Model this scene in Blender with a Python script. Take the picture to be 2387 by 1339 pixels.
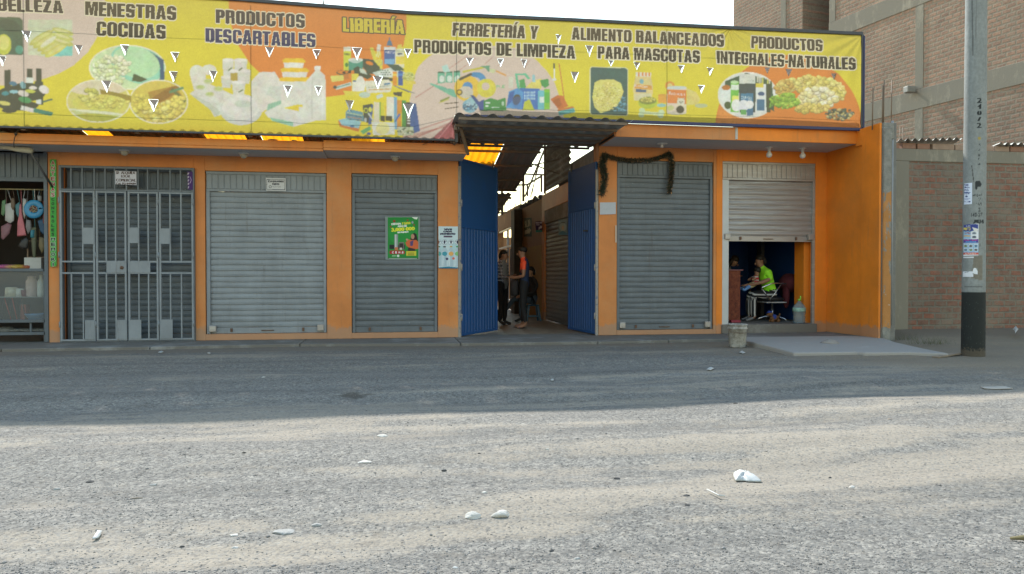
import bpy, bmesh, math, random
import numpy as np
from mathutils import Vector, Matrix

R = math.radians
random.seed(7)
rng = np.random.default_rng(7)
for _o in list(bpy.data.objects):
    bpy.data.objects.remove(_o)
S = bpy.context.scene
C = S.collection

# ---------------------------------------------------------------- camera, sky, sun, exposure
F, D0, H0, PIT, YAW = 1740.0, 13.4, 1.15, R(.84), R(9.15)      # focal length in photo pixels, distance to facade, eye height
SUN_EL, SUN_AZ = R(41.0), R(-16.0)
cd = bpy.data.cameras.new('camera')
cam = bpy.data.objects.new('camera', cd)
C.objects.link(cam)
cd.sensor_width = 36
cd.lens = 36 * F / 2387
cd.clip_end = 2000
cam.location = (0, -D0, H0)
cam.rotation_euler = (R(90) - PIT, 0, -YAW)
S.camera = cam
W = bpy.data.worlds.new('World')
S.world = W
W.use_nodes = True
wn = W.node_tree
sky = wn.nodes.new('ShaderNodeTexSky')
sky.sky_type = 'NISHITA'
sky.sun_disc = False
sky.sun_elevation = SUN_EL
sky.sun_rotation = SUN_AZ
sky.air_density = 2.1
sky.dust_density = .35
sky.ozone_density = 1.0
wn.links.new(sky.outputs[0], wn.nodes['Background'].inputs[0])
wn.nodes['Background'].inputs[1].default_value = .15
sd = bpy.data.lights.new('sun', 'SUN')
sd.energy = 3.2
sd.angle = R(.9)
sd.color = (1, .965, .9)
sun = bpy.data.objects.new('sun', sd)
C.objects.link(sun)
sun.location = (0, 30, 40)
sun.rotation_euler = (-(R(90) - SUN_EL), 0, -SUN_AZ)
S.view_settings.view_transform = 'Standard'
S.view_settings.look = 'None'
S.view_settings.exposure = 1.1
S.view_settings.gamma = 1

# ---------------------------------------------------------------- measuring: photo pixel <-> place
FW = np.array([math.sin(YAW) * math.cos(PIT), math.cos(YAW) * math.cos(PIT), -math.sin(PIT)])
RT = np.array([math.cos(YAW), -math.sin(YAW), 0.])
UP = np.cross(RT, FW)
EYE = np.array([0, -D0, H0])
def ray(px, py): return FW + RT * ((px - 1193.5) / F) + UP * ((669.5 - py) / F)
def onY(px, py, Y=0.):
    d = ray(px, py); t = (Y + D0) / d[1]; p = EYE + d * t
    return p[0], p[2]
def onZ(px, py, Z=0.):
    d = ray(px, py); t = (Z - H0) / d[2]; p = EYE + d * t
    return p[0], p[1]
def onX(px, py, X):
    d = ray(px, py); t = X / d[0]; p = EYE + d * t
    return p[1], p[2]
def XA(px, Y=0., py=600): return onY(px, py, Y)[0]
def proj(P):
    v = P - EYE; z = v @ FW
    return 1193.5 + F * (v @ RT) / z, 669.5 - F * (v @ UP) / z

# ---------------------------------------------------------------- builders
class MB:
    def __init__(s): s.v, s.f, s.m = [], [], []
    def add(s, vs, fs, m=0):
        n = len(s.v)
        s.v += [tuple(float(c) for c in p) for p in vs]
        s.f += [tuple(i + n for i in f) for f in fs]
        s.m += [m] * len(fs)
        return s
    def box(s, x0, x1, y0, y1, z0, z1, m=0):
        return s.add([(x0,y0,z0),(x1,y0,z0),(x1,y1,z0),(x0,y1,z0),(x0,y0,z1),(x1,y0,z1),(x1,y1,z1),(x0,y1,z1)],
                     [(0,3,2,1),(4,5,6,7),(0,1,5,4),(1,2,6,5),(2,3,7,6),(3,0,4,7)], m)
    def bar(s, a, b, w, h, m=0, up=(0, 0, 1)):
        a, b = Vector(a), Vector(b); d = (b - a).normalized(); u = Vector(up)
        if abs(d.dot(u)) > .95: u = Vector((0, 1, 0))
        r = d.cross(u).normalized() * w / 2; u = r.cross(d).normalized() * h / 2
        return s.add([a-r-u, a+r-u, a+r+u, a-r+u, b-r-u, b+r-u, b+r+u, b-r+u],
                     [(0,1,2,3),(7,6,5,4),(0,4,5,1),(1,5,6,2),(2,6,7,3),(3,7,4,0)], m)
    def tube(s, pts, r, n=8, m=0):
        pts = [Vector(p) for p in pts]; k = len(pts)
        rr = r if isinstance(r, (list, tuple)) else [r] * k
        vs, fs = [], []; pu = None
        for i, p in enumerate(pts):
            d = (pts[min(i+1, k-1)] - pts[max(i-1, 0)]).normalized()
            if pu is None:
                pu = Vector((0, 0, 1)) if abs(d.z) < .9 else Vector((0, 1, 0))
            a = d.cross(pu).normalized(); b = a.cross(d).normalized(); pu = b
            for j in range(n):
                t = 2 * math.pi * j / n
                vs.append(p + (a * math.cos(t) + b * math.sin(t)) * rr[i])
        for i in range(k - 1):
            for j in range(n):
                fs.append((i*n+j, i*n+(j+1) % n, (i+1)*n+(j+1) % n, (i+1)*n+j))
        fs.append(tuple(range(n - 1, -1, -1))); fs.append(tuple(range((k-1)*n, k*n)))
        return s.add(vs, fs, m)
    def lathe(s, cx, cy, prof, n=20, m=0):
        vs, fs = [], []
        for r, z in prof:
            for j in range(n):
                t = 2 * math.pi * j / n
                vs.append((cx + r * math.cos(t), cy + r * math.sin(t), z))
        for i in range(len(prof) - 1):
            for j in range(n):
                fs.append((i*n+j, i*n+(j+1) % n, (i+1)*n+(j+1) % n, (i+1)*n+j))
        fs.append(tuple(range(n - 1, -1, -1))); fs.append(tuple(range((len(prof)-1)*n, len(prof)*n)))
        return s.add(vs, fs, m)
    def ell(s, c, r, m=0, n=10, k=7, jit=0., rot=0.):
        vs, fs = [], []
        cr, sr = math.cos(rot), math.sin(rot)
        for i in range(1, k):
            p = math.pi * i / k
            for j in range(n):
                t = 2 * math.pi * j / n
                q = 1 + random.uniform(-jit, jit)
                x, y = r[0]*q*math.sin(p)*math.cos(t), r[1]*q*math.sin(p)*math.sin(t)
                vs.append((c[0] + x*cr - y*sr, c[1] + x*sr + y*cr, c[2] + r[2]*q*math.cos(p)))
        vs += [(c[0], c[1], c[2] + r[2]), (c[0], c[1], c[2] - r[2])]
        a, b = len(vs) - 2, len(vs) - 1
        for i in range(k - 2):
            for j in range(n):
                fs.append((i*n+j, (i+1)*n+j, (i+1)*n+(j+1) % n, i*n+(j+1) % n))
        for j in range(n):
            fs.append((a, j, (j+1) % n)); fs.append((b, (k-2)*n+(j+1) % n, (k-2)*n+j))
        return s.add(vs, fs, m)
    def prism(s, poly, lo, hi, axis='z', m=0):
        f = {'z': lambda a, b, c: (a, b, c), 'y': lambda a, b, c: (a, c, b), 'x': lambda a, b, c: (c, a, b)}[axis]
        n = len(poly)
        vs = [f(a, b, lo) for a, b in poly] + [f(a, b, hi) for a, b in poly]
        fs = [tuple(range(n)), tuple(range(2*n-1, n-1, -1))] + [(i, n+i, n+(i+1) % n, (i+1) % n) for i in range(n)]
        return s.add(vs, fs, m)
    def corrug(s, o, u, v, width, length, pitch, amp, m=0, seg=6, bend=0., nv=1):
        o, u, v = Vector(o), Vector(u).normalized(), Vector(v).normalized(); w = u.cross(v).normalized()
        n = int(width / pitch * seg)
        vs = []
        for k in range(nv + 1):
            for i in range(n + 1):
                a = width * i / n
                h = math.sin(2 * math.pi * a / pitch)
                h = amp * (math.copysign(abs(h) ** .7, h))
                t = k / nv
                vs.append(o + u * a + v * length * t + w * (h + bend * math.sin(t * math.pi + i * .011)))
        fs = [(k*(n+1)+i, k*(n+1)+i+1, (k+1)*(n+1)+i+1, (k+1)*(n+1)+i) for k in range(nv) for i in range(n)]
        return s.add(vs, fs, m)
    def build(s, name, mats, parent=None, smooth=False, bev=0., norm=True, solid=0.):
        me = bpy.data.meshes.new(name)
        me.from_pydata(s.v, [], s.f)
        mats = mats if isinstance(mats, (list, tuple)) else [mats]
        for x in mats: me.materials.append(x)
        if len(mats) > 1: me.polygons.foreach_set('material_index', s.m)
        if norm:
            b = bmesh.new(); b.from_mesh(me)
            bmesh.ops.recalc_face_normals(b, faces=b.faces)
            b.to_mesh(me); b.free()
        if smooth: me.polygons.foreach_set('use_smooth', [True] * len(me.polygons))
        me.update()
        return put(name, me, parent, bev, solid)
def put(name, me, parent=None, bev=0., solid=0.):
    o = bpy.data.objects.new(name, me); C.objects.link(o)
    if bev:
        k = o.modifiers.new('bevel', 'BEVEL'); k.width = bev; k.segments = 2; k.limit_method = 'ANGLE'
    if solid:
        k = o.modifiers.new('solid', 'SOLIDIFY'); k.thickness = solid
    if parent: attach(o, parent)
    return o
def attach(o, p):
    o.parent = p
    o.matrix_parent_inverse = Matrix.Translation(-Vector(p.location))
def prop(o, label=None, cat=None, group=None, kind=None):
    if label: o['label'] = label
    if cat: o['category'] = cat
    if group: o['group'] = group
    if kind: o['kind'] = kind
    return o
def thing(name, label, cat, loc, group=None):
    e = bpy.data.objects.new(name, None); C.objects.link(e)
    e.location = loc; e.empty_display_size = .2
    return prop(e, label, cat, group)
def top(o, label, cat, group=None):
    me = o.data
    co = np.empty(len(me.vertices) * 3); me.vertices.foreach_get('co', co); co = co.reshape(-1, 3)
    c = Vector((float(co[:, 0].mean()), float(co[:, 1].mean()), float(co[:, 2].min())))
    me.transform(Matrix.Translation(-c)); o.location = c
    return prop(o, label, cat, group)
def struct(o): o['kind'] = 'structure'; return o

# ---------------------------------------------------------------- materials
def lin(c):
    c = np.asarray(c, float) / 255
    return np.where(c <= .04045, c / 12.92, ((c + .055) / 1.055) ** 2.4)
class NT:
    def __init__(s, name):
        s.mat = bpy.data.materials.new(name); s.mat.use_nodes = True
        s.t = s.mat.node_tree; s.p = s.t.nodes['Principled BSDF']; s.out = s.t.nodes['Material Output']
    def n(s, kind, **kw):
        x = s.t.nodes.new('ShaderNode' + kind)
        for k, v in kw.items():
            if k.startswith('i_'):
                x.inputs[k[2:].replace('_', ' ')].default_value = v
            else: setattr(x, k, v)
        return x
    def l(s, a, b): s.t.links.new(a, b)
    def pos(s): return s.n('NewGeometry').outputs['Position']
    def noise(s, vec, scale, detail=4, rough=.6):
        x = s.n('TexNoise', i_Scale=scale, i_Detail=detail, i_Roughness=rough)
        if vec is not None: s.l(vec, x.inputs['Vector'])
        return x.outputs['Fac']
    def ramp(s, fac, stops, interp='LINEAR'):
        x = s.n('ValToRGB'); x.color_ramp.interpolation = interp
        e = x.color_ramp.elements
        while len(e) < len(stops): e.new(.5)
        for i, (p, c) in enumerate(stops):
            e[i].position = p; e[i].color = (*c, 1) if len(c) == 3 else c
        s.l(fac, x.inputs[0]); return x.outputs[0]
    def mix(s, fac, a, b, mode='MIX'):
        x = s.n('Mix', data_type='RGBA', blend_type=mode)
        for v, i in ((fac, 0), (a, 6), (b, 7)):
            if isinstance(v, (int, float)): x.inputs[i].default_value = v
            elif isinstance(v, (tuple, list)): x.inputs[i].default_value = (*v[:3], 1)
            else: s.l(v, x.inputs[i])
        return x.outputs[2]
    def math(s, op, a, b=0.):
        x = s.n('Math', operation=op)
        for v, i in ((a, 0), (b, 1)):
            if isinstance(v, (int, float)): x.inputs[i].default_value = v
            else: s.l(v, x.inputs[i])
        return x.outputs[0]
    def scalev(s, vec, sc):
        x = s.n('VectorMath', operation='MULTIPLY'); s.l(vec, x.inputs[0]); x.inputs[1].default_value = sc
        return x.outputs[0]
    def bump(s, h, strength=.3, dist=.01):
        x = s.n('Bump', i_Strength=strength, i_Distance=dist); s.l(h, x.inputs['Height']); s.l(x.outputs[0], s.p.inputs['Normal'])
        return x.outputs[0]
    def col(s, c):
        if isinstance(c, (tuple, list)): s.p.inputs['Base Color'].default_value = (*c, 1)
        else: s.l(c, s.p.inputs['Base Color'])
    def done(s, rough=.7, metal=0.):
        s.p.inputs['Roughness'].default_value = rough; s.p.inputs['Metallic'].default_value = metal
        return s.mat
_M = {}
def pm(name, c, rough=.7, var=.2, scale=6., metal=0., bump=0., bs=60., dirt=None, dk=.45, stretch=None, coord='pos'):
    """painted / cast surface: colour with two scales of wear, optional stains and grain"""
    if name in _M: return _M[name]
    t = NT(name)
    v = t.pos() if coord == 'pos' else t.n('TexCoord').outputs['Object']
    if stretch: v = t.scalev(v, stretch)
    c = tuple(float(x) for x in c)
    a = t.ramp(t.noise(v, scale, 6, .65), [(.25, tuple(x * (1 - var) for x in c)), (.75, tuple(min(1, x * (1 + var)) for x in c))])
    if dirt is not None:
        a = t.mix(t.ramp(t.noise(v, scale * .6, 8, .75), [(dk, (0, 0, 0)), (dk + .16, (1, 1, 1))]), dirt, a)
    t.col(a)
    if bump: t.bump(t.noise(v, bs, 5, .7), bump, .01)
    _M[name] = t.done(rough, metal)
    return _M[name]
def steel(name, c, rough=.5):
    """painted shutter steel: dust film, chips, scratches, rust runs"""
    t = NT(name); P = t.pos()
    a = t.ramp(t.noise(P, 2.2, 6, .65), [(.3, tuple(x * .84 for x in c)), (.7, tuple(x * 1.14 for x in c))])
    a = t.mix(t.ramp(t.noise(t.scalev(P, (5, 5, .5)), 1.5, 7, .75), [(.5, (0, 0, 0)), (.75, (.4, .4, .4))]), a, tuple(x * 1.3 + .02 for x in c))
    a = t.mix(t.ramp(t.noise(t.scalev(P, (9, 9, .8)), 1.1, 6, .8), [(.58, (0, 0, 0)), (.72, (.5, .5, .5))]), a, (.075, .055, .045))
    a = t.mix(t.ramp(t.noise(P, 34, 5, .8), [(.655, (0, 0, 0)), (.67, (.8, .8, .8))]), a, (.42, .42, .4))
    a = t.mix(t.ramp(t.noise(t.scalev(P, (1, 1, 6)), 12, 6, .8), [(.665, (0, 0, 0)), (.68, (.7, .7, .7))]), a, (.1, .045, .02))
    t.col(a); t.bump(t.noise(P, 5, 4, .6), .12, .02)
    _M[name] = t.done(rough, 0.)
    return _M[name]
def vcol(name, rough=.8, trans=0., grain=0., gscale=40.):
    """surface printed with the mesh's own colour attribute"""
    if name in _M: return _M[name]
    t = NT(name)
    a = t.n('Attribute', attribute_name='Col').outputs['Color']
    if grain:
        g = t.ramp(t.noise(t.pos(), gscale, 5, .7), [(.3, (1 - grain,) * 3), (.7, (1, 1, 1))])
        a = t.mix(1., a, g, 'MULTIPLY')
    t.col(a); t.done(rough)
    if trans:
        tr = t.n('BsdfTranslucent'); t.l(a, tr.inputs[0])
        m = t.n('MixShader'); m.inputs[0].default_value = trans
        t.l(t.p.outputs[0], m.inputs[1]); t.l(tr.outputs[0], m.inputs[2]); t.l(m.outputs[0], t.out.inputs[0])
    _M[name] = t.mat
    return t.mat
def glass(name, c=(.8, .85, .85), rough=.05, alpha=.25):
    if name in _M: return _M[name]
    t = NT(name); t.col(c); t.done(rough)
    tr = t.n('BsdfTransparent'); tr.inputs[0].default_value = (*c, 1)
    m = t.n('MixShader'); m.inputs[0].default_value = alpha
    t.l(tr.outputs[0], m.inputs[1]); t.l(t.p.outputs[0], m.inputs[2]); t.l(m.outputs[0], t.out.inputs[0])
    _M[name] = t.mat
    return t.mat
def brick_mat(name, udir, c1, c2, mort, bw=.25, bh=.115, smear=.5, sc_m=.02):
    t = NT(name); P = t.pos()
    d = t.n('VectorMath', operation='DOT_PRODUCT'); t.l(P, d.inputs[0]); d.inputs[1].default_value = (*udir, 0)
    z = t.n('SeparateXYZ'); t.l(P, z.inputs[0])
    wob = t.noise(P, 3.5, 3); fine = t.noise(P, 22, 4, .7)
    u = t.math('ADD', d.outputs['Value'], t.math('MULTIPLY', fine, .022)); h = t.math('ADD', z.outputs[2], t.math('MULTIPLY', wob, .035))
    h = t.math('ADD', h, t.math('MULTIPLY', fine, .016))
    cv = t.n('CombineXYZ'); t.l(u, cv.inputs[0]); t.l(h, cv.inputs[1])
    b = t.n('TexBrick', offset=.5)
    b.inputs['Scale'].default_value = 1; b.inputs['Mortar Size'].default_value = sc_m; b.inputs['Mortar Smooth'].default_value = .35
    b.inputs['Bias'].default_value = 0; b.inputs['Brick Width'].default_value = bw; b.inputs['Row Height'].default_value = bh
    b.inputs['Color1'].default_value = (*c1, 1); b.inputs['Color2'].default_value = (*c2, 1); b.inputs['Mortar'].default_value = (*mort, 1)
    t.l(cv.outputs[0], b.inputs[0])
    var = t.ramp(t.noise(P, 14, 6, .75), [(.25, (.62, .62, .62)), (.75, (1.2, 1.2, 1.2))])
    a = t.mix(1., b.outputs[0], var, 'MULTIPLY')
    sm = t.ramp(t.noise(P, 2.6, 9, .78), [(smear, (0, 0, 0)), (smear + .14, (1, 1, 1))])
    a = t.mix(t.math('MULTIPLY', sm, .8), a, mort)
    g = t.ramp(t.noise(P, .5, 3, .6), [(.3, (.8, .8, .8)), (.7, (1.12, 1.1, 1.08))])
    a = t.mix(1., a, g, 'MULTIPLY')
    t.col(a)
    hh = t.math('SUBTRACT', t.math('MULTIPLY', fine, .5), t.math('MULTIPLY', b.outputs[1], .9))
    t.bump(hh, .75, .018)
    return t.done(.95)

# ---------------------------------------------------------------- printed surfaces (colour attribute drawn from shapes and text)
_txt = {}
def text_tris(s):
    if s in _txt: return _txt[s]
    cu = bpy.data.curves.new('t', 'FONT'); cu.body = s; cu.resolution_u = 3
    ob = bpy.data.objects.new('t', cu)
    me = bpy.data.meshes.new_from_object(ob)
    me.calc_loop_triangles()
    v = np.empty(len(me.vertices) * 3); me.vertices.foreach_get('co', v); v = v.reshape(-1, 3)[:, :2]
    tr = np.array([t.vertices[:] for t in me.loop_triangles], int).reshape(-1, 3)
    bpy.data.objects.remove(ob); bpy.data.curves.remove(cu); bpy.data.meshes.remove(me)
    _txt[s] = (v, tr)
    return _txt[s]
_cap = []
def _r(a, b, c, d): return [(a, b), (c, b), (c, d), (a, d)]
def _k(a, b, c, d, r, lo=True, left=True):
    q = []
    for cx, cy, t0, on in ((c - r, d - r, 0, True), (a + r, d - r, 90, left), (a + r, b + r, 180, left and lo), (c - r, b + r, 270, lo)):
        if not on: q.append((a if t0 in (90, 180) else c, d if t0 in (0, 90) else b)); continue
        for i in range(5): t = R(t0 + 22.5 * i); q.append((cx + r * math.cos(t), cy + r * math.sin(t)))
    return q
GLYPH = {' ': (2.2, []), '-': (2.4, [(1, _r(0, 3.4, 2.4, 5.2))]),
    'A': (5.5, [(1, [(0, 0), (1.45, 10), (4.05, 10), (5.5, 0), (3.4, 0), (3.2, 1.9), (2.3, 1.9), (2.1, 0)]), (-1, [(2.42, 3.4), (3.08, 3.4), (2.75, 7.4)])]),
    'B': (5.2, [(1, _k(0, 0, 5.2, 10, 1.5, True, False)), (-1, _r(2.1, 6.1, 3.05, 8.5)), (-1, _r(2.1, 1.6, 3.05, 4.5)), (-1, [(5.3, 5.9), (4.8, 5.3), (5.3, 4.8)])]),
    'C': (5.2, [(1, _k(0, 0, 5.2, 10, 1.9)), (-1, _k(2.1, 1.6, 3.1, 8.4, .48)), (-1, _r(3.0, 4.0, 5.4, 6.2))]),
    'D': (5.2, [(1, _k(0, 0, 5.2, 10, 1.9, True, False)), (-1, _r(2.1, 1.6, 3.1, 8.4))]),
    'E': (4.1, [(1, _r(0, 0, 4.1, 10)), (-1, _r(2.1, 1.75, 4.3, 4.2)), (-1, _r(2.1, 5.9, 4.3, 8.25))]),
    'F': (4.0, [(1, _r(0, 0, 4.0, 10)), (-1, _r(2.1, -.2, 4.3, 4.1)), (-1, _r(2.1, 5.9, 4.3, 8.25))]),
    'G': (5.3, [(1, _k(0, 0, 5.3, 10, 1.9)), (-1, _k(2.1, 1.6, 3.2, 8.4, .5)), (-1, _r(3.0, 5.4, 5.5, 6.6)), (1, _r(2.8, 3.9, 5.3, 5.4))]),
    'I': (2.2, [(1, _r(0, 0, 2.2, 10))]), 'Í': (2.2, [(1, _r(0, 0, 2.2, 10)), (1, [(.5, 10.7), (1.2, 12.6), (3.1, 12.6), (1.9, 10.7)])]),
    'L': (3.9, [(1, _r(0, 0, 2.1, 10)), (1, _r(2.0, 0, 3.9, 1.8))]),
    'M': (6.9, [(1, _r(0, 0, 6.9, 10)), (-1, [(1.85, -.2), (1.85, 6.8), (2.75, -.2)]), (-1, [(5.05, -.2), (5.05, 6.8), (4.15, -.2)]), (-1, [(2.75, 10.2), (4.15, 10.2), (3.45, 5.4)])]),
    'N': (5.0, [(1, _r(0, 0, 5.0, 10)), (-1, [(1.85, -.2), (1.85, 5.4), (3.15, -.2)]), (-1, [(3.15, 10.2), (3.15, 4.9), (1.85, 10.2)])]),
    'O': (5.2, [(1, _k(0, 0, 5.2, 10, 1.9)), (-1, _k(2.1, 1.6, 3.1, 8.4, .48))]),
    'P': (4.9, [(1, _k(0, 0, 4.9, 10, 1.7, False, False)), (-1, _r(2.1, 5.7, 2.95, 8.4)), (-1, _r(2.1, -.2, 5.2, 4.0)), (-1, [(5.1, 5.6), (3.9, 3.9), (5.1, 3.9)])]),
    'R': (5.2, [(1, _k(0, 0, 5.2, 10, 1.5, False, False)), (-1, _r(2.1, 5.9, 3.05, 8.5)), (-1, _r(2.1, -.2, 3.1, 4.3)), (-1, [(5.3, 5.9), (4.8, 5.1), (5.3, 4.5)])]),
    'S': (5.0, [(1, _k(0, 0, 5.0, 10, 1.8)), (-1, _r(2.05, 6.3, 2.95, 8.4)), (-1, _r(2.9, 5.9, 5.2, 7.0)), (-1, _r(2.05, 1.6, 2.95, 3.7)), (-1, _r(-.2, 3.0, 2.1, 4.1))]),
    'T': (4.6, [(1, _r(0, 8.2, 4.6, 10)), (1, _r(1.25, 0, 3.35, 8.3))]),
    'U': (5.2, [(1, _k(0, 0, 5.2, 12, 1.9)), (-1, _r(-.2, 10, 5.4, 12.2)), (-1, _r(2.1, 1.7, 3.1, 10.2))]),
    'Y': (5.3, [(1, [(0, 10), (2.1, 10), (2.65, 6.6), (3.2, 10), (5.3, 10), (3.7, 4.4), (3.7, 0), (1.6, 0), (1.6, 4.4)])]),
    'Z': (4.4, [(1, [(0, 10), (4.4, 10), (4.4, 8.2), (2.3, 1.8), (4.4, 1.8), (4.4, 0), (0, 0), (0, 1.8), (2.1, 8.2), (0, 8.2)])])}
class Canvas:
    def __init__(s, PX, PY, base):
        s.X, s.Y = PX, PY
        s.c = np.empty(PX.shape + (3,)); s.c[:] = lin(base)
    def win(s, x0, x1, y0, y1):
        m = (s.X >= x0) & (s.X <= x1) & (s.Y >= y0) & (s.Y <= y1)
        r = np.where(m.any(1))[0]; c = np.where(m.any(0))[0]
        if not len(r) or not len(c): return None
        return slice(r[0], r[-1] + 1), slice(c[0], c[-1] + 1)
    def paint(s, w, m, col, a=1.):
        k = s.c[w]
        k[m] = k[m] * (1 - a) + lin(col) * a
    def inside(s, w, pts):
        x, y = s.X[w], s.Y[w]; m = np.zeros(x.shape, bool); n = len(pts)
        for i in range(n):
            (x0, y0), (x1, y1) = pts[i], pts[(i + 1) % n]
            if y0 == y1: continue
            m ^= ((y0 > y) != (y1 > y)) & (x < (x1 - x0) * (y - y0) / (y1 - y0) + x0)
        return m
    def poly(s, pts, col, a=1.):
        q = np.array(pts, float)
        w = s.win(q[:, 0].min(), q[:, 0].max(), q[:, 1].min(), q[:, 1].max())
        if w: s.paint(w, s.inside(w, pts), col, a)
        return s
    def rect(s, x0, y0, x1, y1, col, sl=0., a=1.):
        d = sl * (x1 - x0)
        return s.poly([(x0, y0), (x1, y0 + d), (x1, y1 + d), (x0, y1)], col, a)
    def ell(s, cx, cy, rx, ry, col, rot=0., a=1., clip=None):
        k = max(rx, ry); w = s.win(cx - k, cx + k, cy - k, cy + k)
        if not w: return s
        x, y = s.X[w] - cx, s.Y[w] - cy; c, d = math.cos(rot), math.sin(rot)
        m = ((x * c + y * d) / rx) ** 2 + ((-x * d + y * c) / ry) ** 2 <= 1
        if clip is not None: m &= (((s.X[w] - clip[0]) / clip[2]) ** 2 + ((s.Y[w] - clip[1]) / clip[3]) ** 2 <= 1)
        s.paint(w, m, col, a); return s
    def line(s, x0, y0, x1, y1, wd, col, a=1.):
        d = math.hypot(x1 - x0, y1 - y0) or 1; nx, ny = -(y1 - y0) / d * wd / 2, (x1 - x0) / d * wd / 2
        return s.poly([(x0+nx, y0+ny), (x1+nx, y1+ny), (x1-nx, y1-ny), (x0-nx, y0-ny)], col, a)
    def blobs(s, cx, cy, rx, ry, n, r0, r1, cols, clip=None, flat=.7):
        for _ in range(n):
            t, q = random.uniform(0, 2 * math.pi), math.sqrt(random.random())
            x, y = cx + rx * q * math.cos(t), cy + ry * q * math.sin(t)
            k = random.uniform(r0, r1); c = np.array(random.choice(cols), float); ro = random.uniform(-.8, .8)
            s.ell(x, y + k * .2, k * 1.12, k * flat * 1.15, c * .72, ro, 1., clip)
            s.ell(x, y, k, k * flat, c, ro, 1., clip)
            s.ell(x - k * .2, y - k * .2, k * .45, k * .3, np.minimum(255, c * 1.1 + 8), ro, 1., clip)
        return s
    def text(s, txt, TL, TR, BR, BL, col, bold=(0, 0), halo=None, hr=0, a=1., hcore=None):
        if not _cap:
            v, t = text_tris('H'); _cap.append((v[:, 1].max()))
        v, tr = text_tris(txt)
        u = (v[:, 0] - v[:, 0].min()) / (v[:, 0].max() - v[:, 0].min()); h = v[:, 1] / _cap[0]
        TL, TR, BR, BL = (np.array(q, float) for q in (TL, TR, BR, BL))
        P = (BL * (1 - u)[:, None] + BR * u[:, None]) * (1 - h)[:, None] + (TL * (1 - u)[:, None] + TR * u[:, None]) * h[:, None]
        pad = 6 + hr * 2
        w = s.win(P[:, 0].min() - pad, P[:, 0].max() + pad, P[:, 1].min() - pad, P[:, 1].max() + pad)
        if not w: return s
        x, y = s.X[w], s.Y[w]; m = np.zeros(x.shape, bool)
        for t in tr:
            p = P[t]
            lo, hi = p.min(0), p.max(0)
            cs = np.where((x[0] >= lo[0] - 2) & (x[0] <= hi[0] + 2))[0]
            if not len(cs): continue
            cs = slice(cs[0], cs[-1] + 1); xx, yy = x[:, cs], y[:, cs]
            e = [(p[(i+1) % 3, 0] - p[i, 0]) * (yy - p[i, 1]) - (p[(i+1) % 3, 1] - p[i, 1]) * (xx - p[i, 0]) for i in range(3)]
            m[:, cs] |= ((e[0] >= 0) & (e[1] >= 0) & (e[2] >= 0)) | ((e[0] <= 0) & (e[1] <= 0) & (e[2] <= 0))
        dx = abs(x[0, -1] - x[0, 0]) / max(1, x.shape[1] - 1); dy = abs(y[-1, 0] - y[0, 0]) / max(1, y.shape[0] - 1)
        def dil(m, rx, ry):
            kx, ky = int(round(rx / dx)), int(round(ry / dy)); o = m.copy()
            for i in range(-ky, ky + 1):
                for j in range(-kx, kx + 1):
                    if (i / (ky + .3)) ** 2 + (j / (kx + .3)) ** 2 > 1.05 and (ky or kx): continue
                    q = np.zeros_like(m)
                    q[max(0, i):m.shape[0] + min(0, i), max(0, j):m.shape[1] + min(0, j)] = \
                        m[max(0, -i):m.shape[0] + min(0, -i), max(0, -j):m.shape[1] + min(0, -j)]
                    o |= q
            return o
        if bold[0] or bold[1]: m = dil(m, *bold)
        if halo is not None: s.paint(w, dil(m, hr, hr), halo, a)
        s.paint(w, m, col, a)
        return s
    def block(s, txt, TL, TR, BR, BL, col, halo=None, hr=0, a=1.):
        """heavy condensed capitals built from plain polygons"""
        TL, TR, BR, BL = (np.array(q, float) for q in (TL, TR, BR, BL))
        tot = sum(GLYPH[c][0] for c in txt) + .5 * (len(txt) - 1)
        pad = hr + 5; q = np.array([TL, TR, BR, BL])
        w = s.win(q[:, 0].min() - pad, q[:, 0].max() + pad, q[:, 1].min() - pad - 10, q[:, 1].max() + pad)
        if not w: return s
        ex, ey = (TR - TL + BR - BL) / 2, (TL - BL + TR - BR) / 2
        o = (TL + TR + BL + BR) / 4 - ex / 2 - ey / 2
        x, y = s.X[w] - o[0], s.Y[w] - o[1]; det = ex[0] * ey[1] - ex[1] * ey[0]
        u = (x * ey[1] - y * ey[0]) / det * tot; v = (y * ex[0] - x * ex[1]) / det * 10
        M = np.zeros(x.shape, bool); p = 0.
        for c in txt:
            wd, parts = GLYPH[c]; m = np.zeros(x.shape, bool)
            for sg, pts in parts:
                k = np.zeros(x.shape, bool); n = len(pts)
                for i in range(n):
                    (x0, y0), (x1, y1) = pts[i], pts[(i + 1) % n]
                    if y0 == y1: continue
                    k ^= ((y0 > v) != (y1 > v)) & (u - p < (x1 - x0) * (v - y0) / (y1 - y0) + x0)
                m = m | k if sg > 0 else m & ~k
            M |= m; p += wd + .5
        if halo is not None:
            dx = abs(x[0, -1] - x[0, 0]) / max(1, x.shape[1] - 1); dy = abs(y[-1, 0] - y[0, 0]) / max(1, y.shape[0] - 1)
            kx, ky = int(round(hr / dx)), int(round(hr / dy)); H = M.copy()
            for i in range(-ky, ky + 1):
                for j in range(-kx, kx + 1):
                    if (i / (ky + .3)) ** 2 + (j / (kx + .3)) ** 2 > 1.05: continue
                    z = np.zeros_like(M)
                    z[max(0, i):M.shape[0] + min(0, i), max(0, j):M.shape[1] + min(0, j)] = M[max(0, -i):M.shape[0] + min(0, -i), max(0, -j):M.shape[1] + min(0, -j)]
                    H |= z
            s.paint(w, H, halo, a)
        s.paint(w, M, col, a)
        return s
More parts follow.
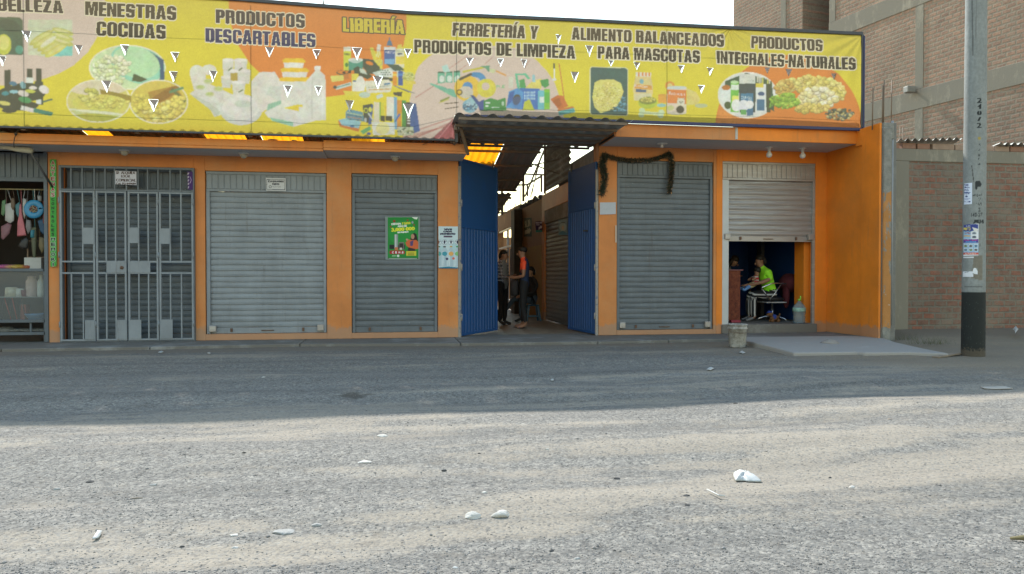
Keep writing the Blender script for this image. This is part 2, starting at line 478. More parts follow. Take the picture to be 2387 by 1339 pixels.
    def grime(s, k=.1, cells=(12, 60)):
        H, Wd = s.X.shape
        g = np.zeros((H, Wd))
        for c in cells:
            n = rng.random((c + 2, int(c * Wd / H) + 2))
            yi = np.linspace(0, c, H); xi = np.linspace(0, int(c * Wd / H), Wd)
            y0, x0 = yi.astype(int), xi.astype(int); fy, fx = (yi - y0)[:, None], (xi - x0)[None]
            g += (n[y0][:, x0]*(1-fy)*(1-fx) + n[y0+1][:, x0]*fy*(1-fx) + n[y0][:, x0+1]*(1-fy)*fx + n[y0+1][:, x0+1]*fy*fx) / len(cells)
        s.c *= (1 - k * g)[..., None]
        return s
def sheet(name, P, canvas, mat, parent=None, hole=None):
    """grid mesh from points P (H, W, 3) carrying the canvas as its printed colour"""
    H, Wd = P.shape[:2]
    me = bpy.data.meshes.new(name)
    i = np.arange(H * Wd).reshape(H, Wd)
    q = np.stack([i[1:, :-1], i[1:, 1:], i[:-1, 1:], i[:-1, :-1]], -1)
    if hole is not None: q = q[~hole]
    q = q.reshape(-1, 4)
    me.vertices.add(H * Wd); me.vertices.foreach_set('co', P.astype(np.float32).ravel())
    me.loops.add(q.size); me.loops.foreach_set('vertex_index', q.astype(np.int32).ravel())
    me.polygons.add(len(q)); me.polygons.foreach_set('loop_start', np.arange(0, q.size, 4, dtype=np.int32))
    me.update(calc_edges=True)
    me.polygons.foreach_set('use_smooth', [True] * len(q))
    ca = me.color_attributes.new('Col', 'FLOAT_COLOR', 'POINT')
    ca.data.foreach_set('color', np.concatenate([np.clip(canvas.c, 0, 1), np.ones((H, Wd, 1))], -1).astype(np.float32).ravel())
    me.materials.append(mat)
    return put(name, me, parent)
def quadgrid(TL, TR, BR, BL, nx, nz):
    TL, TR, BR, BL = (np.array(q, float) for q in (TL, TR, BR, BL))
    u = np.linspace(0, 1, nx)[None, :, None]; v = np.linspace(0, 1, nz)[:, None, None]
    return (TL * (1 - u) + TR * u) * (1 - v) + (BL * (1 - u) + BR * u) * v
def poster(name, label, quad, Y, draw, base, step=1., cat='poster', mat=None, curl=.004, group=None):
    """paper on a wall; quad = TL, TR, BR, BL as measured, Y its plane"""
    w = max(abs(quad[1][0] - quad[0][0]), 4); h = max(abs(quad[3][1] - quad[0][1]), 4)
    P = quadgrid(*[(onY(*q, Y)[0], Y, onY(*q, Y)[1]) for q in quad], int(w / step) + 2, int(h / step) + 2)
    cv = Canvas(*proj(P), base)
    draw(cv)
    cv.grime(.12)
    n = rng.random(2) * 6
    P[..., 1] -= curl * (1 + np.sin(P[..., 0] * 9 + n[0]) * np.cos(P[..., 2] * 7 + n[1]))
    return top(sheet(name, P, cv, mat or vcol('printed_paper')), label, cat, group)

# ================================================================ SETTING
ORANGE = (.58, .205, .05); FRESH = (.78, .225, .014)
def wallpaint(name, c, faded):
    t = NT(name); P = t.pos()
    a = t.ramp(t.noise(P, 1.3, 6, .62), [(.3, tuple(x * .8 for x in c)), (.7, tuple(min(1, x * 1.12) for x in c))])
    a = t.mix(t.ramp(t.noise(P, .7, 7, .7), [(.46, (0, 0, 0)), (.66, (.6, .6, .6))]), a, faded)
    st = t.scalev(P, (7, 7, .7))
    a = t.mix(t.ramp(t.noise(st, 1.2, 6, .75), [(.56, (0, 0, 0)), (.75, (.35, .35, .35))]), a, (.2, .11, .055))
    sp = t.ramp(t.noise(P, 26, 6, .8), [(.665, (0, 0, 0)), (.68, (.8, .8, .8))])
    a = t.mix(sp, a, (.5, .42, .33))
    z = t.n('SeparateXYZ'); t.l(P, z.inputs[0])
    hi = t.math('ADD', z.outputs[2], t.math('MULTIPLY', t.noise(P, 5, 7, .8), -.45))
    a = t.mix(t.ramp(hi, [(-.0, (.6, .6, .6)), (.05, (0, 0, 0))]), a, (.3, .22, .16))
    t.col(a); t.bump(t.noise(P, 24, 6, .7), .25, .008)
    return t.done(.62)
M_or = wallpaint('faded_orange_paint', ORANGE, (.5, .26, .11))
M_fr = wallpaint('fresh_orange_paint', FRESH, (.56, .19, .03))
M_conc = pm('rough_concrete', (.27, .26, .235), .92, .22, 3, bump=.5, bs=40, dirt=(.17, .165, .15), dk=.52)
M_soff = pm('grey_soffit_plaster', (.70, .74, .78), .9, .1, 2, bump=.15, bs=30, dirt=(.5, .5, .5), dk=.6)
M_walk = pm('sidewalk_cement', (.25, .25, .24), .9, .16, 2.2, bump=.3, bs=50, dirt=(.15, .14, .125), dk=.5)
M_slab = pm('new_cement', (.42, .41, .385), .9, .1, 2.0, bump=.25, bs=60, dirt=(.31, .29, .265), dk=.6)
M_tile = pm('corridor_floor_cement', (.44, .36, .25), .5, .15, 2, dirt=(.25, .2, .14), dk=.5)
M_steel = steel('grey_painted_steel', (.108, .128, .15))
M_steel_l = steel('light_grey_painted_steel', (.205, .232, .262))
M_steel_d = steel('dark_grey_painted_steel', (.082, .104, .126))
M_galv = pm('galvanised_shutter', (.42, .43, .44), .42, .14, 3, metal=.35, dirt=(.33, .31, .3), dk=.5, stretch=(.6, 1, 5))
M_alum = pm('pale_aluminium', (.45, .47, .49), .5, .08, 3, metal=.2)
M_rust = pm('rusty_iron', (.13, .075, .05), .85, .35, 14)
M_dark = pm('dark_void_paint', (.02, .02, .022), .9, .2)
M_black = pm('black_plastic', (.015, .015, .017), .5, .2)
M_white = pm('white_plastic', (.62, .62, .6), .45, .06)
M_zinc = pm('weathered_corrugated_zinc', (.62, .65, .64), .65, .15, 2.5, dirt=(.42, .42, .38), dk=.58)
M_brownzinc = pm('brown_corrugated_zinc', (.2, .15, .14), .7, .3, 2.5, dirt=(.06, .045, .04), dk=.5)
M_tube = pm('grey_steel_tube', (.24, .24, .23), .6, .2, 6, dirt=(.17, .12, .08), dk=.6)
M_blue = pm('blue_gate_paint', (.006, .075, .29), .5, .14, 3, bump=.06, dirt=(.012, .07, .22), dk=.54)
M_bluerust = pm('chipped_blue_paint', (.02, .07, .2), .6, .3, 30, dirt=(.3, .27, .24), dk=.52)

# ---- ground: one sheet to the horizon, gravel over sand with wheel tracks along the street
def ground_material():
    t = NT('gravel_and_sand'); P = t.pos()
    along = t.scalev(P, (.28, 1., 1.))
    big = t.n('Attribute', attribute_name='sand').outputs['Fac']
    sep = t.n('SeparateXYZ'); t.l(P, sep.inputs[0])
    vo = t.n('TexVoronoi', i_Scale=75.); t.l(P, vo.inputs['Vector'])
    vs = t.n('TexVoronoi', i_Scale=34.); t.l(P, vs.inputs['Vector'])
    g = t.n('SeparateColor'); t.l(vo.outputs['Color'], g.inputs[0])
    g2 = t.n('SeparateColor'); t.l(vs.outputs['Color'], g2.inputs[0])
    stone = t.ramp(g.outputs[0], [(0., (.06, .059, .057)), (.3, (.15, .149, .145)), (.7, (.215, .212, .203)), (1., (.36, .35, .325))])
    stone2 = t.ramp(g2.outputs[1], [(0., (.075, .074, .072)), (.35, (.16, .159, .155)), (.8, (.215, .21, .2)), (1., (.33, .32, .3))])
    grav = t.mix(.4, stone, stone2)
    fine = t.noise(P, 55, 6, .75)
    sand = t.ramp(fine, [(.25, (.235, .21, .178)), (.5, (.31, .282, .242)), (.8, (.38, .35, .305))])
    big = t.math('ADD', big, t.math('MULTIPLY', t.math('SUBTRACT', t.noise(t.scalev(P, (1.3, 6., 1.)), 2.2, 7, .75), .5), 1.5))
    thr = t.ramp(t.math('ADD', big, t.math('MULTIPLY', t.math('SUBTRACT', t.noise(P, 13, 8, .88), .5), 3.6)),
                 [(.1, (0, 0, 0)), (.85, (.95, .95, .95))])
    spk = t.ramp(g.outputs[1], [(.0, (.1, .1, .1)), (.55, (1, 1, 1))])
    m = t.math('MULTIPLY', thr, spk)
    grav = t.mix(1., grav, (.89, .85, .785), 'MULTIPLY'); sand = t.mix(1., sand, (.88, .835, .765), 'MULTIPLY')
    a = t.mix(m, grav, sand)
    ruts = t.noise(t.scalev(P, (.05, 1.6, 1)), 1.6, 5, .65)
    a = t.mix(1., a, t.ramp(ruts, [(.3, (.72, .72, .72)), (.7, (1.2, 1.19, 1.17))]), 'MULTIPLY')
    a = t.mix(t.ramp(t.noise(P, 6.5, 7, .7), [(.57, (0, 0, 0)), (.70, (.5, .5, .5))]), a, (.10, .085, .066))
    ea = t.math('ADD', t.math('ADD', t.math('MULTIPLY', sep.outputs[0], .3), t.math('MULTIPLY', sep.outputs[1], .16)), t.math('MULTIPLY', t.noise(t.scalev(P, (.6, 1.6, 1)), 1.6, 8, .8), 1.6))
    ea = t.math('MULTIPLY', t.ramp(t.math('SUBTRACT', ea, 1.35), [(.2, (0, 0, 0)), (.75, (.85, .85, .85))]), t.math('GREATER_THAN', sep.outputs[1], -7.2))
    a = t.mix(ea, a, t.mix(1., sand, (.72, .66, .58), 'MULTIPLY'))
    # an oil patch and dust swept against the kerb
    sx, sy = onZ(822, 919)
    e = t.n('VectorMath', operation='SUBTRACT'); t.l(P, e.inputs[0]); e.inputs[1].default_value = (sx, sy, 0)
    e2 = t.scalev(e.outputs[0], (2.3, 2.5, 0)); ln = t.n('VectorMath', operation='LENGTH'); t.l(e2, ln.inputs[0])
    d = t.math('ADD', ln.outputs['Value'], t.math('MULTIPLY', t.noise(P, 9, 6, .7), 1.1))
    a = t.mix(t.ramp(d, [(.75, (.85, .85, .85)), (1.35, (0, 0, 0))]), a, (.06, .052, .04))
    kb = t.math('ADD', sep.outputs[1], t.math('MULTIPLY', t.noise(P, 3, 7, .7), .9))
    a = t.mix(t.ramp(t.math('ADD', kb, 2.), [(.75, (0, 0, 0)), (1.25, (.7, .7, .7))]), a, (.17, .135, .1))
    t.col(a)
    h = t.math('ADD', t.math('MULTIPLY', vo.outputs['Distance'], -.9), t.math('MULTIPLY', vs.outputs['Distance'], -.9))
    h = t.math('ADD', h, t.math('MULTIPLY', fine, .25))
    t.bump(h, .4, .008)
    return t.done(.95)
def vnoise(x, y, s, seed):
    g = np.random.default_rng(seed).random((64, 64)); u, v = x / s, y / s
    i, j = np.floor(u).astype(int), np.floor(v).astype(int); a, b = u - i, v - j; a, b = a * a * (3 - 2 * a), b * b * (3 - 2 * b)
    G = lambda p, q: g[p % 64, q % 64]
    return (G(i, j) * (1 - a) + G(i + 1, j) * a) * (1 - b) + (G(i, j + 1) * (1 - a) + G(i + 1, j + 1) * a) * b
SPOTS = [(560, 1000, 1.5, .35), (450, 960, 1.5, .25), (2100, 925, 2.2, .5), (1980, 1040, 1.6, .5), (1720, 1030, 1.2, .35), (2200, 1100, 1.3, .5), (1750, 1120, 1.0, .35), (1400, 1110, .8, .25), (180, 1275, .8, .28), (420, 1300, .6, .22), (850, 1250, .7, .22), (1130, 1215, .6, .18), (1390, 1215, .6, .2), (2150, 850, 1.6, .6), (1850, 870, 1.4, .35), (2350, 830, 1.4, .6), (1300, 1310, .5, .15), (1230, 900, 1.2, .3), (820, 945, 1.2, .4), (380, 975, 1.6, .4), (1650, 900, 1.5, .3), (1500, 870, 1., .3), (600, 870, 1.4, .2), (150, 900, 1.2, .2), (1000, 830, 2., .35), (300, 830, 2., .3), (2250, 800, 1.6, .9), (2130, 792, 1.2, .8), (2360, 850, 1.4, .7)]
SPOTS = [(*onZ(a, b), c, d) for a, b, c, d in SPOTS]
def sandmap(x, y):
    """how much bare sand shows through the gravel, in streaks along the street"""
    n1, n2 = vnoise(x + 3 + y * .6, y * 6., 1.1, 5), vnoise(x, y * 3.4, .36, 6)
    v = .36 * vnoise(x, y * 7., 2.6, 3) + .30 * n1 + .34 * n2
    v = (v - .57) * 3.0
    for a, b, r, d in SPOTS: v = v + d * 1.9 * (.25 + .8 * n1 + .7 * n2) * np.exp(-(((x - a) / (r * 1.15)) ** 2 + ((y - b) / (r * .32)) ** 2))
    return np.clip(v, 0, 1.2)
xs = np.concatenate([[-160, -80, -40, -24], np.linspace(-13, 16, 460), [26, 45, 90, 170]])
ys = np.concatenate([[-120, -60, -30, -18], np.linspace(-13.2, 1, 360), [4, 10, 20, 40, 80, 200]])
gx, gy = np.meshgrid(xs, ys)
def gz(x, y):
    z = .012 * np.sin(y * 5.1 + np.sin(x * .31) * 1.2) + .012 * np.sin(y * 2.3 + x * .17 + 1) + .008 * np.sin(x * 1.9 + y * 3.3) - .012
    for c, sl, w in ((-5.3, .02, .11), (-6.75, .02, .11), (-7.9, -.012, .12), (-9.3, -.012, .12), (-3.4, .01, .12)):
        z = z - .016 * np.exp(-((y - c - sl * x - .08 * np.sin(x * .4 + c)) / w) ** 2) * (.6 + .4 * np.sin(x * .9 + c))
    k = np.clip((-1.6 - y) / 1.2, 0, 1) * np.clip((y + 13.2) / .8, 0, 1)
    z = z * k
    z = z + .05 * np.clip((x - 2.4) / 2., 0, 1) * np.clip((-2.6 - y) / 1.5, 0, 1) * np.clip((y + 13) / 3., 0, 1)
    z = z + .14 * np.clip((x - 8.45) / .8, 0, 1) * np.clip((y + 3.0) / 2.2, 0, 1)
    return z
me = bpy.data.meshes.new('ground')
gi = np.arange(gx.size).reshape(gx.shape)
gq = np.stack([gi[:-1, :-1], gi[:-1, 1:], gi[1:, 1:], gi[1:, :-1]], -1).reshape(-1, 4)
me.from_pydata(np.stack([gx, gy, gz(gx, gy)], -1).reshape(-1, 3).tolist(), [], gq.tolist())
me.polygons.foreach_set('use_smooth', [True] * len(me.polygons))
sa = me.attributes.new('sand', 'FLOAT', 'POINT'); sa.data.foreach_set('value', sandmap(gx, gy).astype(np.float32).ravel())
me.materials.append(ground_material())
struct(put('ground', me))

def pebbles(name, n, sample, size, mat):
    """many small broken stones as one mesh"""
    xy = sample(n)
    x, y = xy[:, 0], xy[:, 1]
    base = np.array([(1, 0, 0), (.1, 1, 0), (-1, .1, 0), (-.1, -1, 0), (.1, .1, .9), (0, 0, -.7)])
    fc = np.array([(0, 1, 4), (1, 2, 4), (2, 3, 4), (3, 0, 4), (1, 0, 5), (2, 1, 5), (3, 2, 5), (0, 3, 5)])
    s = size[0] + (size[1] - size[0]) * rng.random(n) ** 3
    s = np.where(rng.random(n) < .005, .006 + .008 * rng.random(n), s)
    v = base[None] * (1 + (rng.random((n, 6, 3)) - .5) * .8)
    th = rng.random(n) * 6.28; c, d = np.cos(th)[:, None], np.sin(th)[:, None]
    vx = v[..., 0] * c - v[..., 1] * d * .75; vy = v[..., 0] * d + v[..., 1] * c * .75
    vz = v[..., 2] * (.45 + .35 * rng.random(n))[:, None]
    P = np.stack([x[:, None] + vx * s[:, None], y[:, None] + vy * s[:, None], (gz(x, y) + .1 * s)[:, None] + vz * s[:, None]], -1)
    me = bpy.data.meshes.new(name)
    f = (fc[None] + (np.arange(n) * 6)[:, None, None]).reshape(-1, 3)
    me.vertices.add(n * 6); me.vertices.foreach_set('co', P.astype(np.float32).ravel())
    me.loops.add(f.size); me.loops.foreach_set('vertex_index', f.astype(np.int32).ravel())
    me.polygons.add(len(f)); me.polygons.foreach_set('loop_start', np.arange(0, f.size, 3, dtype=np.int32))
    me.update(calc_edges=True)
    g = rng.random(n); tone = np.where(rng.random(n) < .95, .14 + .13 * g ** 1.2, .07 + .06 * g)
    hue = rng.random(n)[:, None]
    colr = tone[:, None] * (np.array([1.02, 1., .97]) * (1 - hue) + np.array([1.1, .99, .88]) * hue)
    ca = me.color_attributes.new('Col', 'FLOAT_COLOR', 'POINT')
    ca.data.foreach_set('color', np.repeat(np.concatenate([colr, np.ones((n, 1))], 1), 6, 0).astype(np.float32).ravel())
    me.materials.append(mat)
    return prop(put(name, me), kind='stuff')
def near_sample(n):
    """stones thin out away from the camera; clumped in streaks along the street"""
    out = []
    while len(out) < n:
        k = 20000
        d = 2.8 + 8. * rng.random(k) ** 1.5; a = (rng.random(k) - .5) * 1.5 * d
        x = a * math.cos(YAW) + d * math.sin(YAW); y = -D0 - a * math.sin(YAW) + d * math.cos(YAW)
        ok = (rng.random(k) < np.clip(1.0 - .95 * sandmap(x, y), .16, 1)) & (y < -1.7)
        out += np.stack([x, y], 1)[ok].tolist()
    return np.array(out[:n])
o = pebbles('gravel', 80000, near_sample, (.0018, .0066), vcol('crushed_stone', .95))
prop(o, 'loose grey gravel scattered over the sandy street', 'gravel')

# ---- sidewalk, cement apron, corridor floor
mb = MB()
fr = [onZ(px, py) for px, py in ((-1500, 868), (-60, 823), (3, 821), (350, 816), (700, 808.5), (1075, 807), (1395, 803), (1560, 799), (1745, 796))]
for i in range(len(fr) - 1):
    (xa, ya), (xb, yb) = fr[i], fr[i + 1]
    n = max(1, int((xb - xa) / 1.6))
    for k in range(n):
        x0, x1 = xa + (xb - xa) * k / n, xa + (xb - xa) * (k + 1) / n - .012
        y0, y1 = ya + (yb - ya) * k / n, ya + (yb - ya) * (k + 1) / n
        mb.prism([(x0, y0), (x1, y1), (x1, .5), (x0, .5)], -.2, .05 + random.uniform(-.003, .003))
mb.prism([(fr[-1][0], fr[-1][1]), (8.36, -1.0), (8.36, .02), (fr[-1][0], .02)], -.2, .062)
struct(mb.build('sidewalk', M_walk, bev=.012))
mb = MB()
pts = [onZ(px, py, .075) for px, py in ((1720, 790), (1760, 799), (1800, 809), (1850, 822), (2000, 820.5), (2015, 822), (2120, 821), (2212, 824), (2150, 812), (2092, 799))]
pts = pts + [(8.42, -1.66), (8.3, -1.1), (pts[0][0] + .1, -1.05)]
mb.prism(pts, -.1, .075)
struct(mb.build('pavement', M_slab, bev=.02))
mb = MB().box(1.0, 3.8, .505, 22, -.1, .046)
struct(mb.build('floor', M_tile))

# ================================================================ MARKET BUILDINGS
def openwall(mb, x0, x1, y0, y1, z0, z1, ops, m=0):
    """wall of piers, lintels and sills round its openings (a, b, sill, head)"""
    x = x0
    for a, b, s, h in sorted(ops):
        if a > x: mb.box(x, a, y0, y1, z0, z1, m)
        if h < z1: mb.box(a, b, y0, y1, h, z1, m)
        if s > z0: mb.box(a, b, y0, y1, z0, s, m)
        x = b
    if x < x1: mb.box(x, x1, y0, y1, z0, z1, m)
    return mb
def slats(mb, x0, x1, z0, z1, pitch, y, depth=.013, m=0, deep=False):
    """rolling curtain: one profile per slat, a dark groove under each"""
    n = max(1, round((z1 - z0) / pitch)); p = (z1 - z0) / n; y0_ = y
    prof = []
    for i in range(n):
        a = z0 + p * i; y = y0_ + random.uniform(-.0022, .0022)
        if deep: prof += [(a, y + depth), (a + p * .12, y + depth), (a + p * .2, y + .002), (a + p * .5, y - .006), (a + p * .8, y), (a + p * .9, y + depth * .8)]
        else: prof += [(a, y + depth + .006), (a + .011, y + depth + .006), (a + .015, y + .001), (a + p * .5, y - .004), (a + p * .97, y)]
    prof.append((z1, y + depth))
    ns = 14
    vs = []
    for z, yy in prof:
        for k in range(ns + 1):
            x = x0 + (x1 - x0) * k / ns
            vs.append((x, yy + .002 * math.sin(x * 5.3 + z * 31) + .0025 * math.sin(x * 2.1 + z * 7), z + .003 * math.sin(k * .9 + z * 13)))
    w = ns + 1
    fs = [(i*w+k, i*w+k+1, (i+1)*w+k+1, (i+1)*w+k) for i in range(len(prof) - 1) for k in range(ns)]
    return mb.add(vs, fs, m)
def shutter(parent, x0, x1, zb, zh, zt, y, mat, hmat, name='roller_shutter', pitch=.098, hp=.104, deep=False, locks=True, rails=True, rail_l=.05, zr=None):
    c = slats(MB(), x0 + .03, x1 - .03, zb + .1, zh, pitch, y, deep=deep).build(name, mat, parent, norm=False)
    b = MB().box(x0 + .03, x1 - .03, y - .012, y + .012, zb, zb + .1).build('bottom_rail', mat, c, bev=.006)
    h = MB(); h.box(x0, x1, y - .03, y + .02, zh, zt)
    n = int((x1 - x0) / hp)
    for i in range(n + 1):
        xx = x0 + (x1 - x0) * (i + .5) / (n + 1)
        h.box(xx - (x1 - x0) / (n + 1) * .42, xx + (x1 - x0) / (n + 1) * .42, y - .042, y - .028, zh + .045, zt - .05)
    h.box(x0, x1, y - .046, y - .028, zt - .045, zt, 0); h.box(x0, x1, y - .046, y - .028, zh, zh + .04, 0)
    h.build('header_panel', hmat, c, bev=.004)
    if rails:
        MB().box(x0, x0 + rail_l, y - .045, y + .015, zr or zb, zh - .002).build('guide_rail', hmat if rail_l < .1 else M_alum, c, bev=.004)
        MB().box(x1 - .05, x1, y - .045, y + .015, zr or zb, zh - .002).build('guide_rail', hmat, c, bev=.004)
    if locks:
        for xx in (x0 + .1, x1 - .1):
            MB().box(xx - .055, xx + .055, y - .09, y - .013, zb + .035, zb + .145).build('lock_box', M_galv, c, bev=.008)
    for xx in (x0 + (x1 - x0) * .2, x1 - (x1 - x0) * .2):
        MB().box(xx - .018, xx + .018, y - .04, y - .012, zb + .03, zb + .09).build('latch', M_rust, c, bev=.004)
    xm = (x0 + x1) / 2
    if locks:
        MB().tube([(xm - .1, y - .012, zb + .05), (xm - .085, y - .035, zb + .05), (xm + .085, y - .035, zb + .05), (xm + .1, y - .012, zb + .05)], .008, 6).build('handle', M_rust, c, smooth=True)
    return c

# ---- left wing
LW = thing('market_building', 'orange market building with slab canopy and closed grey shutters left of the blue gate', 'building', (-3, 0, .05))
x_shop = XA(113); xg0, xg1 = XA(140), XA(452); xs0, xs1 = XA(478.5), XA(762); xt0, xt1 = XA(819.5), XA(1021); xe = XA(1068)
XL = -13.5
mb = MB()
openwall(mb, XL, xe, 0, .22, .05, 3.21, [(XA(-75), x_shop, .05, 3.2), (xg0, xg1, .05, 2.985), (xs0, xs1, .155, 2.945), (xt0, xt1, .15, 2.955)], 0)
mb.box(xe - .2, xe, .222, 20, .05, 3.0, 0)
mb.box(XL, xe - .202, 4.6, 4.8, .05, 2.9, 0)
mb.build('wall', M_or, LW, bev=.008)
# canopy slab: soffit and painted edge, a step in the edge where two pours meet
mb = MB(); xst = XA(755, -.8)
mb.box(XL, xst - .003, -.775, .4, 3.2, 3.235, 1); mb.box(xst, xe + .08, -.815, .4, 3.213, 3.245, 1)
mb.box(XL, xst - .003, -.795, .4, 3.238, 3.355, 0); mb.box(xst, xe + .08, -.835, .4, 3.248, 3.372, 0)
mb.box(XL, xst - .003, -.797, -.776, 3.192, 3.237, 0); mb.box(xst, xe + .08, -.837, -.816, 3.206, 3.247, 0)
sl = mb.build('canopy_slab', [M_or, M_soff], LW, bev=.01)
shutter(LW, xs0 + .012, xs1 - .012, .16, 2.60, 2.94, .07, M_steel_l, M_steel_l, rail_l=.06)
shutter(LW, xt0 + .01, xt1 - .01, .152, 2.63, 2.95, .07, M_steel, M_steel, locks=False)
shutter(LW, xg0 + .05, xg1 - .02, .055, 2.6, 2.96, .19, M_steel_d, M_steel_d, locks=False)
# rubble lip on the slab edge
mb = MB()
for k in range(70):
    x = random.uniform(XL + 2, xst - .1) if k < 58 else random.uniform(xst, xe)
    mb.ell((x, random.uniform(-.78, -.6), 3.355 + random.uniform(0, .012)), (random.uniform(.02, .07), .03, random.uniform(.006, .02)), 0, 6, 4, .3)
mb.build('mortar_rubble', M_conc, LW)['kind'] = 'stuff'
# ---- hall roof behind: sheets on purlins, translucent amber panels between
def amber():
    t = NT('amber_fibreglass'); P = t.pos()
    c = t.ramp(t.noise(P, 3, 6, .7), [(.3, (.78, .25, .004)), (.7, (.92, .33, .01))]); t.col(c); t.done(.5)
    tr = t.n('BsdfTranslucent'); t.l(c, tr.inputs[0])
    m = t.n('MixShader'); m.inputs[0].default_value = .88
    t.l(t.p.outputs[0], m.inputs[1]); t.l(tr.outputs[0], m.inputs[2]); t.l(m.outputs[0], t.out.inputs[0])
    return t.mat
M_amber = amber()
RF = thing('market_roof', 'corrugated hall roof with amber translucent panels behind the banner', 'roof', (-2, 2, 3.2))
def roofz(y): return 3.86 - .15 * (y - .6)
xa0, xa1 = onY(1086, 350, 1.2)[0], onY(1176, 350, 1.2)[0]
amb = [(onY(a, 318, 1.0)[0], onY(b, 318, 1.0)[0]) for a, b in ((182, 245), (468, 566), (604, 702), (817, 897))] + [(xa0, xa1)]
x = -13.4
v = Vector((0, 1, -.15))
for a, b in amb + [(3.0, 3.0)]:
    if a > x:
        MB().corrug((x, .55, roofz(.55)), (1, 0, 0), v, a - x, 4.2, .146, .022).build('roof_sheet', M_zinc, RF, True, norm=False)
    if b > a:
        MB().corrug((a, .55, roofz(.55) + .012), (1, 0, 0), v, b - a, 4.2, .146, .022).build('translucent_panel', M_amber, RF, True, norm=False)
    x = b
# front slope of the same roof, falling to the canopy slab behind the banner
x = -13.4
vf = Vector((0, 1.45, .29))
for a, b in amb[:4] + [(xe + .1, xe + .1)]:
    if a > x: MB().corrug((x, -.92, 3.545), (1, 0, 0), vf, a - x, 1.48, .146, .014).build('roof_sheet', M_zinc, RF, True, norm=False)
    if b > a: MB().corrug((a, -.92, 3.55), (1, 0, 0), vf, b - a, 1.48, .146, .014).build('translucent_panel', M_amber, RF, True, norm=False)
    x = b
MB().corrug((-1.5, 3.2, 4.2), (1, 0, 0), Vector((0, 1, .188)), 6.2, 16, .146, .022).build('roof_sheet', M_zinc, RF, True, norm=False)  # added sheet above the line of sight, keeps sun out of the passage
MB().corrug((2.42, .66, 3.9), (1, 0, 0), Vector((0, 1, .12)), 2.05, 2.6, .146, .022).build('roof_sheet', M_zinc, RF, True, norm=False)  # added unseen strip, closes the slot where sun leaked past the canopy
MB().corrug((-1.45, 3.2, 2.9), (0, 1, 0), (0, 0, 1), 16, 4.2, .146, .022).build('added_shade_sheet', M_zinc, RF, True, norm=False)  # added upright sheet, unseen, shuts off skylight from the left
for y in (.75, 1.55, 2.5, 3.6, 4.5):
    MB().box(-13.4, 3.0, y - .025, y + .025, roofz(y) - .075, roofz(y) - .03).build('purlin', M_tube, RF)
for yy, z0, dx in ((5.2, 3.12, 3.02), (9.6, 2.8, 2.7)):
    MB().corrug((-4, yy, z0 + .12), (1, 0, 0), Vector((0, 1, -.12)), dx + 4, 3.9, .146, .022).build('roof_sheet', M_zinc, RF, True, norm=False)
    for q in (.2, 1.6, 3.2): MB().box(-4, dx, yy + q, yy + q + .05, z0 + .02 - q * .12, z0 + .07 - q * .12).build('purlin', M_tube, RF)
# steelwork of the passage: posts, ties and thin struts
TR = thing('passage_steelwork', 'thin steel tube posts and struts standing over the market passage', 'steelwork', (3, 4, .05))
def P3(px, py, Y): a = onY(px, py, Y); return (a[0], Y, a[1])
def strut(px0, py0, px1, py1, Y0, Y1=None, w=.03):
    MB().bar(P3(px0, py0, Y0), P3(px1, py1, Y1 if Y1 is not None else Y0), w, w).build('strut', M_tube, TR)
MB().bar(P3(1270, 330, 2.6), P3(1270, 452, 2.6), .045, .045).build('post', M_tube, TR)
MB().bar(P3(1220, 392, 6.5), P3(1220, 470, 6.5), .06, .06).build('post', M_tube, TR)
MB().bar(P3(1170, 432, 9.), P3(1170, 502, 9.), .06, .06).build('post', M_tube, TR)
strut(1157, 434, 1229, 431, 8.2, w=.045); strut(1229, 431, 1230, 458, 8.2, w=.045)
strut(1219, 406, 1269, 408, 6.6, w=.04); strut(1262, 410, 1262, 448, 6.6, w=.05)
strut(1262, 411, 1229, 431, 6.6, 8.2, .04)
strut(1160, 402, 1325, 368, 3.2, w=.025); strut(1220, 375, 1325, 415, 3.0, w=.025)
strut(1158, 497, 1182, 496, 10.5, w=.05)
strut(1268, 352, 1224, 458, 4.2, 7.5, .035); strut(1258, 380, 1236, 460, 5., 7.5, .02); strut(1254, 382, 1239, 460, 5.2, 7.5, .015)
strut(1158, 412, 1205, 410, 4.7, w=.04); strut(1160, 419, 1200, 390, 4.6, w=.025); strut(1204, 412, 1213, 383, 4.6, w=.02)
# starter bars of an unfinished building far beyond
RB = thing('rebar_cluster', 'thin steel bars sticking up from an unfinished roof far down the passage', 'rebar', (3, 30, 3))
for px, y0 in ((1161, 470), (1173, 465), (1177, 470), (1184, 452), (1189, 468), (1198, 467), (1202, 475), (1213, 440)):
    a = P3(px, y0, 24); b = P3(px, 520, 24)
    MB().tube([a, b], .022, 5).build('bar', M_tube, RB)
MB().bar(P3(1150, 464, 24), P3(1191, 464, 24), .04, .04).build('bar', M_tube, RB)

# ---- right wing
RW = thing('market_building', 'orange market building with one half open silver shutter right of the blue gate', 'building', (6, 0, .05))
X0 = XA(1395.5); r0, r1 = XA(1438), XA(1663); q0, q1 = XA(1684), XA(1900.5); XR = 8.37
PX0 = 3.78
mb = MB()
xm = XA(1670)
openwall(mb, X0, xm, 0, .2, .05, 3.56, [(r0, r1, .14, 3.31)], 0)
openwall(mb, xm, XR, 0, .2, .05, 3.56, [(q0, q1, .05, 3.335)], 1)
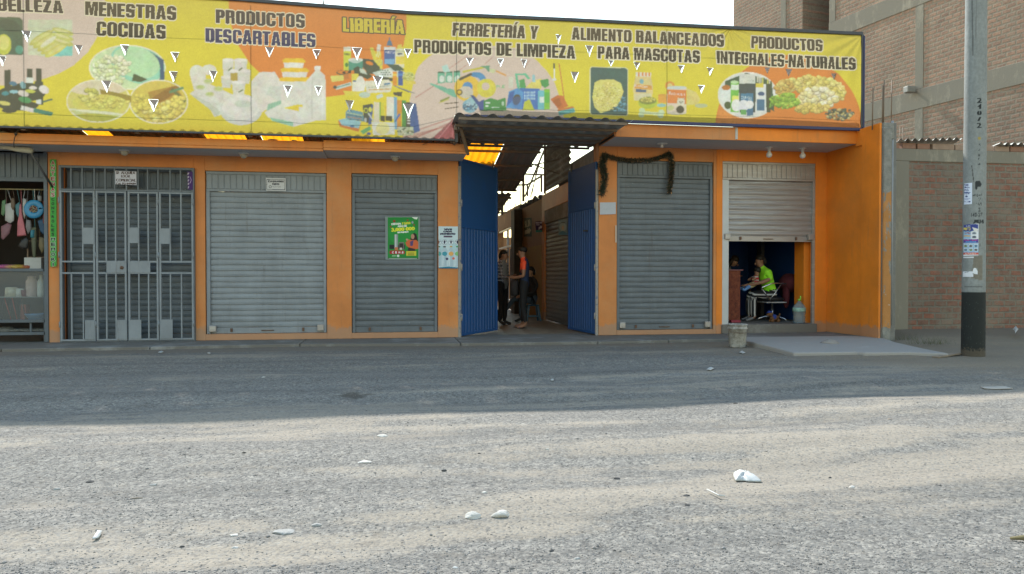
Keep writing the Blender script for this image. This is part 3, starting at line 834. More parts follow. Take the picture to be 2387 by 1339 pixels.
# passage side wall with its two shutter openings
for y0, y1, z0, z1 in ((.202, .35, .05, 3.56), (2.28, 2.4, .05, 3.2), (.35, 2.28, 2.97, 3.56), (4.95, 5.3, .05, 3.2), (2.4, 4.95, 2.78, 3.2)):
    mb.box(PX0, PX0 + .18, y0, y1, z0, z1, 2 if z0 > 2.9 and y1 < 2.4 else 0)
mb.box(PX0 + .16, XR, 4.2, 4.35, .05, 3.0, 0)
mb.box(PX0 + .185, XR + .3, -.3 + .55, 4.2, 3.3, 3.36, 2)
M_plas = pm('unpainted_plaster', (.3, .29, .27), .9, .14, 3, dirt=(.2, .19, .17))
mb.build('wall', [M_or, M_fr, M_plas], RW, bev=.008)
xc0 = onY(1431, 300, -.95)[0]
mb = MB()
# canopy: soffit, painted edge in an old and a fresh half, left cheek
xsp = onY(1718, 320, -1.)[0]
mb.box(xc0 + .0, XR - .005, -.97, .0, 3.553, 3.6, 2)
mb.prism([(X0 - .0, .4), (xc0, -.985), (xc0 + .02, -.968), (X0 + .03, .4)], 3.548, 3.775, 'z', 0)
mb.prism([(X0 + .031, .4), (xc0 + .021, -.967), (XR, -.967), (XR, .4)], 3.603, 3.74, 'z', 3)
mb.prism([(X0 + .031, -.001), (xc0 + .0, -.96), (xc0 + .0, -.001)], 3.5535, 3.6, 'z', 2)
mb.box(xc0 + .021, xsp, -.99, -.968, 3.545, 3.775, 0)
mb.box(xsp + .002, XR - .002, -.995, -.968, 3.547, 3.78, 1)
mb.box(xsp - .03, xsp + .016, -1.0, -.9905, 3.56, 3.77, 3)
mb.build('canopy_slab', [M_or, M_fr, M_soff, pm('bare_plaster_patch', (.5, .48, .45), .9, .2, 20)], RW, bev=.006)
# projecting side wall on the right with its painted end
mb = MB().box(XR, XR + .27, -1.655, 4.3, .02, 3.8, 0)
mb.box(XR - .006, XR - .001, -1.64, -.0, .07, 3.79, 1)
mb.box(XR - .045, XR - .007, -1.648, -1.15, .07, 3.795, 1)
mb.box(XR - .045, XR - .007, -1.149, -.96, 3.5, 3.795, 1)
mb.build('side_wall', [M_conc, M_fr], RW, bev=.006)
s4 = shutter(RW, r0 + .01, r1 - .01, .145, 2.99, 3.305, .07, M_steel, M_steel)
s5 = shutter(RW, q0 + .0, q1 - .0, 1.815, 2.985, 3.335, .06, M_galv, M_galv, pitch=.0985, deep=True, rail_l=.135, zr=.225)
# step and shop room
mb = MB().box(q0 - .02, q1 + .02, -.05, 3.2, .05, .225)
mb.build('step', M_walk, RW, bev=.015)
M_room = pm('dark_blue_room_paint', (.008, .06, .24), .6, .2, 2)
mb = MB().box(q0 - .5, XR + .6, 3.2, 3.3, .05, 3.3).box(q0 - .6, q0 - .5, .2, 3.2, .05, 3.3)
mb.box(q1 - .12, q1 + .18, .21, .55, .226, 3.3, 1)
mb.box(XR - .02, XR - .008, .205, 3.19, .23, 3.29, 0)
mb.box(6.9, 7.25, 2.9, 3.19, .23, 3.2, 2).box(8.05, 8.13, 2.0, 2.2, .23, 3.2, 2)
mb.build('room', [M_room, M_fr, pm('grey_cabinet', (.06, .06, .055), .6, .2)], RW)
MB().box(PX0 + .05, PX0 + .1, .36, 2.27, 2.78, 2.965).build('header_panel', M_steel, RW)
c = MB()
slats(c, 0, 1.9, .06, 2.78, .098, 0); c.v = [(PX0 + .03 + b, .365 + a, z) for a, b, z in c.v]
c.build('roller_shutter', M_steel, RW, norm=False)
c = MB()
slats(c, 0, 2.54, .06, 2.45, .098, 0); c.v = [(PX0 + .03 + b, 2.405 + a, z) for a, b, z in c.v]
c2 = c.build('roller_shutter', M_steel, RW, norm=False)
MB().box(PX0 + .0, PX0 + .06, 2.41, 4.94, 2.45, 2.77).build('header_panel', M_plas, c2, bev=.005)
# ---- passage wall beyond: old stalls
M_ochre = pm('ochre_wall', (.55, .40, .06), .85, .15, 2, dirt=(.4, .26, .08), dk=.55)
M_tan = pm('tan_wall', (.52, .30, .13), .85, .15, 2, dirt=(.36, .2, .09), dk=.55)
ST = thing('stall_row', 'old ochre and tan market stalls lining the far side of the passage', 'stalls', (4, 9, .05))
mb = MB().box(PX0, PX0 + .2, 5.302, 8.7, .05, 3.12, 0).box(PX0 - .012, PX0 - .002, 5.31, 8.4, .06, 1.95, 2)
mb.build('wall', [M_tan, M_tan, M_ochre], ST)
MB().box(PX0 - .25, PX0 - .014, 8.1, 8.7, .05, 3.1).build('post', pm('dark_timber', (.06, .05, .035), .8, .3), ST)
mb = MB()
mb.box(PX0, PX0 + .2, 8.702, 9.3, .05, 3.3, 1).box(PX0, PX0 + .2, 13.2, 16, .05, 3.3, 1).box(PX0, PX0 + .2, 9.3, 13.2, 2.75, 3.3, 1)
mb.build('wall', [M_tan, M_tan], ST)
MB().box(1.0, 6, 22, 22.2, .05, 3.0).build('end_wall', M_tan, ST)
MB().box(PX0 + 2.5, PX0 + 2.6, 9, 13.4, .05, 2.6).build('partition', M_tan, ST)
for k in range(40):
    pass
mb = MB()
for k in range(60):
    y = random.uniform(5.3, 9.2)
    mb.ell((PX0 + random.uniform(-.02, .2), y, 3.13 + random.uniform(0, .1)), (random.uniform(.03, .09), random.uniform(.05, .2), random.uniform(.03, .09)), 0, 6, 4, .35)
mb.build('rubble_coping', M_conc, ST)['kind'] = 'stuff'
MB().box(PX0 + .02, PX0 + .08, 9.3, 13.2, 2.1, 2.16).box(PX0 + .02, PX0 + .08, 9.3, 13.2, 2.68, 2.74).box(PX0 + .02, PX0 + .08, 11.2, 11.28, .05, 2.7).build('door_frame', M_alum, ST)
MB().box(PX0 + .09, PX0 + .12, 9.35, 11.1, .05, 2.05).build('shop_curtain', pm('dark_red_goods', (.05, .025, .02), .8, .5, 9), ST)
MB().box(PX0 + .5, PX0 + .6, 9.3, 11.2, 2.17, 2.67).build('bright_panel', M_white, ST)
mb = MB().corrug((PX0 - .05, 2.0, 3.22), (0, 0, 1), (0, 1, 0), 1.12, 2.7, .146, .02)
mb.build('hanging_sheet', M_brownzinc, TR, True, norm=False)
# ---- corrugated canopy over the gate
CP = thing('corrugated_canopy', 'grey corrugated metal canopy on thin purlins over the gate passage', 'canopy', (2.5, -1, 3.6))
a0 = onY(1062, 280, -1.8); a1 = onY(1478, 289, -1.8)
zc = 3.66
MB().corrug((a0[0], -1.8, zc), (1, 0, 0), Vector((0, 1, -.0)), a1[0] - a0[0] - .0, 2.45, .26, .03, bend=.0).build('roof_sheet', M_zinc, CP, True, norm=False)
for y in (-1.75, -1.2, -.7, -.2, .25, .6):
    MB().box(a0[0] + .05, a1[0] - .1, y - .02, y + .02, zc - .075, zc - .034).build('purlin', M_tube, CP)
for dy, dz in ((-1.78, 0), (-1.3, -.02)):
    pass
MB().bar((a0[0] + .05, -1.2, zc - .1), (xe + .02, -.4, 3.38), .05, .05).build('bracket', M_tube, CP)
MB().bar((a0[0] + .06, -1.15, zc - .08), (a0[0] + .06, -.86, 3.36), .04, .04).build('bracket', M_tube, CP)
MB().bar((a0[0] + .14, -1.15, zc - .08), (xe + .1, -.8, 3.2), .045, .045).build('bracket', M_tube, CP)

# ================================================================ GATES
def gate_leaf(label, hinge, free, zt0, zt1, barred):
    """folding sheet-metal leaf hung from the pier, ribs upright, frame tubes round it"""
    h, f = Vector((*hinge, .075)), Vector((*free, .075))
    d = (f - h); L = d.length; d.normalize(); n = Vector((d.y, -d.x, 0))
    if n.y > 0: n = -n
    T = thing('metal_gate', label, 'gate', (hinge[0], hinge[1], .05))
    def pt(a, z, o=0.): return h + d * a + n * o + Vector((0, 0, z - .075))
    mb = MB(); vs = []; k = int(L / .115)
    pr = []
    for i in range(k):
        a = L * i / k; w = L / k
        pr += [(a, 0), (a + w * .62, 0), (a + w * .7, -.02), (a + w * .92, -.02)]
    pr.append((L, 0))
    zs = (.1, .75, 1.5, 2.2, 1)
    for a, o in pr:
        zt = zt0 + (zt1 - zt0) * a / L
        for z in (.1, 2.05 if not barred else 2.45): vs.append(pt(a, z, o))
    m = len(pr)
    mb.add(vs, [(2*i, 2*i+2, 2*i+3, 2*i+1) for i in range(m - 1)])
    mb.build('sheet_panel', M_blue, T, norm=False)
    zm = 2.05 if not barred else 2.45
    mb = MB()
    if not barred:
        mb.add([pt(0, zm + .02, -.006), pt(L, zm + .02, -.006), pt(L, zt1, -.006), pt(0, zt0, -.006)], [(0, 1, 2, 3)])
        mb.build('upper_panel', M_blue, T, norm=False)
    else:
        mb.add([pt(0, zm + .02, .012), pt(L, zm + .02, .012), pt(L, zt1, .012), pt(0, zt0, .012)], [(0, 1, 2, 3)])
        mb.build('upper_panel', M_blue, T, norm=False)
        mb = MB()
        for i in range(7):
            a = L * (i + .5) / 7
            mb.bar(pt(a, zm), pt(a, zt0 - .02), .022, .022)
        mb.build('bar', M_blue, T)
    mb = MB()
    for a in (.02, L - .02): mb.bar(pt(a, .07, .0), pt(a, zt0 + (zt1 - zt0) * a / L, .0), .045, .045, 0, n)
    for z in (.09, zm): mb.bar(pt(.042, z, .0), pt(L - .042, z, .0), .03, .045)
    mb.bar(pt(.042, zt0 - .02, .0), pt(L - .042, zt1 - .02, .0), .03, .045)
    mb.build('frame', M_blue, T, bev=.004)
    mb = MB().bar(pt(-.02, .05, .0), pt(-.02, zt0 - .15, .0), .03, .05, 0, n)
    mb.build('hinge_post', M_bluerust, T)
    mb = MB().bar(pt(L * .86, zt0 - .02, .02), pt(L * .86, zt0 + .14, .02), .02, .02)
    mb.build('bolt', M_black, T)
    for z in (.35, 1.25, 2.4):
        MB().tube([pt(-.005, z, .03), pt(-.005, z + .12, .03)], .016, 8).build('hinge', M_bluerust, T, True)
    if barred:
        MB().box(*sorted((pt(L*.3, 0).x, pt(L*.8, 0).x)), *sorted((pt(L*.3, 0).y - .03, pt(L*.3, 0).y + .03)), 2.0, 2.03).build('handle', M_black, T)
    return T
gate_leaf('blue ribbed metal gate leaf standing open beside the bottled water poster', (XA(1073), .02), (2.07, 1.36), 3.27, 3.3, False)
gate_leaf('narrow looking blue gate leaf with open bars along its top, beside the tinsel garland', (XA(1391), .03), (3.58, 1.5), 3.27, 3.28, True)

# ---- security gate in front of the left shutter
SG = thing('security_gate', 'grey barred folding security gate closed over the leftmost shutter', 'gate', ((xg0 + xg1) / 2, -.05, .05))
ZY = -.05
def gxz(px, py): return onY(px, py, ZY)
def zg(py, px=295): return onY(px, py, ZY)[1]
zT, zR, zA, zB, z0 = 2.975, 2.57, 1.385, 1.2, .075
fx0, fx1 = XA(139, ZY), XA(454, ZY)
def vb(mb, px, za, zb, w=.022, d=.03): x = XA(px, ZY); mb.box(x - w / 2, x + w / 2, ZY - d / 2, ZY + d / 2, za, zb)
mb = MB()
for x in (fx0, fx1 - .04): mb.box(x, x + .04, ZY - .02, ZY + .09, .05, zT)
mb.box(fx0 + .04, fx1 - .04, ZY - .02, ZY + .02, zT - .04, zT)
mb.box(fx0 + .04, fx1 - .04, ZY - .02, ZY + .02, .052, .07)
mb.build('frame', M_steel, SG, bev=.004)
mb = MB()
for zx in (255, 395, 545, 680, 800, 945, 1090, 1210, 1340, 1490, 1620): vb(mb, 120 + zx / 5.356, zR + .02, zT - .04)
mb.box(fx0 + .04, fx1 - .04, ZY - .018, ZY + .018, zR - .005, zR + .02)
mb.build('transom_bars', M_steel, SG)
for (a, b, bars, plates) in ((141.5, 223.5, (167.6, 194.7), ((196, 222, 1.68, 1.95), (199, 222, .10, .42))),
                             (225.5, 296.5, (249, 271), ((250, 296.5, 1.205, 1.38), (200 + 3, 203.5, .1, .11), (273, 296, .10, .42))),
                             (300, 370.5, (324.5, 347), ((302, 326, 1.70, 1.96), (300, 352, 1.205, 1.38), (302, 330, .10, .42))),
                             (372.5, 452, (398, 423.5), ((374, 398, 1.69, 1.95), (374, 403, .10, .42)))):
    x0, x1 = XA(a, ZY), XA(b, ZY)
    mb = MB()
    for x in (x0, x1 - .03): mb.box(x, x + .03, ZY - .035, ZY - .005 + .01, z0, zR - .01)
    for z in (z0, zB - .015, zA - .01, zR - .04): mb.box(x0 + .03, x1 - .03, ZY - .034, ZY + .004, z, z + .028)
    for px in bars:
        x = XA(px, ZY)
        for za, zb in ((z0 + .028, zB - .015), (zA + .018, zR - .04)): mb.box(x - .011, x + .011, ZY - .03, ZY, za, zb)
    lf = mb.build('gate_leaf', M_steel_l, SG, bev=.003)
    for (pa, pb, za, zb) in plates:
        if pb - pa < 2: continue
        MB().box(XA(pa, ZY), XA(pb, ZY), ZY - .042, ZY - .036, za, zb).build('steel_plate', M_steel_l, lf, bev=.002)
    for z in (.3, 1.45, 2.35):
        xx = x0 - .008 if a < 250 else x1 + .002
        MB().tube([(xx, ZY - .04, z), (xx, ZY - .04, z + .1)], .012, 6).build('hinge', M_steel_l, lf, True)
MB().tube([(XA(286, ZY), ZY - .05, 1.29), (XA(286, ZY), ZY - .043, 1.29)], .03, 10).build('lock_cylinder', M_rust, SG, True)

# ================================================================ BANNER
YB = -1.06
p_tl, p_tr = onY(530, 0, YB), onY(2012, 82, YB)
p_bl, p_bm = onY(3, 296.5, YB), onY(1058, 328, YB)
p_br0, p_br1 = onY(1300, 277, YB), onY(2005, 301, YB)
bx0, bx1 = -13.2, onY(2010, 190, YB)[0]
xn = onY(1060, 300, YB)[0]
def ztop(x):
    pts = [(-13.2, 5.42), (p_tl[0], p_tl[1]), (onY(950, 33, YB)), (onY(1320, 49, YB)), (onY(1720, 69, YB)), p_tr]
    return np.interp(x, [p[0] for p in pts], [p[1] for p in pts])
zl = lambda x: np.interp(x, [p_bl[0], p_bm[0]], [p_bl[1], p_bm[1]])
zr = lambda x: np.interp(x, [p_br0[0], p_br1[0]], [p_br0[1], p_br1[1]])
NX, NZ = 1560, 232
bxs = np.concatenate([np.linspace(bx0, -6.6, 20)[:-1], np.linspace(-6.6, bx1, NX - 19)])
tt = np.linspace(0, 1, NZ)[:, None]
BX = np.broadcast_to(bxs, (NZ, NX)).copy()
zb_ = np.where(bxs < xn, zl(bxs), zr(bxs))
zlow = np.where(bxs < xn, zl(bxs), zl(bxs))
BZ = ztop(bxs)[None] * (1 - tt) + np.minimum(zlow, zr(bxs))[None] * tt
bot_cut = np.where(bxs < xn, zl(bxs), zr(bxs))
BP = np.stack([BX, np.full_like(BX, YB), BZ], -1)
bpx, bpy_ = proj(BP)
K = Canvas(bpx, bpy_, (222, 207, 62))
PINK, ORG, YEL = (214, 194, 180), (222, 134, 60), (222, 207, 62)
# colour fields
K.poly([(-400, -80), (246, -80), (244, 40), (228, 85), (205, 122), (172, 152), (135, 172), (95, 186), (40, 198), (-400, 215)], PINK)
K.poly([(533, -60), (533, 12), (539, 61), (557, 109), (582, 147), (613, 178), (650, 203), (700, 220), (760, 227), (801, 222), (850, 205), (895, 175), (925, 140), (941, 105), (947, 70), (948, -60)], ORG)
K.poly([(939, 322), (944, 290), (953, 245), (968, 173), (975, 156), (990, 140), (1008, 126), (1040, 116), (1120, 104), (1200, 112), (1248, 139), (1274, 166), (1292, 192), (1304, 227), (1314, 276), (1314, 340), (939, 340)], PINK)
K.ell(1838, 300, 171, 172, ORG)
K.poly([(1675, 250), (1730, 165), (1760, 260), (1740, 300), (1668, 300)], (238, 150, 60), .5)
for x0, y0, x1, y1, w in ((1055, 276, 940, 315, 3), (1060, 282, 950, 330, 4), (1050, 292, 930, 328, 3), (1035, 185, 968, 228, 2.5), (1090, 130, 1040, 165, 1.6), (1110, 135, 1060, 172, 1.4), (1150, 132, 1130, 150, 1.3), (1175, 138, 1160, 155, 1.2), (1235, 140, 1222, 160, 1.4), (1020, 300, 900, 330, 2)):
    K.line(x0, y0, x1, y1, w, (176, 92, 92), .6)
K.poly([(1058, 276), (1060, 330), (1000, 330)], (196, 96, 116))
for k in range(16): K.line(1058, 276 + k * .8, 1000 + k * 4, 331, 1.2, random.choice([(150, 40, 70), (225, 160, 160), (120, 60, 70)]), .8)
# photographs printed on it: grooming
GRN, TEAL = (52, 96, 84), (110, 175, 160)
K.poly([(-10, 40), (44, 40), (53, 48), (53, 128), (-10, 128)], (60, 92, 74)); K.ell(8, 104, 18, 24, (196, 200, 70)); K.ell(8, 100, 13, 17, (222, 216, 120)); K.ell(44, 116, 9, 10, (70, 150, 130)); K.ell(22, 60, 26, 14, (44, 70, 62), .3)
K.poly([(65, 46), (168, 46), (168, 128), (140, 133), (65, 128)], (205, 212, 180)); K.poly([(110, 115), (168, 100), (168, 130), (115, 131)], (120, 200, 190))
for i in range(5): K.ell(95 + i * 9, 88 + i * 7, 32, 8.5, (190 + i * 5, 190 + i * 3, 96), -.55); K.ell(97 + i * 9, 86 + i * 7, 26, 4.5, (214, 210, 130), -.55)
for i in range(3): K.ell(146, 74 + i * 12, 26, 7, (196, 196, 104), .28); K.ell(144, 72 + i * 12, 18, 3, (222, 214, 150), .28)
K.ell(112, 97, 22, 5, (224, 220, 190), -.6)
# cosmetics
for x, y, w, h in ((10, 163, 14, 60), (62, 160, 13, 21), (83, 160, 14, 32), (80, 190, 20, 40), (86, 215, 14, 30)): K.rect(x, y, x + w, y + h, (40, 50, 46))
K.rect(61, 181, 77, 200, (220, 226, 220)); K.rect(84, 232, 96, 243, (222, 232, 226)); K.ell(20, 230, 34, 26, (42, 52, 46)); K.ell(60, 215, 46, 22, (44, 54, 48)); K.ell(45, 246, 44, 12, (44, 52, 46)); K.ell(22, 258, 18, 6, (44, 50, 44))
for x, y, rx, ry, c, ro in ((30, 195, 9, 5, (60, 120, 150), .2), (53, 199, 6, 9, (130, 180, 190), -.4), (102, 209, 12, 9, (226, 220, 214), .5), (54, 218, 13, 7, (222, 214, 205), .3), (32, 214, 10, 4, (150, 200, 215), 0), (70, 213, 12, 4, (200, 200, 80), .1), (58, 233, 15, 7, (60, 150, 90), .2), (12, 218, 9, 5, (40, 130, 140), 0), (76, 205, 9, 4, (230, 222, 214), 0), (10, 241, 14, 5, (214, 206, 110), .2)): K.ell(x, y, rx, ry, c, ro)
K.poly([(50, 246), (80, 254), (78, 263), (48, 256)], (230, 226, 220)); K.poly([(79, 252), (124, 262), (120, 271), (77, 262)], (40, 130, 110)); K.line(98, 238, 122, 231, 4, (40, 100, 90))
# bowls of pulses
def bowl(cx, cy, rx, ry, rim, body, fn):
    K.ell(cx, cy, rx + 2.5, ry + 2.5, (240, 234, 205)); K.ell(cx, cy, rx, ry, body); fn((cx, cy, rx, ry))
BEAN = [(222, 222, 150), (206, 208, 128), (232, 230, 176), (196, 200, 110)]
def b1(cl):
    K.ell(322, 150, 66, 44, (150, 215, 185), .35, 1, cl); K.poly([(345, 118), (382, 140), (384, 186), (372, 190), (374, 160), (360, 135)], (28, 80, 120)); K.ell(318, 146, 56, 36, (186, 226, 178), .3, 1, cl)
    K.blobs(262, 164, 44, 34, 120, 4, 7, [(226, 230, 186), (210, 220, 160), (236, 238, 204)], cl); K.poly([(312, 172), (345, 186), (330, 192), (308, 190)], (60, 80, 50))
bowl(297, 158, 87, 50, 0, (206, 226, 176), b1)
def b3(cl):
    K.ell(360, 205, 70, 22, (216, 196, 84), .05, 1, cl); K.poly([(345, 215), (410, 200), (432, 235), (380, 250), (350, 235)], (180, 140, 50)); K.ell(385, 222, 40, 10, (150, 104, 34), -.5, 1, cl); K.line(400, 208, 432, 238, 8, (96, 110, 60)); K.line(395, 216, 428, 205, 6, (90, 140, 100))
    K.blobs(370, 262, 66, 26, 95, 5, 9, [(226, 208, 96), (210, 190, 80), (236, 222, 130)], cl); K.blobs(325, 240, 22, 18, 20, 5, 8, [(222, 206, 90)], cl); K.blobs(415, 245, 20, 20, 18, 5, 8, [(224, 208, 100)], cl)
bowl(370, 238, 66, 49, 0, (210, 196, 84), b3)
def b2(cl):
    K.ell(228, 205, 70, 18, (226, 212, 180), 0, 1, cl); K.poly([(232, 208), (306, 224), (306, 240), (236, 224)], (150, 130, 40)); K.ell(235, 242, 66, 22, (214, 206, 96), .05, 1, cl); K.blobs(206, 222, 24, 13, 26, 5, 7.5, [(214, 208, 120), (196, 190, 90)], cl)
    K.blobs(250, 240, 50, 12, 60, 3, 5, [(220, 212, 110), (206, 196, 90)], cl); K.ell(230, 268, 62, 10, (200, 204, 140), .08, 1, cl); K.ell(232, 276, 58, 10, (184, 180, 60), .08, 1, cl); K.ell(228, 262, 72, 3, (226, 226, 190), .1, 1, cl)
bowl(230, 236, 73, 48, 0, (214, 204, 110), b2)
# disposables
WH, SH = (226, 224, 210), (196, 204, 188)
K.ell(459, 170, 17, 18, WH); K.ell(487, 163, 17, 12, WH); K.poly([(442, 172), (480, 172), (478, 210), (452, 210)], WH); K.poly([(442, 219), (480, 192), (545, 222), (515, 268), (500, 273), (490, 255)], (222, 222, 212)); K.poly([(442, 219), (490, 240), (515, 262), (505, 272), (490, 256)], SH)
for x, y in ((467, 204), (489, 220), (509, 208), (485, 190)): K.ell(x, y, 11, 6, (206, 212, 170)); K.ell(x, y - 1, 8, 4, (190, 206, 130))
for x0, y0, x1, y1, t in ((518, 140, 545, 195, 4), (545, 140, 576, 190, 4), (556, 165, 584, 195, 3), (533, 165, 560, 188, 3), (540, 192, 572, 222, 4), (515, 180, 540, 205, 3)): K.poly([(x0, y0), (x1, y0), (x1 - t, y1), (x0 + t, y1)], (214, 216, 204)); K.ell((x0 + x1) / 2, y0, (x1 - x0) / 2, 4, (234, 232, 224))
K.rect(537, 170, 554, 188, (180, 160, 60)); K.line(532, 165, 540, 158, 3, (80, 110, 60)); K.line(556, 165, 565, 158, 3, (80, 110, 60)); K.line(556, 215, 566, 209, 3, (80, 110, 60))
K.ell(562, 256, 49, 36, (214, 216, 208)); K.ell(562, 251, 44, 28, (228, 228, 220)); K.ell(566, 242, 20, 9, (204, 214, 200))
K.poly([(585, 190), (605, 168), (640, 168), (652, 186), (700, 205), (700, 240), (640, 240), (612, 262), (586, 222)], (224, 222, 212)); K.poly([(630, 200), (700, 205), (690, 245), (655, 240), (620, 220)], (208, 218, 206)); K.poly([(620, 262), (625, 243), (660, 232), (664, 245)], (150, 196, 172))
for i in range(7): K.line(626 + i * 6, 258 - i * 2, 629 + i * 6, 244 - i * 2, 1.5, (120, 180, 160))
K.poly([(616, 262), (660, 240), (735, 258), (735, 282), (684, 296), (625, 274)], (222, 222, 214)); K.poly([(628, 274), (684, 285), (684, 296), (634, 282)], (150, 206, 176))
for i in range(3): x, y, w = 660 - i * 4, 140 + i * 22, 50 + i * 12; K.poly([(x, y), (x + w, y + 2), (x + w - 5, y + 22), (x + 4, y + 22)], (226, 224, 214)); K.poly([(x - 2, y), (x + 6, y - 4), (x + w - 4, y - 3), (x + w + 3, y + 3), (x + w, y + 7), (x, y + 6)], (236, 196, 40))
K.rect(656, 192, 705, 245, (222, 222, 212)); K.poly([(661, 252), (697, 243), (697, 260)], (226, 206, 40))
K.poly([(734, 157), (746, 157), (746, 166), (757, 176), (760, 195), (760, 280), (706, 284), (706, 200), (722, 180), (734, 167)], (222, 222, 212)); K.rect(733, 155, 747, 163, (236, 234, 226)); K.line(728, 180, 728, 280, 3, (206, 208, 198)); K.line(752, 190, 752, 278, 4, (232, 230, 222))
# stationery
K.rect(801, 112, 818, 165, (206, 214, 60)); K.rect(801, 110, 818, 120, (230, 226, 210)); K.text('UHU', (803, 124), (815, 125), (815, 130), (803, 129), (50, 60, 40)); K.ell(808, 152, 4, 5, (50, 130, 60)); K.rect(812, 141, 846, 165, (60, 150, 130)); K.ell(829, 141, 17, 5, (220, 226, 214)); K.ell(829, 144, 12, 4, (190, 210, 200)); K.poly([(862, 112), (870, 112), (884, 160), (876, 160)], (222, 216, 80)); K.poly([(880, 104), (888, 105), (884, 135), (876, 132)], (230, 226, 214))
K.poly([(868, 140), (893, 140), (890, 172), (872, 172)], (150, 190, 150), .7)
for i in range(5): K.line(870 + i * 4, 120, 878 + i * 3, 160, 2.5, (224, 212, 60))
K.rect(895, 110, 922, 150, (226, 228, 222)); K.rect(896, 117, 921, 150, (40, 90, 160)); K.rect(897, 138, 920, 150, (110, 170, 210)); K.text('ALBAMO', (898, 119), (919, 120), (919, 125), (898, 124), (230, 230, 230)); K.poly([(904, 95), (912, 95), (915, 107), (901, 107)], (40, 110, 150)); K.line(908, 88, 908, 98, 3, (50, 110, 150))
K.rect(923, 114, 942, 158, (226, 224, 190)); K.rect(923, 132, 942, 150, (226, 206, 80)); K.poly([(928, 104), (936, 104), (938, 114), (925, 114)], (224, 212, 90)); K.rect(926, 124, 938, 128, (60, 80, 120))
K.poly([(845, 137), (870, 140), (886, 158), (884, 176), (858, 172), (846, 158)], (50, 66, 60)); K.ell(861, 148, 9, 4, ORG, .3); K.poly([(824, 160), (834, 155), (868, 178), (858, 186), (826, 174)], (44, 60, 54)); K.poly([(838, 160), (850, 163), (856, 175), (840, 170)], (200, 214, 200)); K.poly([(868, 170), (916, 156), (945, 170), (936, 180), (880, 182)], (190, 206, 196)); K.poly([(876, 172), (900, 160), (928, 170), (905, 182)], (220, 226, 216)); K.poly([(900, 150), (930, 152), (943, 164), (920, 166)], (50, 80, 70)); K.poly([(876, 178), (915, 182), (915, 190), (876, 184)], (50, 60, 54))
for i in range(4):
    for j in range(3): K.rect(884 + i * 6 + j * 3, 163 + j * 5, 888 + i * 6 + j * 3, 166 + j * 5, (90, 120, 110))
K.rect(916, 167, 925, 200, (230, 150, 40)); K.rect(916, 172, 925, 177, (236, 200, 80)); K.rect(928, 166, 939, 200, (30, 80, 160)); K.rect(928, 172, 939, 177, (60, 130, 200)); K.ell(953, 180, 15, 12, (206, 206, 120), 0, .8); K.blobs(953, 180, 14, 10, 30, 1.2, 2.4, [(226, 220, 150), (180, 180, 90), (150, 170, 90)])
K.ell(799, 170, 15, 6, (60, 66, 50)); K.ell(799, 169, 12, 4, ORG); K.poly([(800, 175), (812, 172), (815, 184), (800, 186)], (200, 120, 50)); K.ell(802, 170, 4, 3, (40, 40, 40)); K.ell(816, 168, 3, 4, (40, 40, 40)); K.poly([(770, 178), (800, 176), (802, 188), (774, 192)], (226, 214, 110)); K.poly([(778, 204), (818, 192), (820, 200), (785, 210)], (200, 220, 210)); K.line(778, 207, 816, 196, 2, (50, 120, 110)); K.ell(781, 204, 4, 4, (60, 70, 70)); K.rect(820, 173, 835, 219, (230, 216, 80)); K.rect(821, 190, 834, 215, (226, 228, 210)); K.rect(823, 188, 832, 192, (60, 90, 140)); K.ell(840, 200, 11, 22, (228, 228, 216)); K.poly([(850, 190), (905, 186), (915, 196), (910, 215), (855, 218)], (224, 222, 200)); K.line(858, 205, 910, 200, 2, (160, 170, 160)); K.line(860, 210, 912, 208, 2, (206, 150, 70)); K.line(895, 197, 910, 195, 4, (50, 120, 160))
K.poly([(800, 212), (850, 214), (850, 222), (806, 224)], (224, 210, 70)); K.ell(850, 222, 13, 7, (190, 210, 190))
for i in range(6): K.line(918 + i * 2, 200 + i, 968 - i * 3, 218 - i * .6, 1.6, random.choice([(70, 80, 70), (210, 210, 190), (140, 150, 160)]))
K.poly([(940, 186), (968, 190), (970, 196), (945, 198)], (226, 206, 80)); K.poly([(916, 216), (938, 214), (936, 226), (918, 222)], (60, 60, 54)); K.line(878, 228, 892, 222, 8, (206, 220, 210))
K.poly([(806, 262), (812, 255), (846, 262), (848, 284), (806, 276)], (90, 150, 170)); K.poly([(788, 282), (805, 278), (842, 286), (836, 308), (792, 296)], (206, 120, 40)); K.poly([(790, 280), (808, 276), (842, 284), (836, 300), (796, 292)], (140, 196, 206))
for i in range(4): K.line(809, 263 + i * 5, 844, 270 + i * 4, 1.6, random.choice([(40, 60, 80), (200, 210, 150), (180, 110, 60)]))
K.ell(821, 295, 5, 3, (40, 110, 160)); K.poly([(846, 246), (868, 242), (866, 290), (848, 284)], (40, 56, 60)); K.poly([(866, 243), (870, 245), (866, 290), (858, 292)], (30, 80, 150)); K.ell(853, 258, 5, 6, (196, 206, 60)); K.ell(863, 256, 4, 6, (206, 206, 80)); K.ell(853, 258, 3, 4, (60, 70, 60)); K.line(858, 264, 872, 284, 3, (200, 210, 200)); K.ell(852, 280, 3, 5, (180, 190, 190))
for x, y, w, h, c in ((872, 238, 12, 50, (222, 214, 190)), (885, 238, 4, 42, (150, 180, 60)), (891, 240, 4, 40, (200, 206, 60)), (897, 248, 14, 28, (226, 196, 60)), (902, 254, 10, 22, (190, 120, 50)), (902, 226, 18, 50, (230, 228, 210)), (918, 226, 8, 76, (110, 170, 200)), (887, 270, 10, 13, (40, 44, 40)), (899, 270, 15, 12, (44, 40, 34)), (926, 233, 10, 68, (214, 140, 40)), (937, 234, 9, 68, (60, 140, 60)), (946, 238, 10, 66, (60, 60, 56))): K.rect(x, y, x + w, y + h, c, .1)
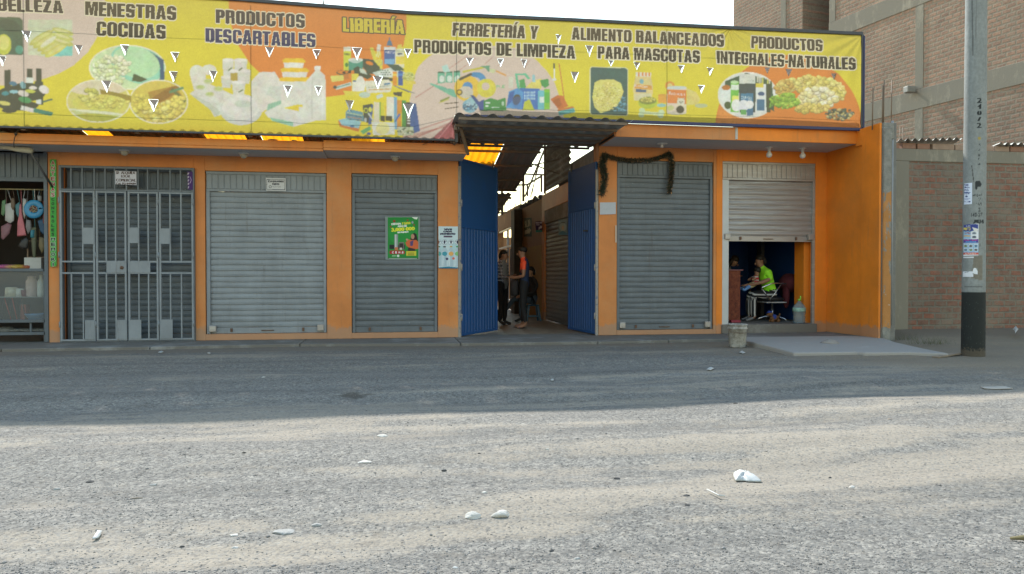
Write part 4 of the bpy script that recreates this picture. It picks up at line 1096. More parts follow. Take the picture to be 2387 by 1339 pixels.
K.poly([(956, 240), (970, 242), (979, 306), (962, 312), (957, 300)], (30, 80, 150)); K.poly([(866, 284), (920, 286), (920, 314), (870, 316)], (222, 226, 214)); K.ell(892, 300, 16, 14, (226, 222, 150)); K.rect(927, 296, 964, 316, (190, 200, 170)); K.blobs(945, 306, 18, 8, 30, 1.5, 3, [(90, 110, 90), (220, 220, 190), (150, 160, 110)]); K.poly([(840, 306), (862, 294), (866, 302), (846, 314)], (90, 170, 110)); K.line(921, 284, 932, 266, 4, (40, 100, 170)); K.ell(860, 312, 5, 3, (50, 80, 150))
for i in range(5): K.rect(950, 262 + i * 6, 956, 265 + i * 6, (220, 220, 214))
# tools and cleaning goods
for i in range(3): K.rect(1021 + i * 18, 168 - i, 1037 + i * 18, 194 - i, (96, 180, 150)); K.ell(1030 + i * 18, 184, 6, 8, (214, 228, 214)); K.rect(1021 + i * 18, 167 - i, 1037 + i * 18, 171 - i, (50, 110, 90))
K.poly([(1030, 155), (1042, 150), (1050, 168), (1034, 168)], (180, 220, 210)); K.poly([(1000, 195), (1005, 194), (1060, 210), (1066, 228), (1056, 226)], (110, 186, 160)); K.ell(1043, 204, 3, 3, PINK); K.line(1078, 168, 1134, 156, 5, (200, 190, 60)); K.poly([(1118, 155), (1142, 153), (1140, 170), (1132, 160)], (90, 150, 120)); K.poly([(1142, 160), (1156, 163), (1152, 172), (1140, 168)], (206, 206, 160)); K.line(1156, 166, 1180, 177, 4, (226, 160, 80))
K.ell(1110, 190, 24, 22, (60, 140, 190)); K.ell(1106, 198, 17, 18, PINK); K.ell(1089, 206, 30, 30, (232, 190, 60)); K.ell(1090, 203, 12, 12, (70, 140, 190)); K.ell(1086, 215, 17, 14, (206, 196, 180)); K.ell(1134, 206, 22, 22, (222, 210, 70)); K.ell(1132, 202, 9, 9, PINK); K.text('PLE', (1157, 199), (1177, 199), (1177, 206), (1157, 206), (110, 190, 130), (.4, .4)); K.line(1070, 186, 1100, 172, 6, (70, 66, 60)); K.ell(1071, 215, 7, 7, (60, 60, 44)); K.ell(1071, 215, 4.5, 4.5, (226, 190, 60))
K.line(1026, 236, 1048, 227, 4, (130, 140, 60)); K.line(1036, 242, 1070, 239, 2, (60, 50, 36)); K.line(1037, 254, 1070, 249, 2, (60, 50, 36)); K.line(1024, 240, 1046, 232, 2, (200, 190, 60)); K.ell(1096, 247, 18, 16, (120, 170, 190)); K.ell(1100, 240, 12, 14, (150, 190, 200)); K.poly([(1096, 222), (1104, 222), (1124, 246), (1116, 250)], (30, 70, 140)); K.ell(1090, 250, 12, 8, (60, 110, 140)); K.poly([(1112, 240), (1128, 232), (1140, 256), (1118, 258)], (40, 70, 150)); K.blobs(1098, 248, 20, 8, 20, 1.5, 3, [(40, 60, 90), (190, 214, 220), (90, 150, 180)])
K.poly([(1128, 235), (1144, 229), (1160, 234), (1178, 228), (1180, 258), (1128, 258)], (40, 140, 70)); K.rect(1131, 238, 1142, 242, (220, 230, 220)); K.rect(1131, 246, 1138, 250, (220, 230, 220)); K.rect(1146, 250, 1164, 252, (220, 230, 220)); K.rect(1122, 257, 1186, 259, (50, 120, 70)); K.ell(1172, 242, 3, 5, (190, 220, 190))
K.rect(1206, 206, 1258, 256, (40, 110, 190)); K.poly([(1200, 172), (1226, 172), (1236, 184), (1230, 186), (1222, 176), (1206, 176), (1212, 210), (1206, 210)], (90, 190, 150)); K.poly([(1210, 188), (1222, 184), (1226, 206), (1212, 206)], (60, 160, 90)); K.poly([(1224, 206), (1240, 190), (1262, 184), (1262, 208)], (226, 216, 110)); K.poly([(1240, 176), (1246, 174), (1248, 192), (1240, 192)], (150, 200, 210)); K.poly([(1258, 188), (1278, 184), (1280, 200), (1270, 206), (1262, 200)], (50, 150, 80)); K.poly([(1180, 252), (1186, 214), (1206, 206), (1220, 216), (1216, 256)], (70, 150, 210)); K.poly([(1180, 250), (1188, 216), (1200, 212), (1194, 236)], (30, 90, 170)); K.ell(1204, 233, 9, 13, (60, 60, 60), .3); K.ell(1206, 240, 14, 14, (40, 100, 180), 0, .4)
for i in range(6):
    for j in range(3): K.rect(1222 + i * 4.6, 214 + j * 7, 1224.6 + i * 4.6, 219 + j * 7, (180, 214, 230))
K.poly([(1222, 238), (1234, 232), (1246, 258), (1218, 258)], (196, 200, 60)); K.rect(1254, 212, 1270, 256, (100, 190, 200)); K.rect(1268, 208, 1281, 256, (130, 200, 60)); K.rect(1268, 216, 1281, 240, (80, 180, 70)); K.rect(1257, 226, 1268, 240, (220, 230, 226)); K.rect(1186, 180, 1196, 206, (220, 226, 210), 0, .6)
K.rect(1290, 148, 1294, 160, (60, 70, 60)); K.line(1292, 160, 1292, 184, 3, (226, 230, 226)); K.ell(1292, 186, 5, 3, (230, 230, 226)); K.line(1303, 148, 1318, 250, 2.4, (206, 120, 60)); K.poly([(1283, 232), (1300, 222), (1312, 224), (1325, 248), (1302, 256)], (206, 110, 50)); K.poly([(1288, 236), (1304, 228), (1310, 244), (1300, 252)], (180, 92, 40)); K.poly([(1300, 258), (1338, 250), (1341, 262), (1303, 270)], (80, 170, 170)); K.poly([(1300, 255), (1336, 248), (1338, 252), (1300, 260)], (206, 120, 60))
# pet food
def rr(x0, y0, x1, y1, r, c, sl=.03):
    d = sl * (x1 - x0); q = []
    for cx, cy, a in ((x1 - r, y0 + r + d, -90), (x1 - r, y1 - r + d, 0), (x0 + r, y1 - r, 90), (x0 + r, y0 + r, 180)):
        for i in range(5): t = R(a + i * 22.5); q.append((cx + r * math.cos(t), cy + r * math.sin(t)))
    K.poly(q, c)
rr(1375, 155, 1465, 268, 7, (226, 226, 180)); rr(1376.5, 156.5, 1463.5, 266.5, 6, (40, 88, 90))
for k in range(60): K.ell(random.uniform(1430, 1460), random.uniform(225, 262), random.uniform(2, 5), random.uniform(1, 2), random.choice([(60, 130, 160), (120, 180, 200), (20, 60, 80)]), random.uniform(-1, 1), .8)
K.poly([(1387, 192), (1400, 186), (1430, 185), (1448, 194), (1454, 214), (1446, 236), (1420, 258), (1400, 264), (1386, 250), (1381, 226)], (226, 216, 120))
K.blobs(1416, 224, 32, 34, 340, 1.2, 2.2, [(226, 216, 120), (236, 226, 150), (206, 196, 92)])
K.poly([(1484, 170), (1516, 170), (1522, 205), (1520, 236), (1478, 234), (1476, 206)], (226, 206, 140)); K.poly([(1482, 168), (1518, 170), (1517, 180), (1483, 178)], (230, 224, 210))
for i in range(4): K.rect(1488 + i * 8, 169, 1492 + i * 8, 178, (226, 140, 60))
K.poly([(1481, 196), (1519, 200), (1520, 210), (1479, 206)], (226, 160, 70)); K.text('Ricocan', (1480, 196), (1509, 199), (1509, 205), (1480, 202), (236, 232, 226), (.5, .3)); K.poly([(1482, 208), (1506, 209), (1506, 216), (1482, 215)], (70, 100, 140)); K.ell(1496, 190, 5, 6, (120, 180, 190)); K.rect(1480, 218, 1518, 234, (220, 214, 170))
K.ell(1510, 240, 22, 14, (180, 196, 60)); K.ell(1510, 235, 20, 9, (130, 140, 60)); K.blobs(1510, 233, 17, 6, 70, 1.2, 2.2, [(222, 214, 110), (196, 190, 90), (150, 150, 60)]); K.line(1500, 263, 1540, 266, 7, (206, 222, 170)); [K.ell(x, y, 7, 6, (206, 226, 180), .4) for x, y in ((1497, 258), (1495, 268), (1542, 262), (1540, 270))]; K.poly([(1533, 165), (1590, 168), (1588, 205), (1570, 240), (1532, 250)], (222, 210, 70), .55); K.rect(1534, 220, 1554, 240, (230, 150, 60), 0, .8); K.ell(1542, 246, 11, 4, (150, 200, 190)); K.ell(1561, 200, 11, 10, (230, 150, 60)); K.ell(1561, 201, 6, 6, (226, 206, 130))
K.poly([(1600, 206), (1622, 216), (1632, 232), (1625, 244), (1600, 246)], (222, 206, 120)); K.ell(1634, 247, 15, 5, (190, 200, 150))
K.poly([(1554, 204), (1600, 206), (1599, 264), (1554, 262)], (228, 214, 190)); K.poly([(1555, 209), (1599, 211), (1599, 243), (1555, 241)], (226, 130, 60)); K.ell(1577, 205, 23, 4, (206, 216, 210)); K.ell(1577, 264, 22, 4, (206, 200, 180)); K.text('Ricocan', (1559, 214), (1596, 217), (1596, 224), (1559, 221), (238, 234, 228), (.6, .4)); K.ell(1585, 256, 9, 9, (56, 56, 50)); K.ell(1587, 238, 9, 8, (226, 220, 200)); K.ell(1584, 238, 1.4, 1.4, (30, 30, 30)); K.ell(1590, 238, 1.4, 1.4, (30, 30, 30)); K.ell(1587, 241, 1.6, 1.2, (30, 30, 30)); K.poly([(1580, 234), (1579, 227), (1585, 231)], (216, 206, 180)); K.poly([(1590, 231), (1595, 228), (1594, 235)], (216, 206, 180)); K.ell(1563, 252, 8, 6, (200, 210, 140))
# wholefoods
K.ell(1743, 222, 70, 54, (236, 234, 220)); cl = (1743, 222, 67, 51); K.ell(1743, 222, 67, 51, (226, 230, 224)); K.poly([(1690, 190), (1740, 170), (1800, 190), (1806, 260), (1690, 200)], (40, 80, 60))
for i in range(9): K.rect(1765 + i * 4, 176 + i * 1.5, 1768 + i * 4, 192 + i * 2, random.choice([(200, 200, 110), (60, 90, 60), (210, 210, 190)]))
K.ell(1692, 205, 10, 6, (190, 110, 40), 0, 1, cl); K.rect(1680, 212, 1702, 235, (226, 232, 228)); K.ell(1696, 246, 8, 9, (50, 76, 40), 0, 1, cl); K.rect(1703, 190, 1722, 262, (110, 190, 70)); K.ell(1712, 192, 9, 4, (190, 226, 170)); K.rect(1704, 198, 1722, 210, (226, 234, 220)); K.rect(1706, 224, 1722, 240, (226, 230, 110)); K.rect(1724, 173, 1761, 262, (34, 60, 74)); K.rect(1724, 173, 1761, 195, (214, 218, 206)); K.text('Dulces Sueños', (1728, 184), (1758, 186), (1758, 190), (1728, 188), (140, 150, 140)); K.rect(1727, 218, 1756, 262, (40, 120, 160)); K.text('DULCES', (1728, 224), (1753, 226), (1753, 232), (1728, 230), (220, 236, 236), (.3, .2)); K.rect(1762, 196, 1786, 262, (226, 230, 226)); K.rect(1762, 194, 1780, 204, (226, 206, 70)); K.ell(1775, 219, 8, 5, (40, 80, 130)); K.rect(1764, 232, 1782, 258, (50, 110, 150)); K.rect(1787, 195, 1797, 262, (50, 60, 40)); K.ell(1716, 246, 11, 14, (236, 240, 236), 0, 1, cl); K.ell(1734, 246, 12, 13, (226, 230, 234), 0, 1, cl); K.ell(1748, 244, 9, 10, (236, 238, 240), 0, 1, cl); K.rect(1727, 256, 1740, 268, (90, 170, 90)); K.rect(1742, 256, 1756, 270, (50, 110, 150)); K.blobs(1800, 245, 6, 12, 12, 2, 3, [(110, 160, 60)], cl)
K.blobs(1885, 196, 60, 18, 130, 5, 8, [(222, 206, 110), (206, 186, 92), (232, 220, 130), (214, 196, 120)]); K.blobs(1830, 205, 22, 16, 46, 5, 7, [(206, 176, 92), (196, 160, 80), (222, 200, 110)]); K.blobs(1940, 214, 30, 26, 70, 4.5, 7, [(216, 200, 100), (232, 216, 130)]); K.blobs(1905, 228, 44, 22, 100, 5, 8.5, [(236, 226, 176), (226, 214, 150), (240, 234, 200)]); K.blobs(1830, 234, 32, 17, 90, 4, 6.5, [(150, 190, 60), (120, 166, 50), (176, 206, 80)], None, .55); K.blobs(1895, 252, 38, 10, 60, 4.5, 7, [(222, 200, 110), (206, 186, 90)]); K.blobs(1957, 267, 33, 13, 130, 2.2, 4.2, [(70, 84, 76), (150, 110, 64), (50, 60, 54), (106, 120, 110), (196, 180, 120)])
# the printed photographs are soft and mottled where the flat grounds are not
flat_ = np.ones(K.c.shape[:2], bool)
for q in (YEL, ORG, PINK): flat_ &= (np.abs(K.c - lin(q)).sum(-1) > .02)
for _ in range(1):
    b = K.c.copy()
    for d, ax in ((1, 0), (-1, 0), (1, 1), (-1, 1)): b += np.roll(K.c, d, ax)
    K.c = b / 5
def lump(n):
    g = rng.random((int(NZ / n) + 3, int(NX / n) + 3, 3)); yi, xi = np.arange(NZ) / n, np.arange(NX) / n
    i, j = yi.astype(int), xi.astype(int); a, b = (yi - i)[:, None, None], (xi - j)[None, :, None]
    return g[i][:, j] * (1 - a) * (1 - b) + g[i + 1][:, j] * a * (1 - b) + g[i][:, j + 1] * (1 - a) * b + g[i + 1][:, j + 1] * a * b
mot = (lump(4) * .5 + lump(9) * .5 - .5)
mot = mot.mean(-1, keepdims=True) * .8 + mot * .35
K.c = np.clip(np.where(flat_[..., None], K.c * (1 + mot * .42) + mot * .02, K.c), 0, 1)
K.c = np.where(flat_[..., None], K.c * .92 + lin((206, 206, 170)) * .06, K.c)
# lettering
INK, NAVY, HALO = (34, 34, 36), (26, 38, 96), (232, 222, 190)
def bl(s, TL, TR, BR, BL, c=INK, halo=HALO, hr=2.2):
    K.block(s, TL, TR, BR, BL, c, halo, hr)
bl('BELLEZA', (-8, -4), (146, 1), (148, 33), (-7, 24), (30, 30, 46))
bl('MENESTRAS', (198.6, 3.8), (411, 15.7), (411, 48), (198, 35.6))
bl('COCIDAS', (225.5, 50.3), (386.5, 59), (386.5, 92), (224.7, 83.8))
bl('PRODUCTOS', (503.3, 22.3), (710.3, 34.3), (710.3, 66), (503.3, 54), (28, 32, 56))
bl('DESCARTABLES', (479, 65.5), (735, 79.2), (735, 111.7), (479, 97.8), NAVY)
bl('LIBRERÍA', (799, 42), (942, 47.5), (943, 79.7), (799, 73.8), (214, 196, 64), (70, 66, 58), 2.6)
bl('FERRETERÍA Y', (1055.8, 53.8), (1256, 62), (1252, 92), (1055.3, 83.7))
bl('PRODUCTOS DE LIMPIEZA', (965.5, 92.5), (1340.7, 107.5), (1340.7, 137), (965.5, 122.6))
bl('ALIMENTO BALANCEADOS', (1333, 63.6), (1687.5, 81), (1687.5, 110), (1333, 92.7))
bl('PARA MASCOTAS', (1393.5, 107.3), (1630.4, 118.5), (1630.4, 147.6), (1393.5, 136))
bl('PRODUCTOS', (1751.4, 84), (1917, 92.9), (1917, 120.7), (1751.4, 111.7))
bl('INTEGRALES-NATURALES', (1670.7, 119.6), (1993.3, 135.7), (1993.3, 164), (1670.7, 147.8))
K.grime(.16, (6, 24, 90))
# dust settled on the upper half of the cloth
dust = np.clip(1 - tt * 2.6, 0, 1) * (.16 + .14 * rng.random((NZ, NX)) )
K.c = K.c * (1 - dust[..., None]) + lin((150, 126, 96)) * dust[..., None]
K.c *= (.93 + .14 * rng.random((NZ, NX)))[..., None]
K.c = K.c * .57 + lin((214, 196, 150)) * .075
# cloth: slack between its ties, creases running from the right hand corners
wr = .012 * np.sin(BX * 2.1) * np.sin(tt * 3.1) + .004 * np.sin(BX * 9 + tt * 5) * tt
cx, cz = bx1, p_tr[1]
ang = np.arctan2(cz - BZ + .02, cx - BX + .02); rad = np.hypot(cx - BX, cz - BZ)
wr += .016 * np.exp(-rad * .9) * np.sin(ang * 17) * np.clip(rad * 2, 0, 1)
ang2 = np.arctan2(BZ - p_br1[1] + .02, cx - BX + .02); rad2 = np.hypot(cx - BX, BZ - (p_br1[1] + .7))
wr += .014 * np.exp(-rad2 * 1.1) * np.sin(ang2 * 11 + 1)
x16 = onY(1700, 70, YB)[0]
a3 = np.arctan2(ztop(x16) - BZ + .02, np.abs(BX - x16) + .02); wr += .012 * np.exp(-np.hypot(BX - x16, BZ - ztop(x16)) * 1.4) * np.sin(a3 * 15)
BP[..., 1] += wr
# wind slits: V cuts whose tongues hang back
VS = [(61, 85, 26, 29), (183, 116, 22, 23), (291, 118, 23, 27), (408, 134, 23, 25), (405, 180, 23, 28), (248, 202, 27, 30), (358, 247, 28, 31), (5, 143, 20, 26), (628, 122, 23, 25), (738, 127, 22, 23), (497, 178, 22, 27), (671, 213, 23, 29), (742, 213, 20, 25),
      (832, 126, 27, 31), (951, 125, 20, 23), (881, 193, 26, 32), (815, 248, 24, 30), (952, 258, 29, 36), (1095, 144, 20, 20), (1167, 147, 18, 20), (1221, 149, 16, 21), (1302, 92, 15, 23), (1374, 119, 21, 27), (1340, 181, 22, 29), (1425, 148, 16, 15), (1485, 154, 18, 19), (1587, 162, 18, 20), (1655, 168, 17, 20), (1634, 209, 19, 20), (1789, 165, 15, 16), (1840, 170, 18, 19), (1943, 179, 14, 15)]
cc = lambda a: (a[1:, 1:] + a[:-1, :-1] + a[1:, :-1] + a[:-1, 1:]) / 4
cpx, cpy, cbz, cbx = cc(bpx), cc(bpy_), cc(BZ), cc(BX)
hole = cbz < np.where(cbx < xn, -9, zr(cbx))
BN = thing('banner', 'long yellow printed banner with wind slits above the shop fronts', 'banner', (1.0, YB, 3.5))
flaps = []
for cx_, cy_, w, h in VS:
    w *= .88; h *= .95
    tri = [(cx_ - w / 2, cy_ - h / 2 - .4), (cx_ + w / 2, cy_ - h / 2 + .6), (cx_ + random.uniform(-.08, .08) * w, cy_ + h / 2)]
    m = np.zeros(cpx.shape, bool)
    for i in range(3):
        (xa, ya), (xb, yb) = tri[i], tri[(i + 1) % 3]
        e = (xb - xa) * (cpy - ya) - (yb - ya) * (cpx - xa) >= 0
        m = e if i == 0 else m & e
    hole |= m
    flaps.append(tri)
M_ban = vcol('printed_banner_cloth', .6, .45, .1, 60)
bs_ = sheet('banner_cloth', BP, K, M_ban, BN, hole)
M_flap = pm('shaded_flap_cloth', (.34, .30, .31), .7, .15, 20)  # grey-purple puts the shade of the folded-back tongues into the colour
for tri in flaps:
    (ax, az), (bx, bz), (tx, tz) = [onY(*q, YB) for q in tri]
    sh = random.uniform(-.3, .3); wide = random.uniform(.5, .7); ax, bx = ax + (bx - ax) * .03, bx - (bx - ax) * .03
    k0, k1 = .5 - wide * .5 + sh * .2, .5 + wide * .5 + sh * .2
    pull = random.uniform(.03, .06)
    MB().add([(ax, YB + .006, az), (bx, YB + .006, bz), (tx * .5 + (ax + (bx - ax) * k1) * .5, YB + pull * .8, az * .6 + tz * .4), (tx + sh * .03, YB + pull, tz * .82 + az * .18), (tx * .5 + (ax + (bx - ax) * k0) * .5, YB + pull * .8, az * .6 + tz * .4)],
             [(0, 1, 2, 3, 4)]).build('vent_flap', M_flap, BN, norm=False)
M_navy = pm('dark_blue_frame_paint', (.02, .025, .09), .5, .2, 4)
M_dkfr = pm('dark_frame_tube', (.06, .062, .068), .6, .25, 5)
mb = MB()
tx = [-13.2] + [float(v) for v in np.linspace(-6.4, bx1, 12)]
for a, b in zip(tx[:-1], tx[1:]): mb.bar((a, YB, float(ztop(a)) + .02), (b, YB, float(ztop(b)) + .02), .05, .055)
mb.bar((-13.2, YB, float(zl(-9.)) + .004), (xn, YB, float(zl(xn)) + .004), .05, .03)
mb.bar((bx1 - .01, YB, float(ztop(bx1))), (bx1 - .01, YB, p_br1[1] + .02), .05, .05)
mb.bar((xn + .03, YB, float(zl(xn)) - .03), (xn + .03, YB, float(zr(xn))), .045, .045)
mb.build('frame', M_dkfr, BN, bev=.004)
MB().bar((xn + .1, YB, float(zr(xn)) - .01), (bx1, YB, p_br1[1] - .012), .05, .05).bar((bx1 + .015, YB - .012, float(ztop(bx1)) - .02), (bx1 + .015, YB - .012, p_br1[1]), .03, .045).build('frame_rail', M_navy, BN, bev=.004)
mb = MB()
for px in (52, 582, 1062, 1552):
    x = onY(px, 150, YB)[0]
    zlo = float(zl(x)) if x < xn else float(zr(x))
    mb.box(x - .006, x + .006, YB + .06, YB + .075, zlo + .02, float(ztop(x)))
for f in (.26, .86):
    for a, b in zip(tx[:-1], tx[1:]):
        za = float(ztop(a)) * (1 - f) + float(zl(a) if a < xn else zr(a)) * f; zb = float(ztop(b)) * (1 - f) + float(zl(b) if b < xn else zr(b)) * f
        mb.bar((a, YB + .095, za), (b, YB + .095, zb), .006, .006)
mb.box(xn + .4, XR - .06, YB + .03, YB + .3, 3.93, 3.94)  # added board, stops sun passing through the gap under the banner
mb.build('back_frame_and_sun_board', M_tube, BN)
for px in (52, 318, 582, 790, 900, 1055):
    x = onY(px, 310, YB)[0]
    MB().box(x - .03, x + .03, YB + .02, YB + .07, 3.36, float(zl(x)) - .02).build('bracket', M_tube, BN)

# ================================================================ BRICK WALLS AND POLE
M_lowbrick = brick_mat('red_brick_smeared', (1, 0), (.31, .135, .09), (.215, .12, .088), (.215, .19, .15), .25, .118, .45, .02)
LWALL = thing('brick_wall', 'low red brick wall with a concrete beam behind the street pole', 'wall', (11, -.6, 0))
yw = -.62
xw0 = XR + .275
xw1 = onY(2087, 600, yw)[0]
xc_0, xc_1 = onY(2088, 600, yw)[0], onY(2116, 600, yw)[0]
zb0 = onY(2240, 380, yw)[1]; zb1 = onY(2240, 351, yw)[1]
M_col = pm('shuttered_concrete', (.35, .315, .245), .95, .2, 4, bump=.5, bs=30, dirt=(.22, .2, .16), dk=.52, stretch=(1, 1, .4))
MB().box(xc_1, 19, yw, yw + .15, -.1, zb0).build('wall', M_lowbrick, LWALL)
MB().box(xw0 - .1, xc_1 - .002, yw - .03, yw + .2, -.1, zb0).build('column', M_col, LWALL, bev=.01)
MB().box(xw0 - .1, 19, yw - .02, yw + .2, zb0 + .002, zb1).build('beam', M_col, LWALL, bev=.015)
# loose bricks and sheet offcuts weighing down the coping
M_brick = pm('loose_red_brick', (.27, .15, .105), .9, .2, 9, bump=.3)
M_brick2 = pm('loose_pale_brick', (.31, .22, .165), .9, .2, 9, bump=.3)
bi = 0
for px0, px1, m, lab in ((2087, 2098, M_brick, 'short red brick at the left end of the wall top'), (2104, 2136, M_brick, 'red brick on the wall top, second from the column'), (2139, 2169, M_brick, 'reddest brick on the wall top, below the left corrugated sheet'), (2174, 2226, M_brick2, 'long pale brick on the wall top left of the pole'), (2227, 2262, M_brick2, 'pale brick on the wall top half hidden by the pole'), (2294, 2316, M_brick2, 'pale brick on the wall top just right of the pole'), (2318, 2354, M_brick2, 'pale brick on the wall top under the right corrugated sheet'), (2356, 2400, M_brick, 'red brick on the wall top at the right edge')):
    a, b = onY(px0, 350, yw)[0], onY(px1, 350, yw)[0]
    top(MB().box(a, b - .01, yw, yw + .14, zb1 + .003, zb1 + .105 + random.uniform(-.006, .006)).build('brick', m, bev=.008), lab, 'brick', 'bricks along the wall top')
mb = MB().corrug((onY(2086, 340, yw)[0], yw - .12, zb1 + .14), (1, 0, .05), (.5, 1, .0), 1.32, .7, .146, .025)
top(mb.build('roof_sheet', M_zinc, None, True, norm=False), 'rusty corrugated sheet lying on the wall top left of the pole', 'sheet')
mb = MB().corrug((onY(2318, 340, yw)[0], yw - .12, zb1 + .13), (1, 0, .03), (.4, 1, .0), 1.6, .7, .146, .025)
top(mb.build('roof_sheet', M_zinc, None, True, norm=False), 'rusty corrugated sheet on the wall top at the right edge of the view', 'sheet')
# concrete column at the end of the orange side wall, paint peeling off it
def peel():
    t = NT('peeling_orange_on_concrete'); P = t.pos(); s = t.n('SeparateXYZ'); t.l(P, s.inputs[0])
    conc = t.ramp(t.noise(P, 9, 6, .7), [(.3, (.15, .15, .135)), (.7, (.3, .29, .26))])
    org = t.ramp(t.noise(P, 4, 5, .6), [(.3, (.38, .17, .045)), (.7, (.48, .22, .07))])
    k = t.math('ADD', t.noise(t.scalev(P, (2.2, 2.2, 1.0)), 2.6, 7, .7), t.math('MULTIPLY', t.math('SUBTRACT', s.outputs[2], 1.2), -.02))
    low = t.ramp(t.math('ADD', s.outputs[2], t.math('MULTIPLY', t.noise(P, 6, 5), .5)), [(0, (0, 0, 0)), (1, (1, 1, 1))])
    m = t.math('MULTIPLY', t.ramp(k, [(.40, (0, 0, 0)), (.46, (1, 1, 1))]), t.math('LESS_THAN', t.math('ADD', s.outputs[2], t.math('MULTIPLY', t.noise(P, 7, 5), .3)), 2.75))
    m = t.math('MULTIPLY', m, t.math('GREATER_THAN', t.math('ADD', s.outputs[2], t.math('MULTIPLY', t.noise(P, 7, 5), .3)), .4))
    a = t.mix(m, conc, org)
    a = t.mix(t.ramp(t.noise(P, 11, 7, .75), [(.66, (0, 0, 0)), (.68, (1, 1, 1))]), a, (.55, .53, .48))
    t.col(a); t.bump(t.noise(P, 30, 6, .7), .6, .012)
    return t.done(.95)
COL = thing('concrete_column', 'bare concrete column with peeling orange paint and steel bars sticking out of its top', 'column', (XR + .5, -1.5, 0))
cx0, cx1 = XR + .012, onY(2082, 500, -1.66)[0]
MB().box(cx0, cx1 - .05, -1.69, -1.4, 0, 3.72).box(cx0 + .004, cx1 + .0, -1.675, -1.45, 3.52, 3.80).build('shaft', peel(), COL, bev=.015)
MB().tube([(cx1 - .01, -1.64, .3), (cx1 - .012, -1.64, 3.84)], .022, 8).build('drain_pipe', pm('grey_pipe', (.27, .28, .29), .5, .15), COL, True)
for px, py in ((2034, 205), (2057, 200), (2060, 187), (2078, 187)):
    a = onY(px, py, -1.5); MB().tube([(a[0], -1.5, 3.7), (a[0] + .01, -1.5, a[1])], .011, 6).build('steel_bar', M_tube, COL, True)
for px, py in ((2089, 300), (2098, 298), (2105, 297)):
    a = onY(px, py, -.4); MB().tube([(a[0], -.4, 3.3), (a[0], -.4, a[1])], .008, 6).build('steel_bar', M_tube, COL, True)
MB().tube([(*onY(2030, 240, -1.5)[:1], -1.5, onY(2030, 240, -1.5)[1]), (*onY(2045, 232, -1.5)[:1], -1.46, onY(2045, 232, -1.5)[1]), (*onY(2080, 226, -1.5)[:1], -1.5, onY(2080, 226, -1.5)[1])], .005, 5).build('tie_wire', M_tube, COL)

# tall brick building behind, its flank running away to the left
wd = np.array([-.198, .980]); wn_ = np.array([.980, .198])
near = np.array([15.47, 2.84]); 
M_big = brick_mat('pale_brick_flank', tuple(wd), (.40, .245, .17), (.29, .19, .14), (.285, .24, .18), .25, .122, .5, .026)
BB = thing('brick_building', 'tall unfinished brick building with concrete bands behind the wall at the right', 'building', (14, 8, 0))
def wpt(px, off=0.):
    """distance along the flank where the photo column px meets it"""
    d = ray(px, 500)[:2]; o = EYE[:2]
    A = np.array([[d[0], -wd[0]], [d[1], -wd[1]]]); r = np.linalg.solve(A, near + wn_ * off - o); return r[1]
def flank(mb, s0, s1, o0, o1, z0, z1, m=0):
    q = [near + wd * s0 + wn_ * o0, near + wd * s1 + wn_ * o0, near + wd * s1 + wn_ * o1, near + wd * s0 + wn_ * o1]
    return mb.prism([tuple(p) for p in q], z0, z1, 'z', m)
def zw(px, py):
    s = wpt(px); p = near + wd * s; dep = (np.array([*p, 0]) - EYE * [1, 1, 0]) @ np.array([FW[0], FW[1], 0]) / math.cos(PIT)
    return H0 + (644 - py) / F * dep
s_n, s_a, s_b, s_e = -6.0, wpt(1930), wpt(1868), wpt(1708)
ZT = 13.5
mb = flank(MB(), s_n, s_a, .0, .25, 0, ZT); flank(mb, s_b, s_e, .0, .25, 0, ZT); flank(mb, s_b + .01, s_b + .2, .25, 4.5, 0, ZT, 0); flank(mb, s_a - .2, s_a, .25, 4.5, 0, ZT, 0); flank(mb, s_a, s_b + .2, 4.5, 4.7, 0, ZT); flank(mb, s_e - .25, s_e, .25, 9, 0, ZT)
mb.build('wall', M_big, BB)
zb_lo, zb_hi = zw(2131, 258), zw(2131, 213)
zc_lo = zw(2000, 45) ; 
mb = MB()
flank(mb, s_n, s_a - .003, -.02, .0 - .001, zb_lo, zb_hi); flank(mb, s_n, s_a - .003, -.02, -.001, zb_lo + 2.95, zb_hi + 2.95)
mb.build('beam', M_col, BB, bev=.01)
for pa, pb in ((2131, 2150), (1931, 1945), (2460, 2484)):
    for za, zz in ((0, zb_lo - .003), (zb_hi + .003, zb_lo + 2.947), (zb_hi + 2.953, ZT)): flank(MB(), wpt(pb), wpt(pa), -.016, -.001, za, zz).build('column', M_col, BB, bev=.01)
flank(MB(), wpt(1830), wpt(1818), -.016, -.001, 0, ZT).build('column', M_col, BB, bev=.01)
fl = near + wd * wpt(2130)
FLD = thing('floodlight', 'small grey floodlight mounted on the concrete band of the brick building', 'light', (fl[0] - .1, fl[1], zb_hi))
c = fl - wn_ * .2
MB().box(c[0] - .13, c[0] + .13, c[1] - .1, c[1] + .1, zb_hi - .08, zb_hi + .1).build('housing', pm('dusty_grey_metal', (.22, .22, .2), .6, .2), FLD, bev=.02)
MB().bar((c[0], c[1], zb_hi), (fl[0], fl[1], zb_hi), .05, .05).build('bracket', M_tube, FLD)

